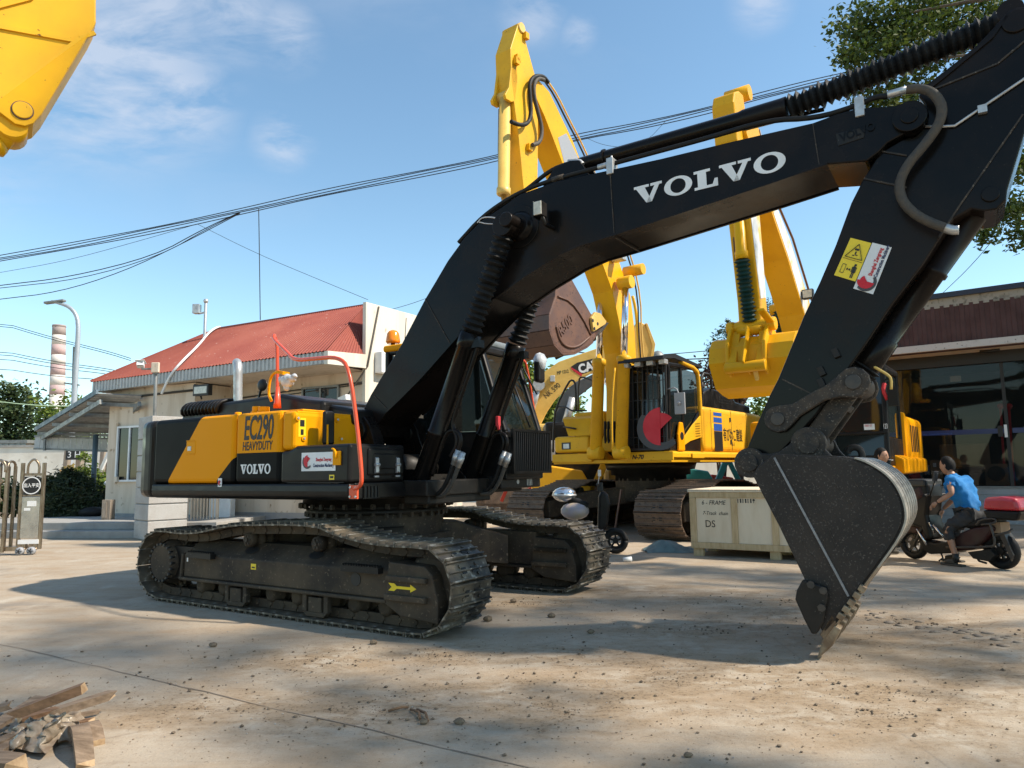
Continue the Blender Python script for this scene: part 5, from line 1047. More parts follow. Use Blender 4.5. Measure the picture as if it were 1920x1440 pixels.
# ================================================================ YELLOW EXCAVATORS BEHIND
def mkf(X,Y,th): t=math.radians(th); return Fr(X,Y,math.atan2(-math.cos(t),-math.sin(t)))
def scaled(k,kz): return [(x*k,z*kz) for x,z in vp]
def under(T,yl,yr,w,k,n,mshoe,mframe,kz=1.2,ribs=3):
    for yc in (yl,yr):
        tk=track(T,yc,w,scaled(k,kz),n,mshoe,mframe,ribs=ribs,rh=.03,link=.085)
        m=M(); s=.42*w
        m.prism([(-1.5*k,.30*kz),(2.05*k,.30*kz),(2.05*k,.60*kz),(1.5*k,.66*kz),(-1.5*k,.66*kz)],yc-s,yc+s,'y'); m.build('track_frame',mframe,tk,bev=.02)
        m=M(); m.rev((1.97*k,yc-.16,.425*kz),(1.97*k,yc+.16,.425*kz),[(0,.25*kz),(.1,.30*kz),(.9,.30*kz),(1,.25*kz)],20); m.build('idler_wheel',mframe,tk)
        m=M(); m.cyl((-2.02*k,yc-s,.43*kz),(-2.02*k,yc+s,.43*kz),.27*kz,n=20); m.build('final_drive_hub',mframe,tk)
        for i in range(8): m=M(); x=(-1.4+i*.42)*k; m.cyl((x,yc-.2,.2*kz),(x,yc+.2,.2*kz),.10*kz,n=12); m.build('bottom_roller',mframe,tk)
        for x in (-.5,.6): m=M(); m.cyl((x*k,yc-.2,.74*kz),(x*k,yc+.2,.74*kz),.08*kz,n=12); m.build('carrier_roller',mframe,tk)
    m=M(); m.cyl((0,0,.55*kz),(0,0,1.0*kz),.85,n=32)
    for sx in (-1,1):
        for yc in (yl,yr): m.bar((sx*.4,yc*.2,.68*kz),(sx*1.4,yc*.85,.55*kz),.7,.38)
    m.build('centre_frame',mframe,T,bev=.02)
def ram(parent,name,a,b,c,r,rr,mb,mr=MCR,boss=None):
    a,b,c=map(Vector,(a,b,c)); m=M(); m.rev(a,b,[(0,r),(.93,r),(.935,r*1.18),(.99,r*1.18),(1,r)],18); m.cyl(a+Vector((0,-r*1.1,0)),a+Vector((0,r*1.1,0)),r*1.05,n=16); o=m.build(name,mb,parent)
    m=M(); m.cyl(b,c,rr,n=14); m.build('piston_rod',mr,o)
    m=M(); m.cyl(c+Vector((0,-r*1.2,0)),c+Vector((0,r*1.2,0)),r*1.1,n=16); m.build('rod_end',mb,o,bev=.006); return o
K=mkf(3.33,17.55,38)
KT=thing('excavator','tall yellow excavator facing the camera with a rust brown bucket hanging high','excavator',(K.X,K.Y,0),K.a)
under(KT,-1.72,1.55,1.02,1.2,50,MTK,MTD,1.22)
m=M(); m.rev((0,0,1.15),(0,0,1.56),[(0,.85),(.3,.85),(.32,.95),(.6,.95),(.62,1.05),(1,1.1)],40); so_=m.build('slew_ring',MBL,KT)
m=M(); m.box(-3.2,1.95,-1.5,1.5,1.56,1.64); m.prism([(1.45,1.64),(1.56,1.66),(1.56,1.76),(1.45,1.80),(.9,1.80),(.9,1.64)],-3.2,1.95,'x'); m.build('deck_frame',MYK,KT,bev=.015)
m=M(); m.box(1.95,2.0,.42,1.56,1.60,1.79); m.build('front_beam',MYK,KT,bev=.01); m=M(); m.box(1.95,2.0,-1.5,-.42,1.60,1.79); m.build('front_beam',MYK,KT,bev=.01)
text('lettering','N-70',.13,MBLK,KT,(2.003,.60,1.64),(0,1,0),(0,0,1),shear=.3,bold=.004)
m=M(); m.box(.46,1.1,1.562,1.60,1.64,1.76); m.build('step_block',MYK,KT,bev=.02)
# cab
c0,c1,d0,d1=.26,1.95,.50,1.47
m=M()
def pil2(m,a,b,w=.09): m.bar(a,b,w,w,up=(0,1,0))
for y in (d0+.04,d1-.04): pil2(m,(c1-.05,y,1.80),(c1-.15,y,3.65)); pil2(m,(c0+.95,y,1.8),(c0+.95,y,3.66),.08); pil2(m,(c1-.12,y,3.65),(c0,y,3.70),.09)
m.box(c1-.06,c1,d0,d1,1.79,1.95); m.box(c1-.18,c1-.08,d0,d1,3.58,3.68); m.box(c0,c1,d0,d0+.06,1.79,2.5); m.box(c0,c0+.06,d0,d1,1.8,2.7); m.prism([(c0+.05,1.80),(c1,1.80),(c1,2.05),(c0+.85,2.05),(c0+.05,2.75)],d1-.055,d1-.005,'y'); kc=m.build('cab',MPL,KT,bev=.02)
m=M(); m.tube([(c0+.04,d1,1.8),(c0+.04,d1,2.75),(c0+.06,d1,3.45),(c0+.16,d1,3.68),(c0+.95,d1-.01,3.76)],.055,8,smooth=1); m.prism([(c0+.06,1.82),(c0+.75,2.02),(c0+.95,1.82)],d1-.03,d1+.002,'y') if 0 else None; m.build('yellow_pillar',MYK,kc)
m=M(); m.prism([(c0+.08,2.12),(c0+.70,2.02),(c0+1.15,1.88),(c0+1.2,1.98),(c0+.55,2.38),(c0+.08,2.62)],d1-.004,d1+.03,'y'); dp=m.build('yellow_door_panel',MYK,kc,bev=.01)
for i in range(6): m=M(); m.bar((c0+.16,d1+.034,2.16+i*.055),(c0+.42,d1+.034,2.14+i*.055),.006,.018,up=(0,1,0)); m.build('vent_slot',MBLK,dp)
m=M(); m.prism([(1.30,1.80),(1.62,1.80),(1.62,2.15),(1.52,2.42),(1.36,2.42),(1.30,2.2)],d1+.005,d1+.06,'y'); yp=m.build('yellow_step_guard',MYV,kc,bev=.03); m=M(); m.cyl((1.46,d1+.055,2.12),(1.46,d1+.068,2.12),.085,n=16); m.build('hole',MBLK,yp)
for nm,qs in (('windscreen',((c1-.04,d0+.08,1.96),(c1-.04,d1-.08,1.96),(c1-.14,d1-.08,3.58),(c1-.14,d0+.08,3.58))),('door_glass',((c0+.98,d1-.03,2.06),(c1-.06,d1-.03,2.06),(c1-.15,d1-.03,3.6),(c0+.98,d1-.03,3.62))),('rear_glass',((c0+.12,d1-.03,2.75),(c0+.9,d1-.03,2.1),(c0+.9,d1-.03,3.62),(c0+.12,d1-.03,3.6))),('side_glass',((c0+.1,d0+.03,2.5),(c1-.06,d0+.03,2.5),(c1-.15,d0+.03,3.6),(c0+.1,d0+.03,3.6)))):
    m=M(); m.quad(*qs); m.build(nm,MGK,kc)
m=M(); 
for y in (d0-.02,d1-.01): m.bar((c1+.10,y,1.82),(c1+.02,y,3.66),.05,.05)
for z in (1.84,3.66): m.bar((c1+(.10 if z<2 else .02),d0-.02,z),(c1+(.10 if z<2 else .02),d1-.01,z),.05,.05)
gd=m.build('front_guard',MBLK,kc,bev=.015)
for i in range(8): y=d0+.06+i*(d1-d0-.13)/7; m=M(); m.bar((c1+.10,y,1.86),(c1+.03,y,3.64),.022,.022); m.build('guard_bar',MBLK,gd)
for i in range(4): z=2.1+i*.4; m=M(); m.bar((c1+.092-.02*i,d0,z),(c1+.092-.02*i,d1-.02,z),.014,.014); m.build('guard_cross_bar',MBLK,gd)
qc=K.ox((1237,801),c1+.15); logo(gd,(c1+.125,qc[1]-.02,qc[2]),(0,1,0),(-.045,0,1),.40,rx=.44,t=.006)
m=M(); m.prism([(c0-.10,3.78),(c1-.35,3.90),(c1+.22,3.80),(c1+.25,3.72),(c1-.3,3.80),(c0-.1,3.72)],d0-.06,d1+.04,'y'); vz=m.build('roof_guard',MBLK,kc)
for i in range(4): y=d0+.02+i*.29; m=M(); m.box(c1+.05,c1+.20,y,y+.15,3.62,3.72); lo=m.build('roof_lamp',MSI,kc,bev=.01); m=M(); m.box(c1+.201,c1+.21,y+.01,y+.14,3.63,3.71); m.build('lens',MLN,lo)
m=M(); m.box(.55,.95,.75,1.2,2.2,2.32); m.box(.5,.62,.78,1.18,2.32,3.05); m.build('seat',MRB,kc,bev=.03)
m=M(); m.tube([(1.92,d1-.0,3.1),(2.0,d1+.22,3.12),(1.98,d1+.28,2.95)],.018,6,smooth=1); m.box(1.95,2.0,d1+.17,d1+.40,2.55,3.0); m.sph((2.01,d1+.28,2.78),.05,8); mi=m.build('side_mirror',MGY,kc,bev=.02)
# body
MK2=twotone('stripe_paint',[(1,0,-10)],cb=(.76,.46,.035))
m=M(); m.box(-3.5,.14,.95,1.47,1.80,2.86); bd=m.build('side_panel',MYK,KT,bev=.12,seg=4)
for z0,z1,mt in ((2.66,2.74,MBLU),(2.50,2.62,MBLU),(2.30,2.47,MBLU),(1.82,2.29,MBLK)):
    m=M(); m.box(-.95,-.45,1.4705,1.474,z0,z1); m.build('stripe',mt,bd)
for a_,b_ in (((-1.55,1.84),(-1.55,2.82)),((-2.6,1.84),(-2.6,2.82)),((-.28,1.84),(-.28,2.80))): m=M(); m.bar((a_[0],1.471,a_[1]),(b_[0],1.471,b_[1]),.006,.012); m.build('seam',MBLK,bd)
for z_ in (2.0,2.55): m=M(); m.box(-1.50,-1.44,1.47,1.49,z_,z_+.10); m.build('hinge',MBK2,bd)
m=M(); m.box(-.42,-.34,1.4705,1.474,2.35,2.47); m.build('caution_sticker',MYS,bd)
text('lettering','有びわこ建設',.34,MBLK,bd,(-1.0,1.473,2.10),(-1,0,0),(0,0,1),sx=.62,bold=.004); text('lettering','H-1',.14,MBLK,bd,(-1.5,1.473,1.95),(-1,0,0),(0,0,1))
m=M(); m.prism([(-3.2,2.8),(-.05,2.8),(-.15,3.20),(-.6,3.34),(-1.9,3.26),(-2.2,3.1),(-3.2,3.05)],.3,1.38,'y'); hh=m.build('engine_cover',MPL,KT,bev=.05,seg=3)
for i in range(3):
    for j in range(8): m=M(); m.box(-1.1-j*.11,-1.04-j*.11,1.381,1.386,3.0+i*.07,3.04+i*.07); m.build('vent_slot',MBLK,hh)
m=M(); m.tube([(-.0,1.4,3.15),(-.0,1.4,3.65),(-.6,1.4,3.65),(-.6,1.4,3.3)],.03,6,smooth=1); m.tube([(-.3,1.3,3.3),(-.5,1.2,3.7),(-.9,1.0,3.4)],.03,6,smooth=1); m.build('hand_rail',MBLK,KT)
m=M(); m.box(-3.9,-3.2,-1.45,1.45,1.64,2.85); m.build('counterweight',MYK,KT,bev=.12,seg=3)
m=M(); m.box(-3.2,1.0,-1.45,-.6,1.66,2.7); m.build('right_body',MYK,KT,bev=.06)
m=M(); m.box(.9,1.96,-1.47,-.50,1.82,2.20); tb=m.build('fuel_tank',MYK,KT,bev=.07,seg=3); m=M(); m.box(1.961,1.966,-1.25,-1.0,1.9,2.06); tl=m.build('tank_vent',MBLK,tb); m=M(); m.box(1.966,1.97,-1.2,-1.04,1.92,2.03); m.build('vent_plate',MSI,tl)
a,b,c,d=K.ox((1055,786),1.7),K.ox((1112,784),1.7),K.ox((1112,816),1.95),K.ox((1066,818),1.95); m=M(); m.add([a,b,c,d]+[(q[0]-.1,q[1],q[2]+.06) for q in (a,b,c,d)],[(0,1,2,3),(7,6,5,4),(0,4,5,1),(1,5,6,2),(2,6,7,3),(3,7,4,0)]); m.build('storage_cover',MYK2,KT)
m=M(); m.box(.6,1.5,-1.2,-.35,2.2,2.78); m.build('upper_cover',MYK,KT,bev=.06)
m=M(); p1=K.ox((1037,848),1.9); hp=[K.ox(q,1.9) for q in ((1037,848),(1038,800),(1042,765),(1066,716),(1074,712),(1079,720),(1080,770))]; m.tube(hp,.025,8,smooth=1); m.tube([K.ox(q,1.2) for q in ((1084,770),(1085,712),(1090,706),(1108,712),(1127,720),(1128,770))],.022,8,smooth=1); m.tube([K.ox(q,1.9) for q in ((1044,762),(1062,764),(1072,770),(1100,770))],.02,6); m.tube([K.ox(q,1.9) for q in ((1056,800),(1080,804))],.02,6); m.build('hand_rail',MBLK,KT)
# boom, arm
kb=K.xz([(1200,800),(1194,690),(1190,620),(1183,558),(1157,478),(1120,385),(1088,300),(1074,264),(1030,172),(1008,148),(998,150),(1002,175),(1022,220),(1040,267),(1058,314),(1085,385),(1127,487),(1148,545),(1160,600),(1170,660),(1174,730),(1174,800),(1160,845),(1180,850)],.26)
m=M(); m.prism(kb,-.26,.26,'y',m=0); kbo=m.build('boom',MYK2,KT,bev=.01)
m=M(); pl=K.xz([(1040,267),(1074,264),(1088,300),(1066,330)],.262); m.prism(K.xz([(1046,258),(1062,250),(1084,296),(1062,322)],.262),.261,.265,'y'); m.build('grey_patch',MGY,kbo)
m=M(); bx=[K.oy(q,.30) for q in ((1168,474),(1172,492),(1178,500))]; q=K.oy((1176,510),.26); m.cyl((q[0],.2,q[2]),(q[0],.68,q[2]),.13,n=20); m.build('cylinder_boss',MYK,kbo)
q2=K.oy((1157,488),.34); m=M(); m.box(q2[0]-.02,q2[0]+.16,.28,.58,q2[2]-.06,q2[2]+.11); m.build('work_lamp',MSI,kbo,bev=.02)
hp=[(1083,258),(1102,300),(1120,345),(1142,395),(1160,440)]
for k,off in enumerate((0,.05)): m=M(); m.tube([Vector(K.oy(p_,.10))+Vector((-off-.06,off,0)) for p_ in ((1018,150),(1036,176),(1060,225),(1084,270),(1110,330),(1150,420),(1180,490),(1194,560),(1195,620),(1200,680))],.02,6,smooth=1); m.build('pipe',MYC if k else MBLK,kbo)
q=[Vector(K.oy(p_,.50)) for p_ in ((1165,848),(1170,668),(1173,530))]; 
for yy_ in (.50,-.14):
    a,b,c=[Vector((v.x,yy_,v.z)) for v in q]
    ram(KT,'boom_cylinder',a,b,c,.135,.075,MYK)
m=M(); m.tube([K.oy((1148,842),.7),K.oy((1147,770),.7),K.oy((1150,720),.7),K.oy((1153,690),.7)],.02,6,smooth=1); m.build('pipe',MYK,KT)
for i,px in enumerate((1135,1141,1152,1160)): m=M(); m.tube([K.ox((px,790),1.75),K.ox((px-1,820),1.8),K.ox((px+3+i,845),1.85),K.ox((1152,856),1.6)],.028,8,smooth=2); m.tube([K.ox((px,792),1.74),K.ox((px,804),1.76)],.034,8); m.build('hydraulic_hose',MRB,KT)
m=M(); m.box(.6,1.5,-.40,-.32,1.64,2.5); m.box(.6,1.5,.32,.40,1.64,2.5); m.box(1.2,1.9,-.62,-.38,1.62,1.85); m.box(1.2,1.9,.38,.5,1.62,1.85); m.build('boom_bracket',MYK,KT,bev=.03)
ka=[(981,45),(972,43),(957,91),(959,153),(967,214),(972,250),(980,334),(990,430),(1003,540),(1018,560),(1036,552),(1022,430),(1008,348),(1009,270),(1009,198),(1003,140),(986,78),(984,60)]
m=M(); m.prism(K.xz(ka,.19),-.19,.19,'y'); kao=m.build('arm',MYK,KT,bev=.012)
for y in (.16,-.16):
    cl=[(956,100),(959,150),(955,190),(948,192),(938,186),(936,178),(943,165),(948,120)]; m=M(); m.prism([(x+.0,z) for x,z in K.xz([(p_[0]+9,p_[1]) for p_ in cl],.16)],y-.03,y+.03,'y'); m.build('cylinder_bracket',MYK,kao,bev=.008)
a,b,c=[Vector(K.oy((p_[0],p_[1]),0)) for p_ in ((947,183),(944,366),(958,470))]; ram(kao,'bucket_cylinder',a,b,c,.115,.06,MYC)
m=M(); m.tube([K.oy(p_,-.12) for p_ in ((936,205),(935,280),(936,355))],.02,6); m.build('pipe',MRU,kao)
for pts in (((958,228),(975,235),(990,232),(996,215),(994,180),(992,158),(1000,143),(1018,142),(1028,155)),((998,272),(1012,268),(1017,245),(1010,215),(1002,185),(1000,160),(1008,146),(1020,150))): m=M(); m.tube([K.oy(p_,.30) for p_ in pts],.042,8,smooth=2); m.build('hydraulic_hose',MHO if pts[0][0]>990 else MRB,kao)
for p_ in ((966,115),(968,110),(990,277),(984,68)): q=K.oy(p_,.2); m=M(); m.box(q[0]-.06,q[0]+.05,.19,.27,q[2]-.07,q[2]+.06); m.build('pipe_clip',MYK2,kao)
m=M(); q=K.oy((978,52),.2); m.cyl((q[0],-.22,q[2]),(q[0],.22,q[2]),.10,n=16); m.build('arm_pin',MYC,kao)
# brown bucket
kk=[(1045,527),(1067,517),(1073,525),(1108,588),(1126,600),(1130,612),(1112,640),(1100,650),(1077,662),(1055,662),(1040,645),(1031,618),(1031,590),(1042,557)]
BP=K.xz(kk,.72)
m=M(); m.prism(BP,.68,.72,'y'); m.prism(BP,-.90,-.86,'y'); kbk=m.build('bucket',MRU,KT,bev=.01,label='rust brown bucket')
shp=BP[6:]+[BP[0]]
for (a,b) in zip(shp,shp[1:]):
    m=M(); da=Vector((b[0]-a[0],0,b[1]-a[1])); nrm=Vector((da.z,0,-da.x)).normalized()*.03; m.prism([a,b,(b[0]+nrm.x,b[1]+nrm.z),(a[0]+nrm.x,a[1]+nrm.z)],-.90,.72,'y'); m.build('back_plate',MRU,kbk)
m=M(); cc=[K.oy(p_,.73) for p_ in ((1043,612),(1050,640),(1065,652),(1085,650),(1105,632))]; m.tube(cc,.025,6,smooth=2); cc=[K.oy(p_,.73) for p_ in ((1046,556),(1070,565),(1092,595),(1108,628))]; m.tube(cc,.02,6,smooth=1); m.build('weld_bead',MRU,kbk)
text('lettering','R500',.30,MRU,kbk,K.oy((1052,632),.724),(-.75,0,.6),(.6,0,.75),ext=.012,sx=.9,bold=.006)
for y in (-.33,.02): m=M(); e=K.xz([(1046,558),(1034,545),(1040,515),(1052,505),(1062,512),(1070,525)],.72); m.prism(e,y-.04,y+.04,'y'); m.build('bucket_ear',MRU,kbk,bev=.015)
m=M(); m.prism(K.xz([(1108,596),(1115,585),(1125,588),(1136,603),(1134,608),(1112,622)],.76),.72,.78,'y'); sc2=m.build('side_cutter',MYC,kbk,bev=.01)
for p_ in ((1112,601),(1115,616),(1121,607)): q=K.oy(p_,.785); m=M(); m.cyl((q[0],.78,q[2]),(q[0],.785,q[2]),.035,n=10); m.build('hole',MBLK,sc2)
for k in range(5): y=.66-k*.37; m=M(); m.prism(K.xz([(1113,618),(1125,604),(1142,605),(1130,622),(1118,632)],.72),y-.06,y+.06,'y'); m.build('bucket_tooth',MBK2,kbk,bev=.01)
# ---------------------------------------------------------------- second yellow excavator on the right
Y=mkf(6.75,15.35,36)
YT=thing('excavator','deep yellow excavator with green rubber boots and raised yellow bucket behind the black arm','excavator',(Y.X,Y.Y,0),Y.a)
under(YT,-1.2,1.2,.62,1.0,44,MTK,MTD,1.05)
m=M(); m.cyl((0,0,1.0),(0,0,1.3),.85,n=30); m.build('slew_ring',MBL,YT)
m=M(); m.box(-2.2,1.8,-1.35,1.40,1.28,1.42); m.build('deck_frame',MYV,YT,bev=.02)
m=M(); m.box(-2.4,-.1,.55,1.48,1.42,2.45); sp2=m.build('side_panel',MYV,YT,bev=.14,seg=4)
m=M(); m.box(-.12,.05,.60,1.46,1.42,2.5); m.build('panel_edge',MYV,YT,bev=.06)
for i in range(5): m=M(); m.box(-1.6+i*.25,-1.48+i*.25,1.481,1.486,1.7,2.25); m.build('vent_slot',MBLK,sp2)
m=M(); m.prism([(1.40,1.25),(1.55,1.28),(1.55,1.55),(1.40,1.62),(1.0,1.62),(1.0,1.25)],-2.2,1.2,'x'); m.build('side_skirt',MYV,YT,bev=.03)
m=M(); m.box(-2.4,.9,-1.4,-.5,1.42,2.4); m.build('right_body',MYV,YT,bev=.08)
c0,c1,d0,d1=.10,1.80,.42,1.40
m=M()
for y in (d0+.04,d1-.04): pil2(m,(c1-.05,y,1.42),(c1-.2,y,3.2)); pil2(m,(c0+.05,y,1.42),(c0+.05,y,3.25)); pil2(m,(c1-.2,y,3.2),(c0,y,3.25),.1)
m.box(c1-.1,c1-.03,d0,d1,1.42,1.62); m.box(c1-.12,c1-.05,d0,d1,2.0,2.06); m.box(c0,c1-.1,d1-.06,d1,1.42,1.95); m.box(c0,c1-.1,d0,d0+.06,1.42,1.95); m.box(c0,c1-.1,d0,d1,3.2,3.32); yc_=m.build('cab',MPL,YT,bev=.025)
m=M(); m.quad((c1-.06,d0+.08,1.62),(c1-.06,d1-.08,1.62),(c1-.09,d1-.08,2.0),(c1-.09,d0+.08,2.0)); m.build('lower_glass',MGL,yc_); m=M(); m.quad((c1-.09,d0+.08,2.06),(c1-.09,d1-.08,2.06),(c1-.19,d1-.08,3.15),(c1-.19,d0+.08,3.15)); m.build('windscreen',MGL,yc_)
for y in (d0+.03,d1-.03): m=M(); m.quad((c0+.1,y,1.96),(c1-.12,y,1.96),(c1-.22,y,3.15),(c0+.1,y,3.18)); m.build('side_glass',MGL,yc_)
q=Y.ox((1630,804),c1-.07); m=M(); m.box(c1-.085,c1-.078,q[1]-.09,q[1]+.09,2.09,2.20); n_=m.build('paper_notice',MWH,yc_); text('lettering','TERRY 07',.055,MRD,n_,(c1-.076,q[1]-.08,2.15),(0,1,0),(0,0,1),sx=.55)
text('lettering','123',.13,MWH,yc_,(c1-.02,d1-.075,2.10),(0,1,0),(0,0,1),sx=.4)
m=M(); m.tube([(c1-.1,d1,3.0),(c1+.05,d1+.10,3.0),(c1+.05,d1+.14,2.55)],.016,6); m.box(c1+.02,c1+.08,d1+.05,d1+.22,2.50,2.85); m.build('side_mirror',MPL,yc_,bev=.02)
m=M(); m.tube([(c1-.02,d1+.0,2.92),(c1+.06,d1-.02,2.80),(c1+.02,d1+.04,2.62)],.035,6,smooth=1); m.build('red_ribbon',MRT,yc_)
MST2=mat('white_patchy_stripe',(.66,.66,.64),(.74,.48,.12),3,.5,.62,rough=.5)
yb=Y.xz([(1570,800),(1545,690),(1525,600),(1517,564),(1480,445),(1455,383),(1420,230),(1405,205),(1396,210),(1400,250),(1443,387),(1477,485),(1508,589),(1530,680),(1540,760),(1540,800)],.24)
m=M(); m.prism(yb,-.24,.24,'y'); ybo=m.build('boom',MYK2,YT,bev=.01)
m=M(); m.prism(Y.xz([(1446,387),(1455,385),(1480,447),(1514,562),(1520,585),(1509,588),(1479,484)],.243),.241,.246,'y'); m.build('white_stripe',MST2,ybo)
m=M(); m.tube([Vector(Y.oy(p_,.15))+Vector((-.08,0,0)) for p_ in ((1420,240),(1458,385),(1484,445),(1521,564),(1550,690))],.022,6); m.build('pipe',MRU,ybo)
q=Y.oy((1514,552),.34); m=M(); m.box(q[0]-.02,q[0]+.10,.26,.46,q[2]-.10,q[2]+.08); w_=m.build('work_lamp',MBLK,ybo,bev=.01); m=M(); m.box(q[0]+.101,q[0]+.108,.28,.44,q[2]-.08,q[2]+.06); m.build('lens',MLN,w_)
for sy in (1,-1):
    a=Vector(Y.oy((1480,700),-.42)); b=Vector(Y.oy((1466,632),-.42)); c=Vector(Y.oy((1458,580),-.42))
    for v in (a,b,c): v.y=sy*.42
    m=M(); m.cyl(a,b,.11,n=16); bc=m.build('boom_cylinder',MYK2,YT); m=M(); m.bellows(b,c,.09,.125,8,14); m.build('rubber_bellows',MRG,bc); m=M(); m.cyl((c.x,c.y-.14,c.z),(c.x,c.y+.14,c.z),.11,n=16); m.build('rod_end',MYK2,bc)
ya=[(1386,170),(1378,172),(1376,190),(1382,260),(1395,330),(1406,398),(1415,480),(1424,560),(1428,618),(1442,618),(1437,560),(1430,480),(1424,394),(1412,330),(1400,260),(1397,200),(1394,178)]
m=M(); m.prism(Y.xz(ya,.18),-.18,.18,'y'); yao=m.build('arm',MYK2,YT,bev=.03,seg=3)
m=M(); m.prism(Y.xz([(1407,398),(1423,396),(1430,480),(1436,558),(1426,560),(1416,480)],.182),.181,.186,'y'); m.build('white_stripe',MST2,yao)
m=M(); q=Y.oy((1384,180),0); m.cyl((q[0],-.2,q[2]),(q[0],.2,q[2]),.13,n=18); m.build('arm_pin',MYK2,yao)
a,b,c,e=[Vector(Y.oy(p_,.0)) for p_ in ((1374,262),(1391,486),(1406,604),(1408,618))]; m=M(); m.rev(a,b,[(0,.09),(.93,.09),(.94,.105),(1,.105)],16); yc2=m.build('bucket_cylinder',MYK2,YT); m=M(); m.bellows(b,c,.08,.125,15,14); m.build('rubber_bellows',MRG,yc2); m=M(); m.cyl(c,e,.05,n=10); m.cyl(e+Vector((0,-.2,0)),e+Vector((0,.2,0)),.10,n=16); m.build('rod_end',MYK2,yc2)
m=M(); m.tube([Y.oy((1375,400),-.12),Y.oy((1376,450),-.12),Y.oy((1379,488),-.12)],.014,6); m.build('pipe',MRU,yc2)
# bucket seen from its back
pz=Y.oy((1425,650),0); bx,bz=pz[0],pz[2]
prof=[(-.15,.08),(.12,.14),(.40,.06),(.54,-.12),(.60,-.40),(.56,-.47),(.34,-.86),(.05,-.95),(-.25,-1.0)]
zs=(Y.oy((1370,648),-.6)[2]-Y.oy((1390,748),-.6)[2])/1.05
prof=[(bx+.1+x,bz+.02+z*zs*.95) for x,z in prof]
y0,y1=-.62,.70
m=M(); m.prism(prof,y0,y0+.04,'y'); m.prism(prof,y1-.04,y1,'y'); ybk=m.build('bucket',MYK2,YT,bev=.01,label='deep yellow bucket seen from its back')
m=M(); vs=[];fs=[]
for x,z in prof: vs+=[(x,y0,z),(x,y1,z)]
for i in range(len(prof)-1): fs.append((2*i,2*i+1,2*i+3,2*i+2))
m.add(vs,fs,0,False); sh_=m.build('back_plate',MYK2,ybk); md_=sh_.modifiers.new('s','SOLIDIFY'); md_.thickness=.04; md_.offset=0
for y in (-.3,.28): m=M(); e=[(bx+.0,bz+.10),(bx+.35,bz+.34),(bx+.50,bz+.30),(bx+.75,bz-.02),(bx+.78,bz-.40),(bx+.62,bz-.55),(bx+.4,bz-.2)]; m.prism(e,y-.03,y+.03,'y'); m.build('bucket_ear',MYK2,ybk,bev=.02)
a=Y.oy((1412,614),0); m=M(); m.bar((a[0]+.12,-.22,a[2]-.04),(bx+.80,-.22,bz-.42),.07,.14,up=(0,1,0)); m.bar((a[0]+.12,.22,a[2]-.04),(bx+.80,.22,bz-.42),.07,.14,up=(0,1,0)); m.bar((a[0]+.13,0,a[2]-.1),(bx+.76,0,bz-.44),.03,.40); m.cyl((bx+.80,-.32,bz-.42),(bx+.80,.32,bz-.42),.09,n=14); m.cyl((a[0]+.1,-.34,a[2]),(a[0]+.1,.34,a[2]),.10,n=14); m.build('bucket_link',MYK2,YT,bev=.02)
for y in (-.32,.34): m=M(); m.bar((a[0]+.12,y,a[2]),Y.oy((1426,580),y),.05,.12,up=(0,1,0)); m.cyl((a[0]+.12,y-.06,a[2]),(a[0]+.12,y+.06,a[2]),.11,n=14); m.build('side_link',MYK2,YT,bev=.02)
m=M(); m.bar((bx+.72,.12,bz-.55*zs),(bx+.62,.12,bz-.72*zs),.06,.08); m.build('lifting_lug',MYC,ybk,bev=.02)
# ---------------------------------------------------------------- pale yellow excavator arm far behind
C0=Fr(0,24,0)
CT=thing('excavator','pale yellow excavator with an arched boom and black and red badge far behind the cab','excavator',(0,24,0))
cp_=[(985,800),(996,760),(1006,722),(1022,696),(1048,678),(1082,666),(1140,646),(1165,640),(1190,655),(1165,676),(1140,690),(1110,698),(1085,712),(1062,728),(1042,748),(1026,772),(1012,800)]
m=M(); m.prism(C0.xz(cp_,0),0,.55,'y'); cb_=m.build('boom',MYC,CT,bev=.02)
bdg=[(1070,688),(1082,680),(1117,671),(1128,676),(1112,694),(1090,702),(1076,697)]
m=M(); m.prism(C0.xz(bdg,-.003),-.006,-.002,'y'); bg_=m.build('badge',MBLK,cb_); m=M(); m.prism(C0.xz([(1070,688),(1072,693),(1090,706),(1092,701)],-.007),-.010,-.006,'y'); m.build('red_edge',MRD,bg_)
q=C0.oy((1087,700),-.012); text('lettering','CAT',.42,MWH,bg_,q,(1,0,.28),(0,0,1),sx=.85,bold=.02)
q=C0.oy((1045,702),-.004); text('lettering','MP 1212',.16,MBLK,cb_,q,(1,0,.15),(0,0,1),sx=.7)
q=C0.oy((1024,748),-.003); text('lettering','NK 590',.26,MBLK,cb_,q,(.75,0,.62),(-.62,0,.75),sx=.8)
m=M(); a,b=C0.oy((1010,722),-.25),C0.oy((996,778),-.25); m.cyl(a,b,.10,n=14); m.cyl((a[0],-.4,a[2]),(a[0],.2,a[2]),.2,n=16); m.build('boom_cylinder',MSI,CT)
m=M(); a,b=C0.oy((1040,682),.25),C0.oy((1140,636),.25); m.cyl(Vector(a)+Vector((0,0,.25)),Vector(b)+Vector((0,0,.3)),.13,n=12); m.build('arm_cylinder',MBL,CT)
q=C0.oy((1036,710),-.1); m=M(); m.box(q[0]-.08,q[0]+.08,-.2,0,q[2]-.12,q[2]+.1); m.build('work_lamp',MSI,cb_,bev=.02)
m=M(); m.box(-.6,2.4,-1.0,1.6,1.1,2.9); m.build('body',MYC,CT,bev=.1); m=M(); m.box(.2,1.3,-1.25,-.2,1.1,2.4); m.build('cab',MPL,CT,bev=.1)
m=M(); m.box(-1.2,3.2,-1.3,1.9,.1,1.1); m.build('track',MTK,CT,bev=.3,seg=3)
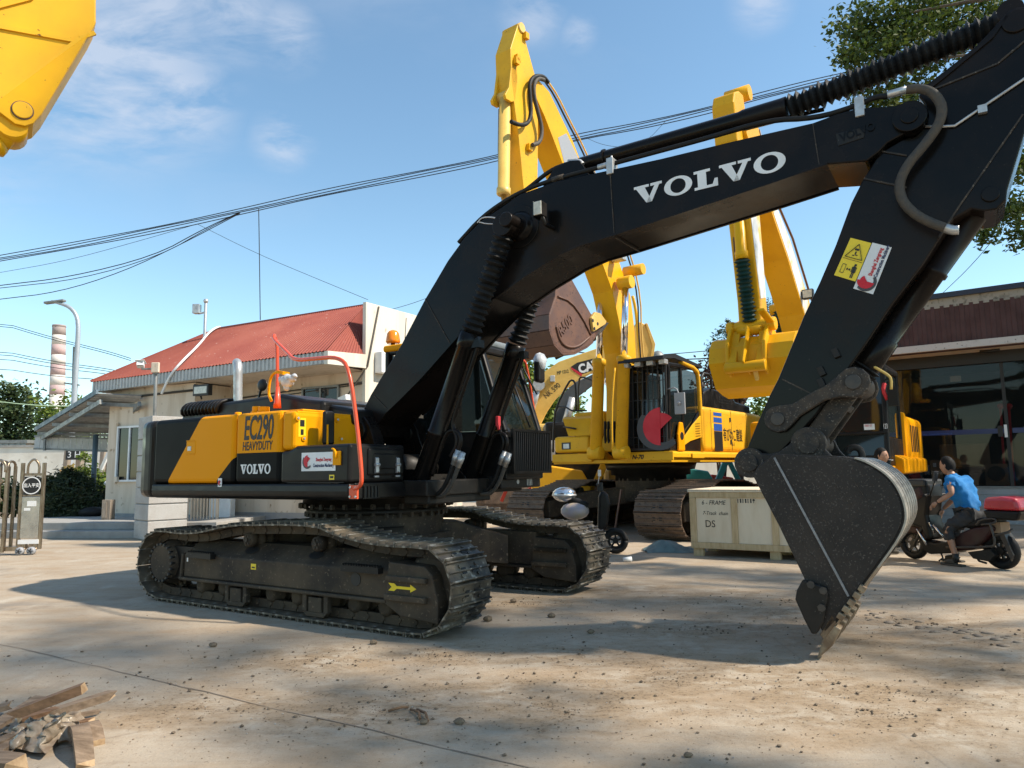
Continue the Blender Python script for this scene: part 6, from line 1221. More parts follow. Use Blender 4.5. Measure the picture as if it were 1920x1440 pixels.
# arm tip of a pale excavator seen right of the tall boom
A0=Fr(0,21,0); AT=thing('excavator','pale yellow excavator with only its upright arm end showing right of the tall yellow boom','excavator',(0,21,0))
m=M(); m.prism(A0.xz([(1186,690),(1186,620),(1192,606),(1200,603),(1210,608),(1226,645),(1224,668),(1214,700)],0),0,.5,'y'); o=m.build('arm_plate',MYC,AT,bev=.03)
m=M(); m.prism(A0.xz([(1210,606),(1214,606),(1229,645),(1221,700),(1214,700),(1223,648)],-.03),-.03,.53,'y'); m.build('arm_flange',MYC,AT,bev=.01)
m=M(); m.tube([A0.oy(p_,-.15) for p_ in ((1186,555),(1191,575),(1194,600),(1197,640),(1203,690))],.045,8,smooth=1); m.build('pipe',MYK2,AT)
m=M(); m.prism(A0.xz([(1186,700),(1214,700),(1210,800),(1190,800)],.05),.05,.45,'y'); m.build('arm_shaft',MYC,AT,bev=.02)
m=M(); m.prism(A0.xz([(1190,800),(1210,800),(1240,880),(1170,880)],.0),-.4,.9,'y'); a=A0.oy((1170,880),0); m.box(a[0]-.5,a[0]+1.6,-.5,1,0,a[2]); m.build('body',MYC,AT,bev=.05)
m=M(); o=atY(1233,668,23); m.cyl((o.x,o.y,0),(o.x,o.y,o.z-.3),.06,n=8); m.sph((o.x,o.y,o.z-.15),.26,12,sc=(1,1,1.3)); o2=m.build('siren_post',MGS,None); tag(o2,'grey rounded cap on a post just above the yellow excavator cab roof','post')
# dark grey machine between
D0=Fr(0,20.5,0); DT=thing('loader','dark grey machine with an arched boom behind the yellow excavator railing','machine',(0,20.5,0))
m=M(); m.prism(D0.xz([(1038,800),(1042,765),(1056,738),(1080,716),(1128,694),(1150,690),(1150,712),(1112,722),(1086,742),(1074,768),(1068,800)],0),0,.5,'y'); dbo=m.build('boom',mat('slate_paint',(.05,.06,.07),(.08,.085,.09),3,rough=.45),DT,bev=.02)
m=M(); m.cyl(D0.oy((1074,746),-.15),D0.oy((1058,800),-.15),.11,n=12); m.build('boom_cylinder',MSI,DT); text('lettering','VOLVO',.45,MWH,dbo,D0.oy((1122,733),-.004),(1,0,.35),(0,0,1),sx=.8) 
m=M(); a=D0.oy((1020,800),0); m.box(a[0],a[0]+1.6,-.6,1,.8,a[2]+.1); m.build('body',MPL,DT,bev=.1); m=M(); m.box(D0.oy((1132,0),0)[0],D0.oy((1160,0),0)[0]+.3,.2,1.2,1.5,D0.oy((1140,742),0)[2]); m.build('cab',MPL,DT,bev=.15); m=M(); m.box(a[0]-.5,a[0]+2.6,-1,1.4,0,.8); m.build('track',MTK,DT,bev=.25,seg=3)
m=M(); a=D0.oy((1018,830),-.8); m.box(a[0],a[0]+.32,-1.0,-.8,a[2]-.5,a[2]+.05); m.box(a[0]+.02,a[0]+.30,-1.02,-1.0,a[2]-.2,a[2]); m.build('cab_lamp',MSI,DT,bev=.03)
# small machines glimpsed under the yellow excavator
def mini(px,py,Yd,h,col,name,label,cat,boomdir=1):
    o=atY(px,py,Yd); T=thing(name,label,cat,(o.x,o.y,0)); k=h/1.6
    m=M(); m.prism([(-.9*k,.55*k),(.75*k,.55*k),(.75*k,1.0*k),(.5*k,1.45*k),(-.4*k,1.6*k),(-.9*k,1.1*k)],-.45*k,.45*k,'y'); b=m.build('body',col,T,bev=.05*k,seg=3)
    for i in range(9): m=M(); m.bar((-.1*k+i*.075*k,-.455*k,.75*k),(-.06*k+i*.075*k,-.455*k,.86*k),.01,.02*k,up=(0,1,0)); m.build('vent_slot',MBLK,b)
    for i in range(9): m=M(); m.bar((-.1*k+i*.075*k,-.455*k,.60*k),(-.06*k+i*.075*k,-.455*k,.70*k),.01,.02*k,up=(0,1,0)); m.build('vent_slot',MBLK,b)
    for y in (-.4*k,.4*k): m=M(); m.prism([(-.95*k,.05),(.95*k,.05),(1.05*k,.25*k),(.9*k,.48*k),(-.9*k,.48*k),(-1.05*k,.25*k)],y-.12*k,y+.12*k,'y'); m.build('track',MRB,T,bev=.05*k)
    m=M(); m.bar((boomdir*.8*k,0,.8*k),(boomdir*1.3*k,0,1.9*k),.14*k,.2*k); m.bar((boomdir*1.3*k,0,1.9*k),(boomdir*1.75*k,0,.9*k),.12*k,.16*k); m.build('boom',col,T,bev=.02*k)
    m=M(); m.bar((boomdir*1.4*k,-.5*k,.3*k),(boomdir*1.4*k,.5*k,.3*k),.06*k,.35*k); m.bar((0,0,.3*k),(boomdir*1.4*k,0,.3*k),.5*k,.1*k); m.build('blade',col,T)
    return T
MTE=mat('teal_paint',(.02,.20,.20),(.03,.26,.25),3,rough=.4); MRE=mat('red_orange_paint',(.55,.05,.02),(.45,.04,.02),3,rough=.4)
mini(1056,900,19.8,1.55,MYS and mat('bright_yellow',(.80,.40,.01),(.72,.34,.01),2,rough=.4),'mini_excavator','small bright yellow machine with slotted engine cover seen under the tall yellow excavator','mini excavator',1)
mini(1296,900,23,1.45,MTE,'mini_excavator','small teal mini excavator glimpsed under the yellow excavator deck','mini excavator',1)
mini(1348,905,24,1.2,MRE,'mini_excavator','small red orange mini excavator behind the wooden crate','mini excavator',-1)
mini(1012,908,20.5,1.0,MRE,'mini_loader','small red orange machine part beside the black cab step','mini excavator',-1)
# ---------------------------------------------------------------- near yellow arm at the top left corner
N0=Fr(-3.4,5.0,.62); NT=thing('excavator','near yellow excavator whose arm head reaches into the upper left corner','excavator',(N0.X,N0.Y,0),N0.a)
hd_=[(-600,-420),(0,-180),(150,-120),(180,-20),(180,42),(170,62),(78,215),(62,233),(47,238),(28,234),(12,222),(-4,210),(-40,205),(-400,160),(-600,60)]
m=M(); m.prism(N0.xz(hd_,0),0,.28,'y'); nh=m.build('arm',MYK,NT,bev=.012)
m=M()
for a,b in (((-30,45),(135,76)),((150,72),(0,190)),((178,62),(150,72)),((-40,22),(60,-4))): m.bar(N0.oy(a,-.006),N0.oy(b,-.006),.03,.022,up=(0,1,0))
m.build('weld_bead',MYK,nh)
m=M(); m.prism(N0.xz([(-200,190),(0,188),(168,64),(78,215),(62,233),(47,238),(28,234),(12,222),(-4,210),(-200,240)],0),-.02,.0,'y'); m.build('cheek_plate',MYV if 0 else MYK2,nh,bev=.004)
q=N0.oy((42,207),-.02); m=M(); m.cyl((q[0],-.035,q[2]),(q[0],-.02,q[2]),.062,n=24); pn_=m.build('pin',MYK,nh,bev=.004); m=M(); m.rev((q[0],-.024,q[2]),(q[0],-.02,q[2]),[(0,.07),(1,.07)],24); m.build('rust_ring',MRU,pn_)
m=M(); a=Vector(N0.oy((22,244),.14)); b=Vector(N0.oy((-8,262),.14)); c=Vector(N0.oy((-420,520),.14)); m.cyl(a+Vector((0,-.13,0)),a+Vector((0,.13,0)),.10,n=18); m.rev(a,b,[(0,.07),(1,.10)],16); m.rev(b,c,[(0,.105),(.03,.115),(.04,.095),(1,.095)],20); m.build('bucket_cylinder',MYK2,NT)
m=M(); e=N0.oy((-600,-200),.2); m.prism([(e[0]+.5,e[2]+1.0),(e[0]-.4,e[2]+1.2),(e[0]-3.2,e[2]-.4),(e[0]-4.6,2.2),(e[0]-4.1,1.8),(e[0]-2.6,e[2]-1.2),(e[0]+.3,e[2])],-.05,.5,'y'); m.build('boom',MYK,NT,bev=.02)
m=M(); m.box(e[0]-8.5,e[0]-4.0,-1.2,1.6,1.1,2.4); m.build('body',MYK,NT,bev=.1); m=M(); m.box(e[0]-5.6,e[0]-4.0,-1.15,-.2,2.42,3.1); m.build('cab',MPL,NT,bev=.08)
for y in (-1.2,1.1): m=M(); m.box(e[0]-8.2,e[0]-3.8,y-.1,y+.5,.03,1.05); m.build('track',MTK,NT,bev=.3,seg=3)
# ================================================================ SHOWROOM ON THE RIGHT
SA=math.atan2(-1.4,1.9); Q0=ground(1890,983); R=Fr(Q0.x,Q0.y,SA)
SW=thing('showroom','low showroom with a dark glass front and maroon ribbed fascia behind the scooter rider','building',(R.X,R.Y,0),SA)
MMA=mat('maroon_sheet',(.062,.021,.019),(.048,.018,.017),3,rough=.6)
MMO=mat('mouldy_concrete',(.30,.29,.26),(.05,.05,.04),2.2,.50,.66,rough=.9,c3=(.10,.10,.08),sc3=9,lo3=.60,hi3=.70)
MWS=mat('stained_white_band',(.50,.49,.47),(.40,.38,.35),5,.55,.72,rough=.8,c3=(.12,.11,.10),sc3=20,lo3=.68,hi3=.74)
MTL=mat('grey_stone_tile',(.33,.35,.37),(.26,.28,.29),2,rough=.4,c3=(.42,.43,.44),sc3=9,lo3=.62,hi3=.72)
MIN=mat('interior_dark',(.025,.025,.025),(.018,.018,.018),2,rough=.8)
X0,X1=-4.6,7.0
fb=R.oy((1890,645),-.9)[2]; ft_=R.oy((1890,562),-.9)[2]; gt=R.oy((1890,678),0)[2]; gb_=R.oy((1850,914),0)[2]; rt_=R.oy((1890,534),-.9)[2]
fw=R.oy((1890,632),-.9)[2]
corr((X0,-.9,0),(X1,-.9,0),fw,ft_+.05,.20,.022,'maroon_fascia',MMA,SW)
m=M(); m.box(X0,X1,-.86,-.70,fb-.02,ft_+.3); m.build('fascia_board',MMA,SW)
m=M(); m.box(X0,X1,-.98,-.70,fb,fw); m.build('white_band',MWS,SW)
m=M(); m.box(X0,X1,-.92,-.55,ft_,rt_-.12); m.build('parapet',MMO,SW)
m=M(); m.box(X0-.1,X1,-1.02,-.4,rt_-.12,rt_); m.build('roof_trim',mat('dark_blue_trim',(.012,.016,.04),rough=.4),SW)
m=M(); m.box(X0,X1,-.70,.0,fb-.02,fb+.10); m.build('soffit',MWL,SW); m=M(); m.box(X0,X1,-.08,.12,gt,fb); m.build('lintel',MBLK,SW)
m=M(); q=R.oy((1856,663),-.4); m.tube([(q[0]-.2,-.4,fb-.03),(q[0],-.38,fb-.06),(q[0]+.2,-.4,fb-.03)],.04,6); m.build('cable_loop',MBLK,SW)
# interior
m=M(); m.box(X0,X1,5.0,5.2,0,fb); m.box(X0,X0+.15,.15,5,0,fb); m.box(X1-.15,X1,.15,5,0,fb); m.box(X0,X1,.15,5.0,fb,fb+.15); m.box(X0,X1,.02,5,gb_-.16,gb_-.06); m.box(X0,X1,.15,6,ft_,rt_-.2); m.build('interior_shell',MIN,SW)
# tiled base
for r_ in range(5):
    z0=.0+r_*gb_/5; z1=z0+gb_/5-.012
    for k in range(9):
        a=X0+(k+(.5 if r_%2 else 0)*0)*1.3; m=M(); m.box(a+.006,min(a+1.294,X1),.0,.06,z0,z1); m.build('tile',MTL,SW,bev=.004)
m=M(); m.box(X0,X1,.02,.1,0,gb_-.01); m.build('base_backing',MSK,SW); m=M(); m.box(X0,X1,-.03,.1,gb_-.008,gb_+.03); m.build('sill',MGS,SW)
MSG=glassmat('showroom_glass',(.01,.012,.012),.02,alpha=.42)
xs=[R.oy((p_,800),0)[0] for p_ in (1560,1679,1888,2100)]
for a,b in zip(xs,xs[1:]): 
    m=M(); m.box(a+.02,b-.02,.03,.045,gb_+.03,gt); m.build('glass_pane',MSG,SW)
for a in xs: m=M(); m.box(a-.035,a+.035,.0,.08,gb_+.03,gt); m.build('mullion',MBLK,SW)
q=R.oy((1690,760),.1); m=M(); m.box(q[0]-.05,q[0]+.05,.10,.2,gb_+.03,gt); m.build('window_post',MGS,SW)
za,zb_=R.oy((1800,806),.02)[2],R.oy((1800,815),.02)[2]
m=M(); m.box(xs[1]+.05,xs[2]-.05,.022,.028,zb_,za); bs=m.build('blue_strip',mat('blue_strip',(.012,.025,.11),rough=.3),SW); m=M(); m.box(xs[2]+.1,xs[3],.022,.028,zb_,za); m.build('blue_strip',bs.data.materials[0],SW)
text('lettering','Excavator sales   parts   Construction Machinery Co',.055,MBLU,bs,(xs[1]+.3,.021,zb_+.02),(1,0,0),(0,0,1),sx=.8)
q=R.oy((1886,808),.0); m=M(); m.box(q[0]-.03,q[0]+.03,-.02,.0,q[2]-.15,q[2]+.15); m.build('door_handle',MWH,SW); m=M(); m.box(q[0]-.16,q[0]-.06,.01,.02,q[2]-.13,q[2]+.13); m.build('lock',MBLK,SW)
q=R.oy((1787,706),.04); m=M(); m.box(q[0]-.12,q[0]+.12,.6,.7,q[2]-.07,q[2]+.07); m.build('air_unit',MWL,SW)
# goods behind the glass (things of their own)
MCB=mat('cardboard',(.30,.20,.12),(.25,.165,.10),4,rough=.8)
def box_at(px0,py0,px1,py1,yy,dd,mt,name,label,cat):
    a=R.oy((px0,py0),yy); b=R.oy((px1,py1),yy); m=M(); m.box(min(a[0],b[0]),max(a[0],b[0]),yy,yy+dd,min(a[2],b[2]),max(a[2],b[2])); o=m.build(name,mt,None,bev=.01); o.location=(R.X,R.Y,0); o.rotation_euler=(0,0,SA); tag(o,label,cat); return o
o=box_at(1743,863,1767,914,.15,.35,MCB,'cardboard_box','brown cardboard box with a white tag on the window shelf behind the rider','box'); a=R.oy((1749,868),.14); m=M(); m.box(a[0],a[0]+.07,.142,.148,a[2]-.1,a[2]); m.build('paper_tag',MWH,o)
box_at(1732,872,1743,890,.15,.2,MGY,'grey_box','slim grey box beside the cardboard box on the window shelf','box')
o=box_at(1845,870,1893,910,.4,.3,MCB,'parts_carton','brown parts carton crossed by a black ring at the right of the window','carton'); 
a=R.oy((1868,888),.3); m=M(); m.rev((a[0]-.0,.28,a[2]),(a[0],.36,a[2]),[(0,.18),(1,.18)],20); oo=m.build('black_ring',MBLK,o)
a=R.oy((1710,893),.2); m=M(); m.sph((0,0,0),.26,10,sc=(1.2,.5,.75)); o=m.build('printed_bag',mat('bag_white',(.62,.64,.68),(.45,.47,.52),6,rough=.5)); o.location=R.w((a[0],.3,a[2])); tag(o,'white and red printed plastic bag on the window shelf','bag'); m=M(); m.obox((-.02,-.14,-.02),(.14,0,.04),(0,.01,0),(-.02,0,.09)); m.build('print',MRD,o)
def chair(px,py,nm,label,w):
    a=R.oy((px,py),1.4); T=thing('office_chair',label,'chair',R.w((a[0],1.4,gb_-.06)),SA,'brown chairs inside the showroom'); m=M(); m.box(-w/2,w/2,0,.10,.55,1.15); m.build('backrest',MCB,T,bev=.07); m=M(); m.box(-w/2,w/2,-.5,.1,.40,.52); m.build('seat',MRB,T,bev=.04); m=M(); m.cyl((0,-.2,0),(0,-.2,.4),.05); m.bar((-.25,-.2,.03),(.25,-.2,.03),.05,.05); m.bar((0,-.45,.03),(0,.05,.03),.05,.05); m.build('base',MBLK,T)
chair(1782,850,'x','narrow brown chair back behind the showroom glass',.5); chair(1812,845,'x','wide brown chair back behind the showroom glass',1.0)
for i,px in enumerate((1873,1889)): a=R.oy((px,780),1.0); m=M(); m.bar((a[0],1.0,gb_),(a[0]+.05,1.0,R.oy((px,757),1.0)[2]),.05,.05); m.sph((a[0]+.05,1.0,R.oy((px,762),1.0)[2]),.08,8); o=m.build('red_pole',MRD); o.location=(R.X,R.Y,0); o.rotation_euler=(0,0,SA); tag(o,'thin red pole behind the showroom glass, '+('left' if i==0 else 'right')+' of the pair','pole')
# ================================================================ CRATE
pa=ground(1298,1042); pb_=ground(1484,1052); dx=(pb_-pa); ca=math.atan2(dx.y,dx.x); CL=2.55; K1=Fr(pa.x,pa.y,ca)
CRT=thing('wooden_crate','large pale plywood shipping crate with handwritten marks left of the bucket','crate',(pa.x,pa.y,0),ca)
MPY=mat('pale_plywood',(.74,.63,.47),(.66,.54,.38),1.5,.4,.7,rough=.75,streak=(4,4,.8)); MPN=mat('pine_batten',(.56,.42,.24),(.44,.31,.16),5,rough=.75,streak=(5,5,.8))
H0,H1,CD=.13,1.04,1.5
m=M(); m.box(.02,CL-.02,.02,CD-.02,H0,H1); m.build('panel_core',MPY,CRT)
bx_=[0,.62,1.24,1.90,CL]
bx_=[0]+[K1.oy((p_,960),0)[0] for p_ in (1371,1446)]; step=bx_[2]-bx_[1]; bx_=[0,bx_[1],bx_[2],bx_[2]+step,bx_[2]+2*step]; CLr=bx_[4]+.05
for i,a in enumerate(bx_): m=M(); m.box(a,a+.10,-.018,.02,H0+.10,H1-.09); m.build('batten',MPN,CRT,bev=.004)
for i in range(4): m=M(); m.box(bx_[i]+.102,bx_[i+1]-.002,.004,.02,H0+.1,H1-.09); m.build('plywood_sheet',MPY,CRT)
m=M(); m.box(0,bx_[4]+.1,-.018,.02,H1-.088,H1); m.build('top_rail',MPN,CRT,bev=.004); m=M(); m.box(0,bx_[4]+.1,-.018,.02,H0,H0+.098); m.build('bottom_rail',MPN,CRT,bev=.004)
CE=bx_[4]+.1
m=M(); m.box(-.03,CE+.03,-.03,CD+.03,H1+.002,H1+.03); m.build('lid',MPY,CRT,bev=.005)
for i in range(7): m=M(); a=-.03+i*(CE+.06)/7; m.box(a+.004,a+(CE+.06)/7-.004,-.035,CD+.035,H1+.032,H1+.045); m.build('lid_plank',MPY,CRT)
m=M(); m.box(0.02,CE,.0,CD,H0-.001,H0+.02); m.build('floor',MPN,CRT)
for a in (.02,bx_[2]-.06,bx_[4]-.08): 
    for yy in (.02,CD/2,CD-.12): m=M(); m.box(a,a+.16,yy,yy+.10,0,H0); m.build('foot_block',MPN,CRT,bev=.006)
for y in (.02,CD-.1): m=M(); m.box(-.018,.0,y,y+.1,H0,H1); m.build('batten',MPN,CRT)
def note(s,px,py,sz,**k): q=K1.oy((px,py),-.001); text('handwriting',s,sz,MBLK,CRT,(q[0],.003,q[2]),(1,0,0),(0,0,1),**k)
note('6 - FRAME',1315,946,.10,sx=.9,shear=.2); note('7-Track  chain',1317,965,.085,sx=.85,shear=.3); note('DS',1322,988,.16,sx=.9)
q=K1.oy((1376,944),-.001); m=M(); m.box(q[0],q[0]+.34,.000,.0035,q[2],q[2]+.085); lb=m.build('shipping_label',MPY,CRT)
for i in range(7): m=M(); a=q[0]+.02+i*.04; m.box(a,a+(.012 if i%2 else .02),-.003,0,q[2]+.01,q[2]+.075); m.build('mark',MBLK,lb)
m=M(); a=q[0]+.315; m.box(a-.004,a+.004,-.003,0,q[2]+.01,q[2]+.06); m.prism([(a-.022,q[2]+.045),(a+.022,q[2]+.045),(a+.01,q[2]+.072),(a-.01,q[2]+.072)],-.003,0,'y'); m.build('mark',MBLK,lb)
# tarp bundle and paper cup
p=ground(1258,1034); m=M(); vs=[];fs=[];n1=22;n2=9
for i in range(n1+1):
    for j in range(n2+1):
        u=i/n1;v=j/n2; hgt=.20*math.sin(math.pi*v)**.7*(math.exp(-((u-.35)/.25)**2)+.28*math.exp(-((u-.85)/.2)**2))+.03*math.sin(u*17+v*9)*math.sin(math.pi*v); vs.append((-.45+u*1.05,-.25+v*.6+.05*math.sin(u*8),max(.006,hgt)))
for i in range(n1):
    for j in range(n2): a=i*(n2+1)+j; fs.append((a,a+n2+1,a+n2+2,a+1))
m.add(vs,fs,0,True); o=m.build('tarpaulin_bundle',mat('grey_blue_tarp',(.13,.20,.20),(.09,.14,.15),6,rough=.6,bump=.4,bsc=12)); o.location=p; tag(o,'crumpled grey blue tarpaulin on the ground beside the crate','tarpaulin')
p=ground(1176,1054); m=M(); m.rev((-.06,0,.04),(.07,.01,.045),[(0,.03),(1,.042)],12); o=m.build('paper_cup',MWH); o.location=p; tag(o,'white paper cup lying on the ground right of the far track','cup')
p=ground(1155,1005); m=M(); m.bar((0,.25,.02),(.28,.55,1.0),.9*.2,.05) if 0 else m.obox((.1,.3,.5),(.10,.05,.48),(.02,.06,0),(.0,0,.0) if 0 else (.012,-.02,.0)); o=m.build('leaning_board',MRU); o.location=p; tag(o,'narrow rusty board leaning against the brown track','board')
# ================================================================ SCOOTERS
def wheel(parent,c,r,w,mt_rim,name='wheel',spokes=5,ax=(0,1,0)):
    c=Vector(c); m=M(); P=[c+Vector((r*math.cos(a),0,r*math.sin(a))) for a in [2*math.pi*i/28 for i in range(29)]]; m.tube([c+Vector(((r-w/2)*math.cos(2*math.pi*i/28),0,(r-w/2)*math.sin(2*math.pi*i/28))) for i in range(29)],w/2,10); o=m.build(name,MRB,parent)
    m=M(); m.cyl(c-Vector((0,w*.4,0)),c+Vector((0,w*.4,0)),.05,n=14)
    for i in range(spokes): a=2*math.pi*i/spokes+.3; m.bar(c,c+Vector(((r-w)*math.cos(a),0,(r-w)*math.sin(a))),.03,.045,up=(0,1,0))
    N=24
    for i in range(N): a,b=2*math.pi*i/N,2*math.pi*(i+1)/N; m.bar(c+Vector(((r-w)*math.cos(a),0,(r-w)*math.sin(a))),c+Vector(((r-w)*math.cos(b),0,(r-w)*math.sin(b))),.05,.02,up=(0,1,0))
    m.build('rim',mt_rim,o); return o
MMR=mat('maroon_paint',(.035,.009,.010),(.05,.03,.022),5,rough=.45,spec=.3); MRT2=mat('red_case',(.48,.025,.04),(.40,.02,.03),5,rough=.3,coat=.3,c3=(.7,.6,.6),sc3=14,lo3=.70,hi3=.76)
wf,wr=ground(1714,1048),ground(1884,1068); mid=(wf+wr)/2; d=(wf-wr); sa=math.atan2(d.y,d.x); WB=d.length/2
# local frame: +x to the front (left in view), near side is +y or -y
B=Fr(mid.x,mid.y,sa); SC=thing('scooter','dusty maroon electric scooter with a red and black rear case under the rider','scooter',(mid.x,mid.y,0),sa)
k=1.0; sy=1 if B.l(OE)[1]>0 else -1
sxl=WB/.66
def b_(px,py,y=0): return Vector(B.oy((px,py),y*sy))
wheel(SC,(WB-.02,0,.235),.235,.10,MBRS); wheel(SC,(-WB+.02,0,.25),.25,.12,MBL,spokes=9)
m=M(); m.tube([b_(1716,1010),b_(1735,960),b_(1750,905)],.035,8); m.tube([b_(1714,1024,.09),b_(1730,985,.09)],.022,6); m.build('front_fork',MBRS,SC)
m=M(); m.prism([(q.x,q.z) for q in [b_(x,y) for x,y in ((1702,1002),(1712,985),(1738,990),(1746,1010),(1740,1015),(1732,1002),(1714,998))]],-.08,.08,'y'); m.build('front_mudguard',MMR,SC,bev=.02)
m=M(); m.prism([(q.x,q.z) for q in [b_(x,y) for x,y in ((1722,985),(1700,965),(1702,930),(1716,905),(1732,898),(1752,905),(1757,930),(1752,965),(1762,1010),(1748,1012),(1740,990))]],-.17,.17,'y'); m.build('front_shield',MPL,SC,bev=.05,seg=3)
m=M(); m.prism([(q.x,q.z) for q in [b_(x,y) for x,y in ((1724,945),(1728,915),(1742,910),(1748,930))]],-.19,.19,'y'); m.build('shield_trim',MMR,SC,bev=.04)
m=M(); m.tube([b_(1752,1002,.18),b_(1742,980,.18),b_(1752,1000,.18)],.014,6); m.tube([b_(1719,992,.17),b_(1738,1022,.18)],.018,6); m.tube([b_(1750,985,.17),b_(1770,1008,.18)],.016,6); m.build('chrome_trim',MCR,SC)
m=M(); m.box(*(lambda a,c:(min(a.x,c.x),max(a.x,c.x)))(b_(1712,900),b_(1752,912)),-.2,.2,b_(1730,912).z,b_(1730,898).z); m.build('front_basket',MBLK,SC,bev=.03)
m=M(); hc=b_(1752,932); m.tube([hc+Vector((-.12,.34*sy,.04)),hc+Vector((-.04,.2*sy,.05)),hc,hc+Vector((-.04,-.2*sy,.05)),hc+Vector((-.12,-.34*sy,.04))],.018,8,smooth=1); m.tube([hc,b_(1746,905)],.03,8); hb_=m.build('handlebar',MBLK,SC)
for s in (1,-1): m=M(); m.cyl(hc+Vector((-.10,.30*s,.04)),hc+Vector((-.14,.42*s,.035)),.022,n=10); m.build('grip',MRB,hb_)
m=M(); a=b_(1752,905,.2); m.tube([b_(1744,930,.15),b_(1750,910,.22),b_(1757,887,.25)],.009,6); m.obox(b_(1754,893,.25),(.02,0,-.07),(0,.04,0),(.012,0,.004)); m.build('mirror',MBLK,hb_)
m=M(); m.prism([(q.x,q.z) for q in [b_(x,y) for x,y in ((1738,1012),(1765,1018),(1790,1014),(1800,1016),(1800,1036),(1756,1038),(1742,1028))]],-.16,.16,'y'); m.build('foot_board',MBL,SC,bev=.02)
m=M(); m.prism([(q.x,q.z) for q in [b_(x,y) for x,y in ((1798,1012),(1812,998),(1838,988),(1870,983),(1878,990),(1860,1012),(1836,1030),(1800,1034))]],-.15,.15,'y'); m.build('rear_body',MMR,SC,bev=.04,seg=3)
m=M(); m.prism([(q.x,q.z) for q in [b_(x,y) for x,y in ((1806,990),(1812,978),(1850,970),(1875,968),(1880,980),(1840,988))]],-.14,.14,'y'); m.build('seat',MRB,SC,bev=.04,seg=3)
m=M()
for s in (1,-1):
    m.tube([b_(1830,985,.19*s),b_(1838,974,.2*s),b_(1866,972,.2*s),b_(1868,980,.2*s),b_(1840,984,.2*s)],.014,6,smooth=1); m.tube([b_(1855,980,.2*s),b_(1862,1000,.2*s),b_(1866,1018,.2*s),b_(1860,1026,.2*s),b_(1774,1026,.2*s)],.016,6,smooth=1); m.tube([b_(1866,1004,.2*s),b_(1890,998,.17*s),b_(1898,993,.1*s)],.018,6)
m.build('guard_rail',MBRS,SC)
a,c=b_(1856,940),b_(1925,938)
m=M(); x0,x1=min(a.x,c.x)-.02,max(a.x,c.x); zt,zm,zb2=b_(1890,930).z,b_(1890,956).z,b_(1890,974).z
m.prism([(x0,zm),(x1+.0,zm),(x1-.04,zt-.02),((x0+x1)/2,zt),(x0+.04,zt-.02)],-.20,.20,'y'); cs=m.build('case_lid',MRT2,SC,bev=.05,seg=3)
m=M(); m.prism([(x0,zm-.004),(x1,zm-.004),(x1-.05,zb2),(x0+.05,zb2)],-.19,.19,'y'); m.build('case_base',MPL,SC,bev=.03); 
q=b_(1864,949,.205); text('lettering','YAHAMA',.035,MMR,cs,q,(-1*sy,0,0),(0,0,1),sx=.9) if 0 else None
m=M(); m.box(b_(1868,985).x-.12,b_(1868,985).x+.10,-.1,.1,b_(1868,998).z,b_(1868,978).z); m.build('rear_carton',MCB,SC)
m=M(); m.prism([(q.x,q.z) for q in [b_(x,y) for x,y in ((1880,1000),(1890,1000),(1908,1040),(1904,1052))]],-.09,.09,'y'); m.build('number_plate',MBRS,SC,bev=.004)
m=M(); m.prism([(q.x,q.z) for q in [b_(x,y) for x,y in ((1828,1034),(1870,1028),(1880,1040),(1868,1052),(1838,1046))]],.06*sy,.16*sy,'y'); m.tube([b_(1826,1036,.1),b_(1836,1052,.14),b_(1850,1056,.16)],.018,6); m.build('swing_arm',MBL,SC,bev=.02)
m=M(); m.tube([b_(1764,1036,.12),b_(1768,1046,.2),b_(1760,1052,.24)],.012,6); m.build('side_stand',MBLK,SC)
# parked scooter in front of the tall yellow excavator
e=ground(1062,1000); f_=ground(1150,1000); e=Vector((atY(1075,960,12.6).x,12.6,0)); 
B2=Fr(e.x+.35,12.6,math.radians(-8)); S2=thing('scooter','parked dark scooter with a shiny chrome top case behind the far black track','scooter',(B2.X,B2.Y,0),B2.a)
def c_(px,py,y=0): return Vector(B2.oy((px,py),y))
wheel(S2,(c_(1153,980).x,0,.22),.22,.10,MBL); wheel(S2,(c_(1060,980).x,0,.22),.22,.11,MBL)
q=c_(1058,927); m=M(); m.sph(q,.21,16,sc=(1,.85,.62)); tc_=m.build('top_case',mat('scuffed_chrome',(.70,.71,.72),(.45,.45,.46),9,rough=.16,metal=.9),S2); m=M(); m.rev(q+Vector((0,0,-.03)),q+Vector((0,0,.005)),[(0,.205),(0.5,.216),(1,.205)],20); m.build('seam_band',MSI,tc_)
m=M(); m.sph(c_(1078,958),.25,14,sc=(1,.7,.62)); m.build('rear_body',mat('lilac_grey',(.36,.32,.36),(.40,.33,.24),6,rough=.4),S2); m=M(); m.tube([c_(1066,938),c_(1085,942),c_(1102,950)],.07,8); m.build('seat',MRB,S2)
m=M(); m.prism([(v.x,v.z) for v in [c_(x,y) for x,y in ((1120,990),(1122,930),(1128,918),(1140,926),(1144,945),(1140,985),(1128,1000))]],-.18,.18,'y'); m.build('leg_shield',MPL,S2,bev=.05,seg=3); m=M(); m.box(c_(1080,990).x,c_(1125,990).x,-.15,.15,.20,.30); m.build('foot_board',MPL,S2,bev=.03)
m=M(); h=c_(1125,908); m.tube([h+Vector((-.05,-.3,.0)),h,h+Vector((-.05,.3,0))],.018,6); m.tube([h,c_(1130,930)],.04,8); m.box(h.x-.05,h.x+.05,-.06,.06,h.z-.12,h.z+.03); m.build('handlebar',MBLK,S2,bev=.01); m=M(); m.tube([h+Vector((-.03,-.2,0)),c_(1124,890,-.2)],.008,6); m.box(c_(1121,890,-.2).x,c_(1127,890,-.2).x,-.21,-.19,c_(1124,893,-.2).z,c_(1124,881,-.2).z); m.build('mirror',MSI,S2,bev=.004)
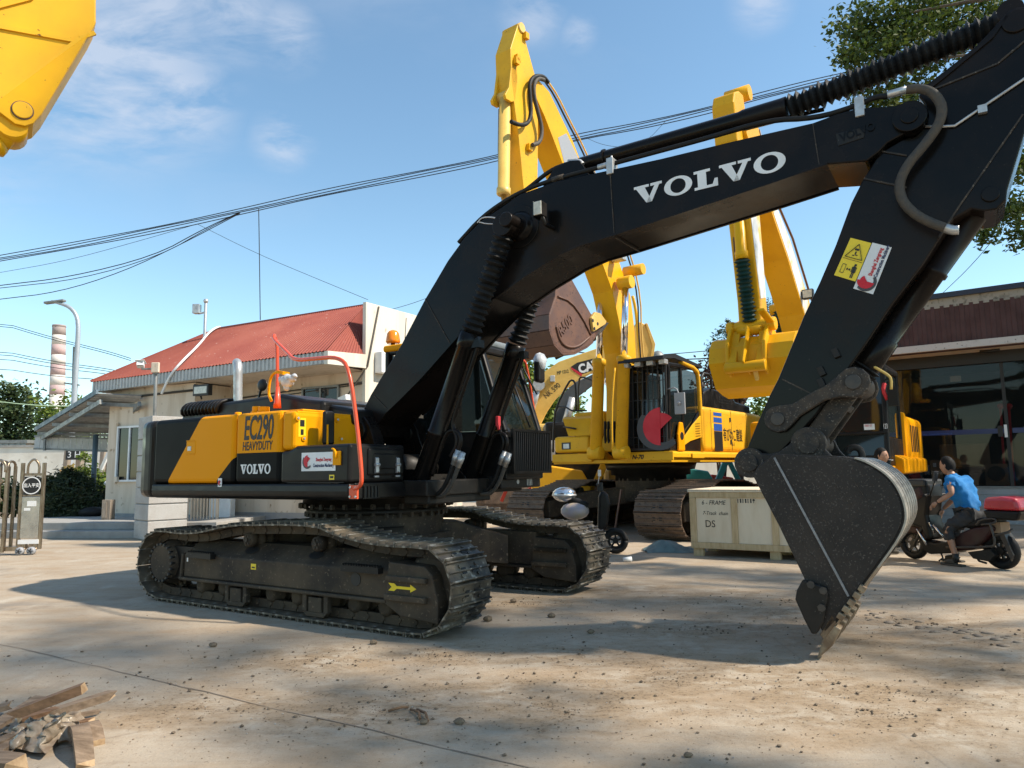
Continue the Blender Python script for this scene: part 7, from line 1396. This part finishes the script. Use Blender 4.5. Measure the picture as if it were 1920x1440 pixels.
# ================================================================ PEOPLE
MSKN=mat('skin',(.40,.21,.13),(.34,.17,.10),8,rough=.5); MSH=mat('blue_shirt',(.004,.17,.44),(.003,.13,.36),5,rough=.8,bump=.4,bsc=14); MPT=mat('charcoal_trousers',(.035,.036,.038),(.025,.026,.028),6,rough=.85,bump=.4,bsc=14); MHR=mat('black_hair',(.005,.0045,.004),(.012,.010,.009),40,rough=.65,spec=.2,bump=.6,bsc=120); MSHO=mat('dusty_shoe',(.045,.040,.033),(.08,.07,.055),8,rough=.8)
FOLD=bpy.data.textures.new('cloth_folds','CLOUDS'); FOLD.noise_scale=.075; FOLD.noise_depth=2
def skin(name,verts,edges,rad,mt,parent,root=0,sub=2):
    me=bpy.data.meshes.new(name); me.from_pydata([tuple(v) for v in verts],edges,[]); me.materials.append(mt); o=bpy.data.objects.new(name,me); COL.objects.link(o); o.parent=parent
    md=o.modifiers.new('s','SKIN'); md.use_smooth_shade=True
    if not me.skin_vertices: 
        bmx=bmesh.new(); bmx.from_mesh(me); bmx.verts.layers.skin.verify(); bmx.to_mesh(me); bmx.free()
    lay=me.skin_vertices[0].data
    for i,r in enumerate(rad): lay[i].radius=(r,r) if not isinstance(r,tuple) else r; lay[i].use_root=(i==root)
    o.modifiers.new('u','SUBSURF').levels=sub; o.modifiers['u'].render_levels=sub
    if name in ('polo_shirt','trousers','jacket'):
        o.modifiers['u'].render_levels=o.modifiers['u'].levels=3; dq=o.modifiers.new('d','DISPLACE'); dq.texture=FOLD; dq.strength=.085; dq.mid_level=.5
    return o
def head(T,c,fx,up,rad,hair=MHR,face=MSKN):
    # c: centre, fx: facing direction; sculpted from a sphere
    c,fx,up=Vector(c),Vector(fx).normalized(),Vector(up).normalized(); sd=up.cross(fx).normalized(); up=fx.cross(sd)
    m=M(); n=24; k=16; b=[]
    for i in range(k+1):
        th=math.pi*i/k
        for j in range(n):
            ph=2*math.pi*j/n; x,y,z=math.sin(th)*math.cos(ph),math.sin(th)*math.sin(ph),math.cos(th)
            w=.78-.16*max(0,-z)**1.3; dp=.92; X=x*dp; Yv=y*w; Zv=z*1.22
            if x>0: 
                X+= .13*math.exp(-((y/.16)**2))*math.exp(-((z+.16)/.17)**2)*1.2      # nose
                X+= .05*math.exp(-((y/.35)**2))*math.exp(-((z-.18)/.10)**2)           # brow
                X-= .05*math.exp(-(((abs(y)-.33)/.14)**2))*math.exp(-((z-.02)/.11)**2) # eye sockets
                X+= .05*math.exp(-((y/.28)**2))*math.exp(-((z+.50)/.08)**2)           # lips
                X+= .06*math.exp(-((y/.3)**2))*math.exp(-((z+.82)/.14)**2)            # chin
            elif z<-.3: X*=.80
            m.v.append(tuple(c+fx*(X*rad)+sd*(Yv*rad)+up*(Zv*rad)))
    for i in range(k):
        for j in range(n): j2=(j+1)%n; m.f.append([i*n+j,(i+1)*n+j,(i+1)*n+j2,i*n+j2]); m.m.append(0); m.s.append(True)
    ho=m.build('head',face,T)
    for s in (1,-1):
        m=M(); e=c+sd*s*rad*.76-up*rad*.02-fx*rad*.08; m.sph(e,rad*.22,10,sc=(.8,.5,1.3)); m.build('ear',face,ho)
        m=M(); e=c+fx*rad*.80+sd*s*rad*.30+up*rad*.03; m.sph(e,rad*.085,8); m.build('eye',MBLK,ho); m=M(); m.bar(e+up*rad*.17-sd*rad*.14+fx*rad*.03,e+up*rad*.17+sd*rad*.14+fx*rad*.03,rad*.06,rad*.05); m.build('eyebrow',hair,ho)
    m=M(); e=c+fx*rad*.90-up*rad*.62; m.bar(e-sd*rad*.2,e+sd*rad*.2,rad*.05,rad*.035); m.build('mouth',MRU,ho)
    # hair cap
    m=M()
    for i in range(11):
        for j in range(n):
            ph=2*math.pi*j/n; cf_=math.cos(ph); lim=.30 if cf_>.55 else (.30+.36*min(1,(.55-cf_)/.9)); th=math.pi*lim*i/10*(1+.04*math.sin(ph*7)); x,y,z=math.sin(th)*math.cos(ph),math.sin(th)*math.sin(ph),math.cos(th)
            zz=z; g=1.05+.035*math.sin(ph*9+i)*math.sin(th)
            q=Vector((x,y,zz)); m.v.append(tuple(c+fx*(q.x*.93*g*rad-(.02*rad))+sd*(q.y*.82*g*rad)+up*(q.z*1.27*rad+.015*rad)))
    for i in range(10):
        for j in range(n): j2=(j+1)%n; m.f.append([i*n+j,(i+1)*n+j,(i+1)*n+j2,i*n+j2]); m.m.append(0); m.s.append(True)
    m.build('hair',hair,ho); return ho
def hand(T,w,d,dn,side,curl,parent):
    # wrist w, pointing d, palm-down normal dn: palm plus four fingers and a thumb as skinned chains of one hand
    w,d,dn=Vector(w),Vector(d).normalized(),Vector(dn).normalized(); s=d.cross(dn).normalized()*side
    vs=[w,w+d*.045,w+d*.085];ed=[(0,1),(1,2)];ra=[(.022,.018),(.034,.016),(.036,.014)]
    o=skin('palm',vs,ed,[.024,.032,.030],MSKN,parent)
    for i,(off,ln) in enumerate(((-.027,.062),(-.009,.072),(.009,.068),(.026,.052))):
        b=w+d*.085+s*off; p=[w+d*.06+s*off*.8,b]; dirv=d
        for kk in range(3):
            dirv=(dirv+dn*curl).normalized(); p.append(p[-1]+dirv*ln*(.42,.32,.26)[kk])
        skin('finger',p,[(j,j+1) for j in range(4)],[.011,.0105,.010,.009,.0075],MSKN,o,sub=1)
    p=[w+d*.02-s*.015,w+d*.045-s*.040,w+d*.072-s*.056+dn*.012,w+d*.092-s*.056+dn*.022]; skin('thumb',p,[(0,1),(1,2),(2,3)],[.014,.0125,.011,.009],MSKN,o,sub=1)
# rider on the scooter (local frame of the scooter: +x forward)
PR=thing('person','person in a bright blue polo shirt and rolled dark trousers sitting astride the maroon scooter','person',(mid.x,mid.y,0),sa)
def r_(px,py,y=0): return Vector(B.oy((px,py),y*sy))
pel=r_(1822,968,0); ch=r_(1800,918,0); nk=r_(1785,893,0); hd_c=r_(1776,873,0)
shL=nk+Vector((0,.19*sy,-.06)); shR=nk+Vector((0,-.19*sy,-.06)); shL.x=shR.x=r_(1796,902).x
elL=r_(1785,925,.27); haL=r_(1757,942,.36); elR=r_(1788,935,-.22); haR=r_(1768,955,-.15)
knL=r_(1776,990,.20); anL=r_(1792,1040,.22); knR=r_(1792,985,-.20); anR=r_(1792,1040,-.22)
hipL=pel+Vector((.0,.09*sy,0)); hipR=pel+Vector((0,-.09*sy,0))
fz=.06
anL.z=.115; anR.z=.115
V_=[pel,(pel+ch)/2,ch,nk,nk+(hd_c-nk)*.6,shL,elL,(elL+haL)/2,haL,shR,elR,(elR+haR)/2,haR,hipL,knL,(knL+anL)/2,anL,hipR,knR,(knR+anR)/2,anR]
E_=[(0,1),(1,2),(2,3),(3,4),(2,5),(5,6),(6,7),(7,8),(2,9),(9,10),(10,11),(11,12),(0,13),(13,14),(14,15),(15,16),(0,17),(17,18),(18,19),(19,20)]
R__=[.12,.115,.125,.06,.055,.055,.040,.037,.024,.055,.040,.037,.024,.085,.058,.050,.036,.085,.058,.050,.036]
skin('body',V_,E_,R__,MSKN,PR)
head(PR,hd_c+Vector((0,0,.0)),(1,.10*sy,-.03),(-.05,0,1),.110)
sl1=shL.lerp(elL,.62); sl2=shR.lerp(elR,.62)
skin('polo_shirt',[pel+Vector((-.02,0,.0)),(pel+ch)/2+Vector((-.02,0,0)),ch,nk+(ch-nk)*.25,shL,sl1,shR,sl2],[(0,1),(1,2),(2,3),(2,4),(4,5),(2,6),(6,7)],[.155,.15,.155,.085,.080,.068,.080,.068],MSH,PR)
m=M(); cN=nk+(ch-nk)*.08; m.rev(cN-(nk-ch).normalized()*.03,cN+(nk-ch).normalized()*.03,[(0,.088),(1,.072)],16,caps=False); m.build('collar',MSH,PR)
skin('trousers',[pel+Vector((0,0,.03)),hipL,hipL.lerp(knL,.6),knL,knL.lerp(anL,.45),hipR,hipR.lerp(knR,.6),knR,knR.lerp(anR,.45)],[(0,1),(1,2),(2,3),(3,4),(0,5),(5,6),(6,7),(7,8)],[.15,.115,.09,.082,.068,.115,.09,.082,.068],MPT,PR)
for an,s in ((anL,1),(anR,-1)):
    m=M(); m.cyl(an+Vector((0,0,-.06)),an+Vector((.005,0,.06)),.045,.043,n=12); m.build('sock',MBLK,PR)
    skin('shoe',[an+Vector((-.05,0,-.055)),an+Vector((.06,0,-.055)),an+Vector((.17,0,-.07)),an+Vector((0,0,-.02))],[(0,1),(1,2),(0,3)],[(.05,.05),(.05,.045),(.042,.032),(.045,.045)],MSHO,PR)
    m=M(); m.box(an.x-.11,an.x+.22,an.y-.052,an.y+.052,.0,.028); m.build('sole',MSHO,PR,bev=.012)
hand(PR,haL,(haL-elL)+Vector((.02,0,-.02)),(-.5,0,-1),sy,.55,PR); hand(PR,haR,Vector((.5,0,-.9)),(-.9,0,-.4),-sy,.28,PR)
# second person standing behind the bucket
pz=Vector(atY(1650,855,12.0)); P2=thing('person','person with short black hair smoking a cigarette behind the big bucket','person',(pz.x,pz.y,0),math.radians(-15))
hz_=pz.z
MSH2=mat('black_jacket',(.012,.012,.014),(.02,.02,.022),6,rough=.8)
pel=Vector((0,0,hz_-.70)); ch=Vector((0,0,hz_-.34)); nk=Vector((0,0,hz_-.17))
V_=[pel,(pel+ch)/2,ch,nk,nk+Vector((.02,0,.08)),Vector((0,.19,hz_-.24)),Vector((-.03,.25,hz_-.52)),Vector((.06,.25,hz_-.78)),Vector((0,-.19,hz_-.24)),Vector((-.03,-.25,hz_-.52)),Vector((.06,-.25,hz_-.78)),Vector((0,.09,hz_-.74)),Vector((.01,.10,.48)),Vector((-.01,.10,.09)),Vector((0,-.09,hz_-.74)),Vector((.01,-.10,.48)),Vector((-.01,-.10,.09))]
E_=[(0,1),(1,2),(2,3),(3,4),(2,5),(5,6),(6,7),(2,8),(8,9),(9,10),(0,11),(11,12),(12,13),(0,14),(14,15),(15,16)]
skin('body',V_,E_,[.11,.11,.12,.058,.055,.055,.04,.026,.055,.04,.026,.08,.056,.036,.08,.056,.036],MSKN,P2)
head(P2,(0.02,0,hz_),(1,-.55,0),(0,0,1),.112)
skin('jacket',[pel,(pel+ch)/2,ch,nk+Vector((0,0,-.03)),V_[5],V_[6],V_[7]+Vector((0,0,.05)),V_[8],V_[9],V_[10]+Vector((0,0,.05))],[(0,1),(1,2),(2,3),(2,4),(4,5),(5,6),(2,7),(7,8),(8,9)],[.145,.14,.15,.08,.078,.06,.05,.078,.06,.05],MSH2,P2)
skin('trousers',[pel+Vector((0,0,.02)),V_[11],V_[12],V_[13],V_[14],V_[15],V_[16]],[(0,1),(1,2),(2,3),(0,4),(4,5),(5,6)],[.135,.11,.082,.07,.11,.082,.07],MPT,P2)
for y in (.10,-.10):
    skin('shoe',[(-.06,y,.05),(.05,y,.05),(.16,y,.035)],[(0,1),(1,2)],[.045,.045,.033],MSHO,P2)
for y,s in ((.25,1),(-.25,-1)): hand(P2,(.06,y,hz_-.78),(.1,0,-1),(0,-s,0),1,.25,P2)
m=M(); fdir=Vector((1,-.45,0)).normalized(); a=Vector((.02,0,hz_-.062))+fdir*.10; m.cyl(a,a+fdir*.075+Vector((0,0,-.012)),.005,n=8); m.build('cigarette',MWH,P2)
# ================================================================ WOOD PILE
MWD=mat('grey_plank',(.27,.19,.125),(.12,.08,.05),4,.35,.7,rough=.85,streak=(1.2,7,7),bump=.4); MWD2=mat('brown_plank',(.24,.13,.065),(.11,.06,.03),4,.35,.7,rough=.8,streak=(1.2,8,8),bump=.4); MWE=mat('fresh_split_wood',(.44,.30,.17),(.30,.19,.10),20,rough=.8)
def plank(p,q,w,t,mt,label,z0=.02,z1=.02,bend=0,px=True):
    a=ground(*p,z0) if px else Vector(p); b=ground(*q,z1) if px else Vector(q); d=b-a; L=d.length; d/=L; s=d.cross(Vector((0,0,1))).normalized(); u=s.cross(d); N=8; m=M(); vs=[]
    for i in range(N+1):
        x=i/N; c=a.lerp(b,x)+u*bend*math.sin(math.pi*x)*1; w_=w*(1+rnd.uniform(-.04,.04))
        j=rnd.uniform(-.03,.03)*(1 if i in (0,N) else 0)
        vs+=[c+s*w_/2-u*t/2+d*j,c-s*w_/2-u*t/2-d*j,c-s*w_/2+u*t/2+d*j*.5,c+s*w_/2+u*t/2-d*j]
    fs=[]
    for i in range(N):
        k=4*i
        for j in range(4): fs.append((k+j,k+4+j,k+4+(j+1)%4,k+(j+1)%4))
    m.add(vs,fs); m.add([vs[i] for i in (0,1,2,3)],[(0,1,2,3)],1); m.add(vs[-4:],[(3,2,1,0)],1)
    ctr=sum((Vector(v) for v in m.v),Vector())/len(m.v); m.v=[tuple(Vector(v)-ctr) for v in m.v]
    o=m.build('plank',[mt,MWE]); o.location=ctr; tag(o,label,'plank','broken planks in the wood pile')
plank((30,1338),(157,1290),.085,.05,MWD2,'brown heavy beam end uppermost in the wood pile, pointing up right',.15,.26)
plank((85,1342),(210,1302),.07,.045,MWD,'dark grey weathered plank reaching farthest right in the wood pile',.07,.12)
plank((-60,1392),(78,1308),.09,.025,MWD,'grey plank slanting behind the brown beam of the wood pile',.03,.10)
plank((50,1356),(166,1314),.075,.022,MWD,'split pale plank just under the dark grey end in the pile',.06,.09)
plank((90,1352),(186,1334),.045,.018,MWD,'thin light splinter board pointing right from the pile',.05,.05)
plank((80,1366),(173,1352),.06,.025,MWD2,'thin reddish board low on the right of the pile',.03,.04)
plank((142,1366),(160,1434),.085,.035,MWD,'curved grey board standing out towards the camera from the pile',.05,.012,bend=.07)
plank((163,1360),(180,1394),.085,.035,MWD,'short curved board with a freshly split end beside the curved board',.05,.014,bend=.04)
plank((-60,1418),(48,1370),.07,.03,MWD,'pale plank at the left edge of the pile, upper one',.03,.07)
plank((-70,1444),(46,1382),.075,.03,MWD,'pale plank at the left edge of the pile, lower one',.015,.05)
plank((10,1392),(128,1378),.10,.04,MWD2,'dark plank lying under the plastic sheet of the pile',.02,.02)
plank((-30,1428),(28,1436),.13,.07,MWD,'thick sawn block at the lower left corner of the picture',.04,.04)
plank((35,1350),(108,1330),.07,.025,MWD2,'rough bark covered strip behind the plastic sheet',.08,.09)
plank((-80,1350),(20,1322),.09,.03,MWD,'flat grey board farthest left in the wood pile',.02,.06)
m=M(); vs=[];fs=[];n1,n2=34,16
for i in range(n1+1):
    for j in range(n2+1):
        u,v=i/n1,j/n2; g=ground(18+u*142-12*v,1338+v*40*(.75+.35*math.sin(u*7+1)**2)+10*math.sin(u*5),.10); 
        hh=.06+.085*math.sin(u*math.pi)*math.sin((.2+v*.8)*math.pi)+.016*math.sin(u*23+v*11)+.014*math.sin(u*9-v*17)+.010*math.sin(u*41+v*31)+rnd.uniform(-.004,.004)
        hh*=1-max(0,v-.8)*2.5*(.6+.4*math.sin(u*19))
        vs.append((g.x+.02*math.sin(v*29+u*7),g.y+.02*math.sin(u*31),max(.02,hh*.8)))
for i in range(n1):
    for j in range(n2):
        a=i*(n2+1)+j; 
        fs.append((a,a+n2+1,a+n2+2,a+1))
m.add(vs,fs,0,True); o=m.build('plastic_sheet',mat('dirty_plastic',(.36,.29,.21),(.20,.14,.09),9,.4,.65,rough=.32,bump=.5,bsc=18)); tag(o,'crumpled dirty translucent plastic sheet lying over the wood pile','plastic sheet')
for a,b in (((728,1333),(765,1326)),((770,1330),(788,1348)),((782,1330),(802,1352))):
    p,q=ground(*a,.012),ground(*b,.012); m=M(); m.tube([p,(p+q)/2+Vector((.02,0,.012)),q],.008,5); o=m.build('twig',MWD2); tag(o,{728:'long dry twig lying nearly level, left of the others',770:'middle dry twig of the three in the foreground',782:'rightmost dry twig of the three in the foreground'}[a[0]],'twig','dry twigs in the foreground')
# ================================================================ VEGETATION
def leafmat(name,c1,c2,c3=None,tr=.25):
    m=bpy.data.materials.new(name); m.use_nodes=True; nt=m.node_tree; L=nt.links.new; b=nt.nodes['Principled BSDF']; o=nt.nodes['Material Output']
    g=nd(nt,'ShaderNodeNewGeometry'); r=nd(nt,'ShaderNodeValToRGB'); e=r.color_ramp.elements; e[0].color=(*c1,1); e[1].color=(*c2,1)
    if c3: k=e.new(.9); k.color=(*c2,1); e[2].position=1; e[2].color=(*c3,1)
    L(g.outputs['Random Per Island'],r.inputs[0]); L(r.outputs[0],b.inputs['Base Color']); b.inputs['Roughness'].default_value=.62
    t=nd(nt,'ShaderNodeBsdfTranslucent'); x=nd(nt,'ShaderNodeMixShader'); x.inputs[0].default_value=tr; L(r.outputs[0],t.inputs[0]); L(b.outputs[0],x.inputs[1]); L(t.outputs[0],x.inputs[2]); L(x.outputs[0],o.inputs[0]); return m
RS=np.random.RandomState(11)
def leaves(name,clumps,size,mt,parent,twigs=9,spread=.30,asp=.55,droop=.0,loc=None):
    P=[]
    for c,r,n in clumps:
        c=np.array(c,float); r=np.array(r if hasattr(r,'__len__') else (r,r,r),float)
        k=max(3,int(twigs)); d=RS.normal(size=(k,3)); d/=np.linalg.norm(d,axis=1)[:,None]; sub=c+d*r*(RS.rand(k,1)**.45)
        idx=RS.randint(0,k,n); P.append(sub[idx]+RS.normal(size=(n,3))*r*spread)
    P=np.concatenate(P); N=len(P)
    a=RS.normal(size=(N,3)); a[:,2]=a[:,2]*.6-droop; a/=np.linalg.norm(a,axis=1)[:,None]
    b=RS.normal(size=(N,3)); b-=a*(a*b).sum(1)[:,None]; b/=np.linalg.norm(b,axis=1)[:,None]
    s=size*(.6+.8*RS.rand(N,1)); n_=np.cross(a,b)
    V=np.stack([P-a*s,P+b*s*asp+n_*s*.12,P+a*s,P-b*s*asp+n_*s*.12],1).reshape(-1,3)
    if loc is not None: V=V-np.array(loc)
    me=bpy.data.meshes.new(name); me.vertices.add(4*N); me.vertices.foreach_set('co',V.astype(np.float32).ravel()); me.loops.add(4*N); me.loops.foreach_set('vertex_index',np.arange(4*N,dtype=np.int32)); me.polygons.add(N); me.polygons.foreach_set('loop_start',np.arange(0,4*N,4,dtype=np.int32)); me.polygons.foreach_set('loop_total',np.full(N,4,dtype=np.int32)); me.update(calc_edges=True); me.materials.append(mt)
    o=bpy.data.objects.new(name,me); COL.objects.link(o); o.parent=parent; return o
MBA=mat('bark',(.085,.065,.05),(.15,.12,.09),6,rough=.9,bump=.5,streak=(3,3,.6))
def tree(name,label,base,clumps,size,mt,cat='tree',rt=.25,lt=.5,group=None,limbs=None,fork=None,tw=9,**k):
    base=Vector(base); T=thing(name,label,cat,base,0,group); m=M(); ct=sum((Vector(c[0]) for c in clumps),Vector())/len(clumps)
    fk=Vector(fork) if fork is not None else base.lerp(Vector((ct.x*.3+base.x*.7,ct.y*.3+base.y*.7,ct.z)),.55)
    m.tube([Vector((0,0,-.1)),(fk-base)*.5+Vector((.05,.03,0))*rt*4,fk-base],[rt,rt*.7],10,smooth=1)
    for c in (limbs if limbs is not None else clumps[:14]):
        e=Vector(c[0] if not isinstance(c,Vector) else c); ll=(e-fk).length; mid=fk.lerp(e,.5)+Vector((rnd.uniform(-.1,.1),rnd.uniform(-.1,.1),rnd.uniform(-.02,.12)))*ll
        m.tube([fk-base,fk.lerp(mid,.5)-base+Vector((rnd.uniform(-.04,.04),rnd.uniform(-.04,.04),rnd.uniform(-.03,.05)))*ll,mid-base,e-base],[rt*lt,rt*.04],6,smooth=2)
    m.build('trunk',MBA,T); leaves('crown',clumps,size,mt,T,twigs=tw,loc=base,**k); return T
ML1=leafmat('camphor_leaf',(.028,.055,.010),(.085,.125,.018),(.16,.19,.03),.35)
ML2=leafmat('dark_leaf',(.018,.040,.010),(.055,.085,.020),(.11,.12,.03),.2)
ML3=leafmat('bright_leaf',(.07,.12,.014),(.18,.24,.03),(.30,.28,.05),.35)
ML4=leafmat('juniper_leaf',(.014,.026,.008),(.040,.058,.016),(.075,.065,.028),.12)
ML5=leafmat('red_brown_leaf',(.04,.018,.012),(.09,.035,.022),(.06,.06,.02),.15)
ML6=leafmat('conifer_leaf',(.02,.045,.014),(.055,.09,.03),(.10,.13,.05),.15)
# overhanging tree at the right: the crown reaches into the upper right corner
def cl(px,py,Yd,r,n): return (atY(px,py,Yd),r,n)
vis=[cl(1600,45,9.6,.38,330),cl(1660,60,9.5,.42,420),cl(1640,120,9.4,.34,300),cl(1700,25,9.7,.5,520),cl(1760,15,9.8,.5,520),cl(1690,95,9.5,.40,360),cl(1830,30,10,.45,460),cl(1790,60,10.1,.3,240),cl(1860,45,10.2,.35,260),cl(1590,110,9.3,.20,110),cl(1660,185,9.9,.33,260),cl(1720,180,10.2,.38,300),cl(1620,175,9.7,.22,120),cl(1900,300,9.9,.26,200),cl(1890,420,9.4,.30,260),cl(1850,440,9.2,.16,80),cl(1915,395,9.6,.25,160),cl(1745,130,10.2,.3,160)]
def inframe(p,mrg):
    d=np.array(p)-OE; z=d@CF
    if z<=.2: return False
    x=PW/2+FPX*(d@CR)/z; y=PH/2-FPX*(d@CU)/z; q=FPX*mrg/z
    return -q<x<PW+q and -q<y<PH+q
big=[]
r2=random.Random(5)
def crown(n,cx,cy,cz,rx,ry,rz,lst,nl=120):
    t=0
    while len(lst)<n and t<4000:
        t+=1; a=r2.uniform(0,6.283); q=r2.random()**.5; p=(cx+rx*q*math.cos(a),cy+ry*q*math.sin(a),cz+r2.uniform(-rz,rz)*(1-.5*q)); r=r2.uniform(.55,1.15)
        if inframe(p,r*1.5): continue
        lst.append((p,(r,r,r*.6),int(nl*r)))
cA=[]; crown(30,11.2,5.8,8.4,5.6,6.0,1.6,cA)
tb=Vector((13.2,6.2,0))
TA=tree('camphor_tree','large leafy tree whose branches hang into the upper right corner',tb,cA[:10],.10,ML1,rt=.32,lt=.16,fork=(12.4,6.4,5.2),limbs=[Vector(c[0]) for c in cA[:16]]+[Vector(v[0]) for v in vis[:9:2]]+[Vector(vis[i][0]) for i in (10,11,13,14,16)])
leaves('crown',cA[10:],.13,ML1,TA,twigs=10,loc=tb); leaves('crown',[(c,r*1.1,int(n*2.4)) for c,r,n in vis],.040,ML1,TA,twigs=13,spread=.27,droop=.35,loc=tb)
cB=[]; crown(44,10.4,-.3,14.4,6.0,4.8,1.4,cB,125)
tree('camphor_tree','large leafy tree standing behind the camera and shading the yard',(10.5,-2.0,0),cB,.12,ML1,rt=.36,lt=.3,fork=(10.5,-1.2,10.5),tw=10)
cD=[]; crown(20,14.0,5.6,13.8,2.6,2.4,1.0,cD,115)
tree('camphor_tree','tall leafy tree beyond the right edge shading the middle of the yard',(15.5,6.5,0),cD,.12,ML1,rt=.34,lt=.3,fork=(15,6.2,10),tw=10)
cC=[]; crown(24,17,12.5,8.5,3.6,4.0,1.5,cC)
tree('camphor_tree','leafy tree beyond the right edge shading the scooter',(17,14,0),cC,.13,ML1,rt=.28,fork=(16.6,13,5.4),tw=10)
# left background trees
Lt=[((20,760),.95,420),((60,775),1.1,520),((5,800),1.1,520),((50,815),1.2,560),((95,800),1.0,420),((25,840),1.1,460),((80,840),1.0,420),((15,735),.7,240),((-25,780),1.4,600),((-40,740),1.2,420)]
tree('broadleaf_tree','dark green spreading tree behind the wall at the left edge',atY(10,880,42)*1,[(atY(a[0][0],a[0][1],42),(a[1]*1.2,a[1],a[1]),int(a[2]*1.5)) for a in Lt],.13,ML2,rt=.25,fork=atY(20,850,42))
bs_=atY(120,880,38); tree('broadleaf_tree','yellow green bushy tree between the chimney and the grey canopy',(bs_.x,bs_.y,0),[(atY(a,b,38),(r,r,r),n) for a,b,r,n in ((112,780,.75,380),(135,770,.7,340),(150,790,.7,360),(100,830,.8,300),(130,810,.9,420),(160,830,.9,380),(148,750,.35,90),(75,765,.5,160),(120,845,.9,360))],.11,ML3,rt=.16)
for i,(px,py,Yd) in enumerate(((60,868,33.5),(10,872,33.5))): pass
# junipers at the left
def bush(name,label,pts,size,mt,group=None,cat='shrub',**k):
    b=pts[0]; bx=sum(p_[0].x for p_ in pts)/len(pts); by=sum(p_[0].y for p_ in pts)/len(pts); T=thing(name,label,cat,(bx,by,0),0,group)
    m=M()
    for p_,r,n in pts: m.tube([(rnd.uniform(-.1,.1),rnd.uniform(-.1,.1),0),(p_.x-bx,p_.y-by,p_.z)],[.035,.01],5)
    m.build('stem',MBA,T); leaves('foliage',pts,size,mt,T,loc=(bx,by,0),**k); return T
J=lambda a: [(atY(px,py,Yd),(r,r,r*.8),n) for px,py,Yd,r,n in a]
bush('juniper_shrub','dark low juniper shrub directly behind the gate end panel',J(((95,925,21,.5,1800),(110,950,20.6,.55,2100),(90,905,21.3,.32,780),(100,970,20.4,.4,1260),(80,940,21,.45,1350))),.075,ML4,'dark junipers beside the steps',asp=.22,twigs=16)
bush('juniper_shrub','dark juniper shrub in the middle of the bed, with spiky upright tips',J(((130,915,21.6,.5,1800),(140,945,21,.6,2400),(125,898,21.8,.3,720),(150,965,20.6,.45,1560),(148,905,21.8,.3,600),(145,889,21.8,.14,210),(128,884,21.8,.12,180))),.075,ML4,'dark junipers beside the steps',asp=.22,twigs=16)
bush('juniper_shrub','dark juniper shrub beside the canopy post',J(((165,930,21.8,.5,1800),(172,955,21.2,.5,1860),(182,945,21.8,.45,1260),(160,970,20.8,.4,1260),(190,960,22,.4,1080))),.075,ML4,'dark junipers beside the steps',asp=.22,twigs=16)
bush('juniper_shrub','green shrub showing left of the gate frame',J(((5,945,21,.5,1260),(-20,930,21,.6,1500),(40,930,22,.5,900))),.06,ML2,twigs=14)
bush('leafy_weed','bright green tall weed left of the canopy post',J(((163,880,25.5,.35,170),(160,855,25.5,.25,110),(168,900,25.5,.4,220),(158,915,25.5,.35,190),(172,885,25.5,.3,120))),.065,ML3)
bush('leafy_weed','bright green bush between canopy post and gatehouse wall',J(((196,905,24.5,.4,260),(188,925,24.3,.4,260),(200,930,24.2,.35,220),(185,900,24.8,.3,160),(205,890,24.8,.3,150))),.07,ML3)
bush('leafy_weed','yellowish orange leaved weed beside the street lamp foot',J(((124,885,26,.3,110),(130,900,26,.3,120),(135,880,26,.22,70))),.06,leafmat('yellow_orange_leaf',(.20,.17,.03),(.36,.24,.04),(.40,.16,.03),.3))
# behind the machines
bush('leafy_bush','bright yellow green tree lit by the sun behind the cab mirror',J(((1000,715,33,1.0,600),(990,690,33,.8,420),(1020,770,33,1.0,600),(1045,770,33,.9,520),(1050,730,34,.8,300),(1030,800,33,.9,420),(985,760,33,1.0,500),(1065,760,34,.7,260))),.12,ML3,cat='tree',twigs=16)
bs_=atY(1385,880,24); tree('conifer','dark green conifer left of the raised yellow bucket',(bs_.x,bs_.y,0),[(atY(a,b,24),(r*.9,r*.9,r),n) for a,b,r,n in ((1362,618,.24,170),(1350,640,.34,280),(1340,655,.26,200),(1375,640,.36,300),(1395,650,.4,300),(1330,662,.16,80),(1365,600,.1,50),(1440,580,.3,200),(1445,610,.4,300),(1455,640,.4,300),(1430,600,.3,200),(1470,650,.35,200),(1450,560,.12,50),(1385,625,.2,120),(1348,622,.1,50),(1410,670,.4,260))],.055,ML6,rt=.13,tw=14,asp=.35)
bush('red_shrub','reddish brown leafy shrub under the dark conifer behind the yellow cab',J(((1330,690,24.5,.45,320),(1350,700,24,.5,420),(1345,730,24,.5,380),(1375,720,24,.45,320),(1320,720,24.5,.4,220),(1365,755,24,.5,300),(1340,760,24.2,.5,300))),.06,ML5,twigs=16)
bush('leafy_bush','green bush seen through the gap under the raised yellow bucket',J(((1405,770,27,.5,300),(1420,790,27,.5,300),(1400,800,27,.5,260),(1430,760,27,.5,260))),.08,ML3,cat='tree')
# distant tree line and low pale wall beyond the yard
pts=[]
for i in range(64): 
    x=-46+i*2.9+rnd.uniform(-1,1); pts.append(((x,80+rnd.uniform(-4,4),rnd.uniform(1.5,3.6)),(2.4,2.0,rnd.uniform(1.6,2.6)),230))
o=leaves('distant_tree_line',pts,.32,ML2,None,twigs=8); o['kind']='stuff'
m=M(); a=atY(1020,905,34); b=atY(1500,905,34); m.box(a.x-3,b.x+8,34,34.3,0,1.9); o=m.build('pale_wall',MWW); tag(o,'low pale wall behind the yellow excavators','wall')
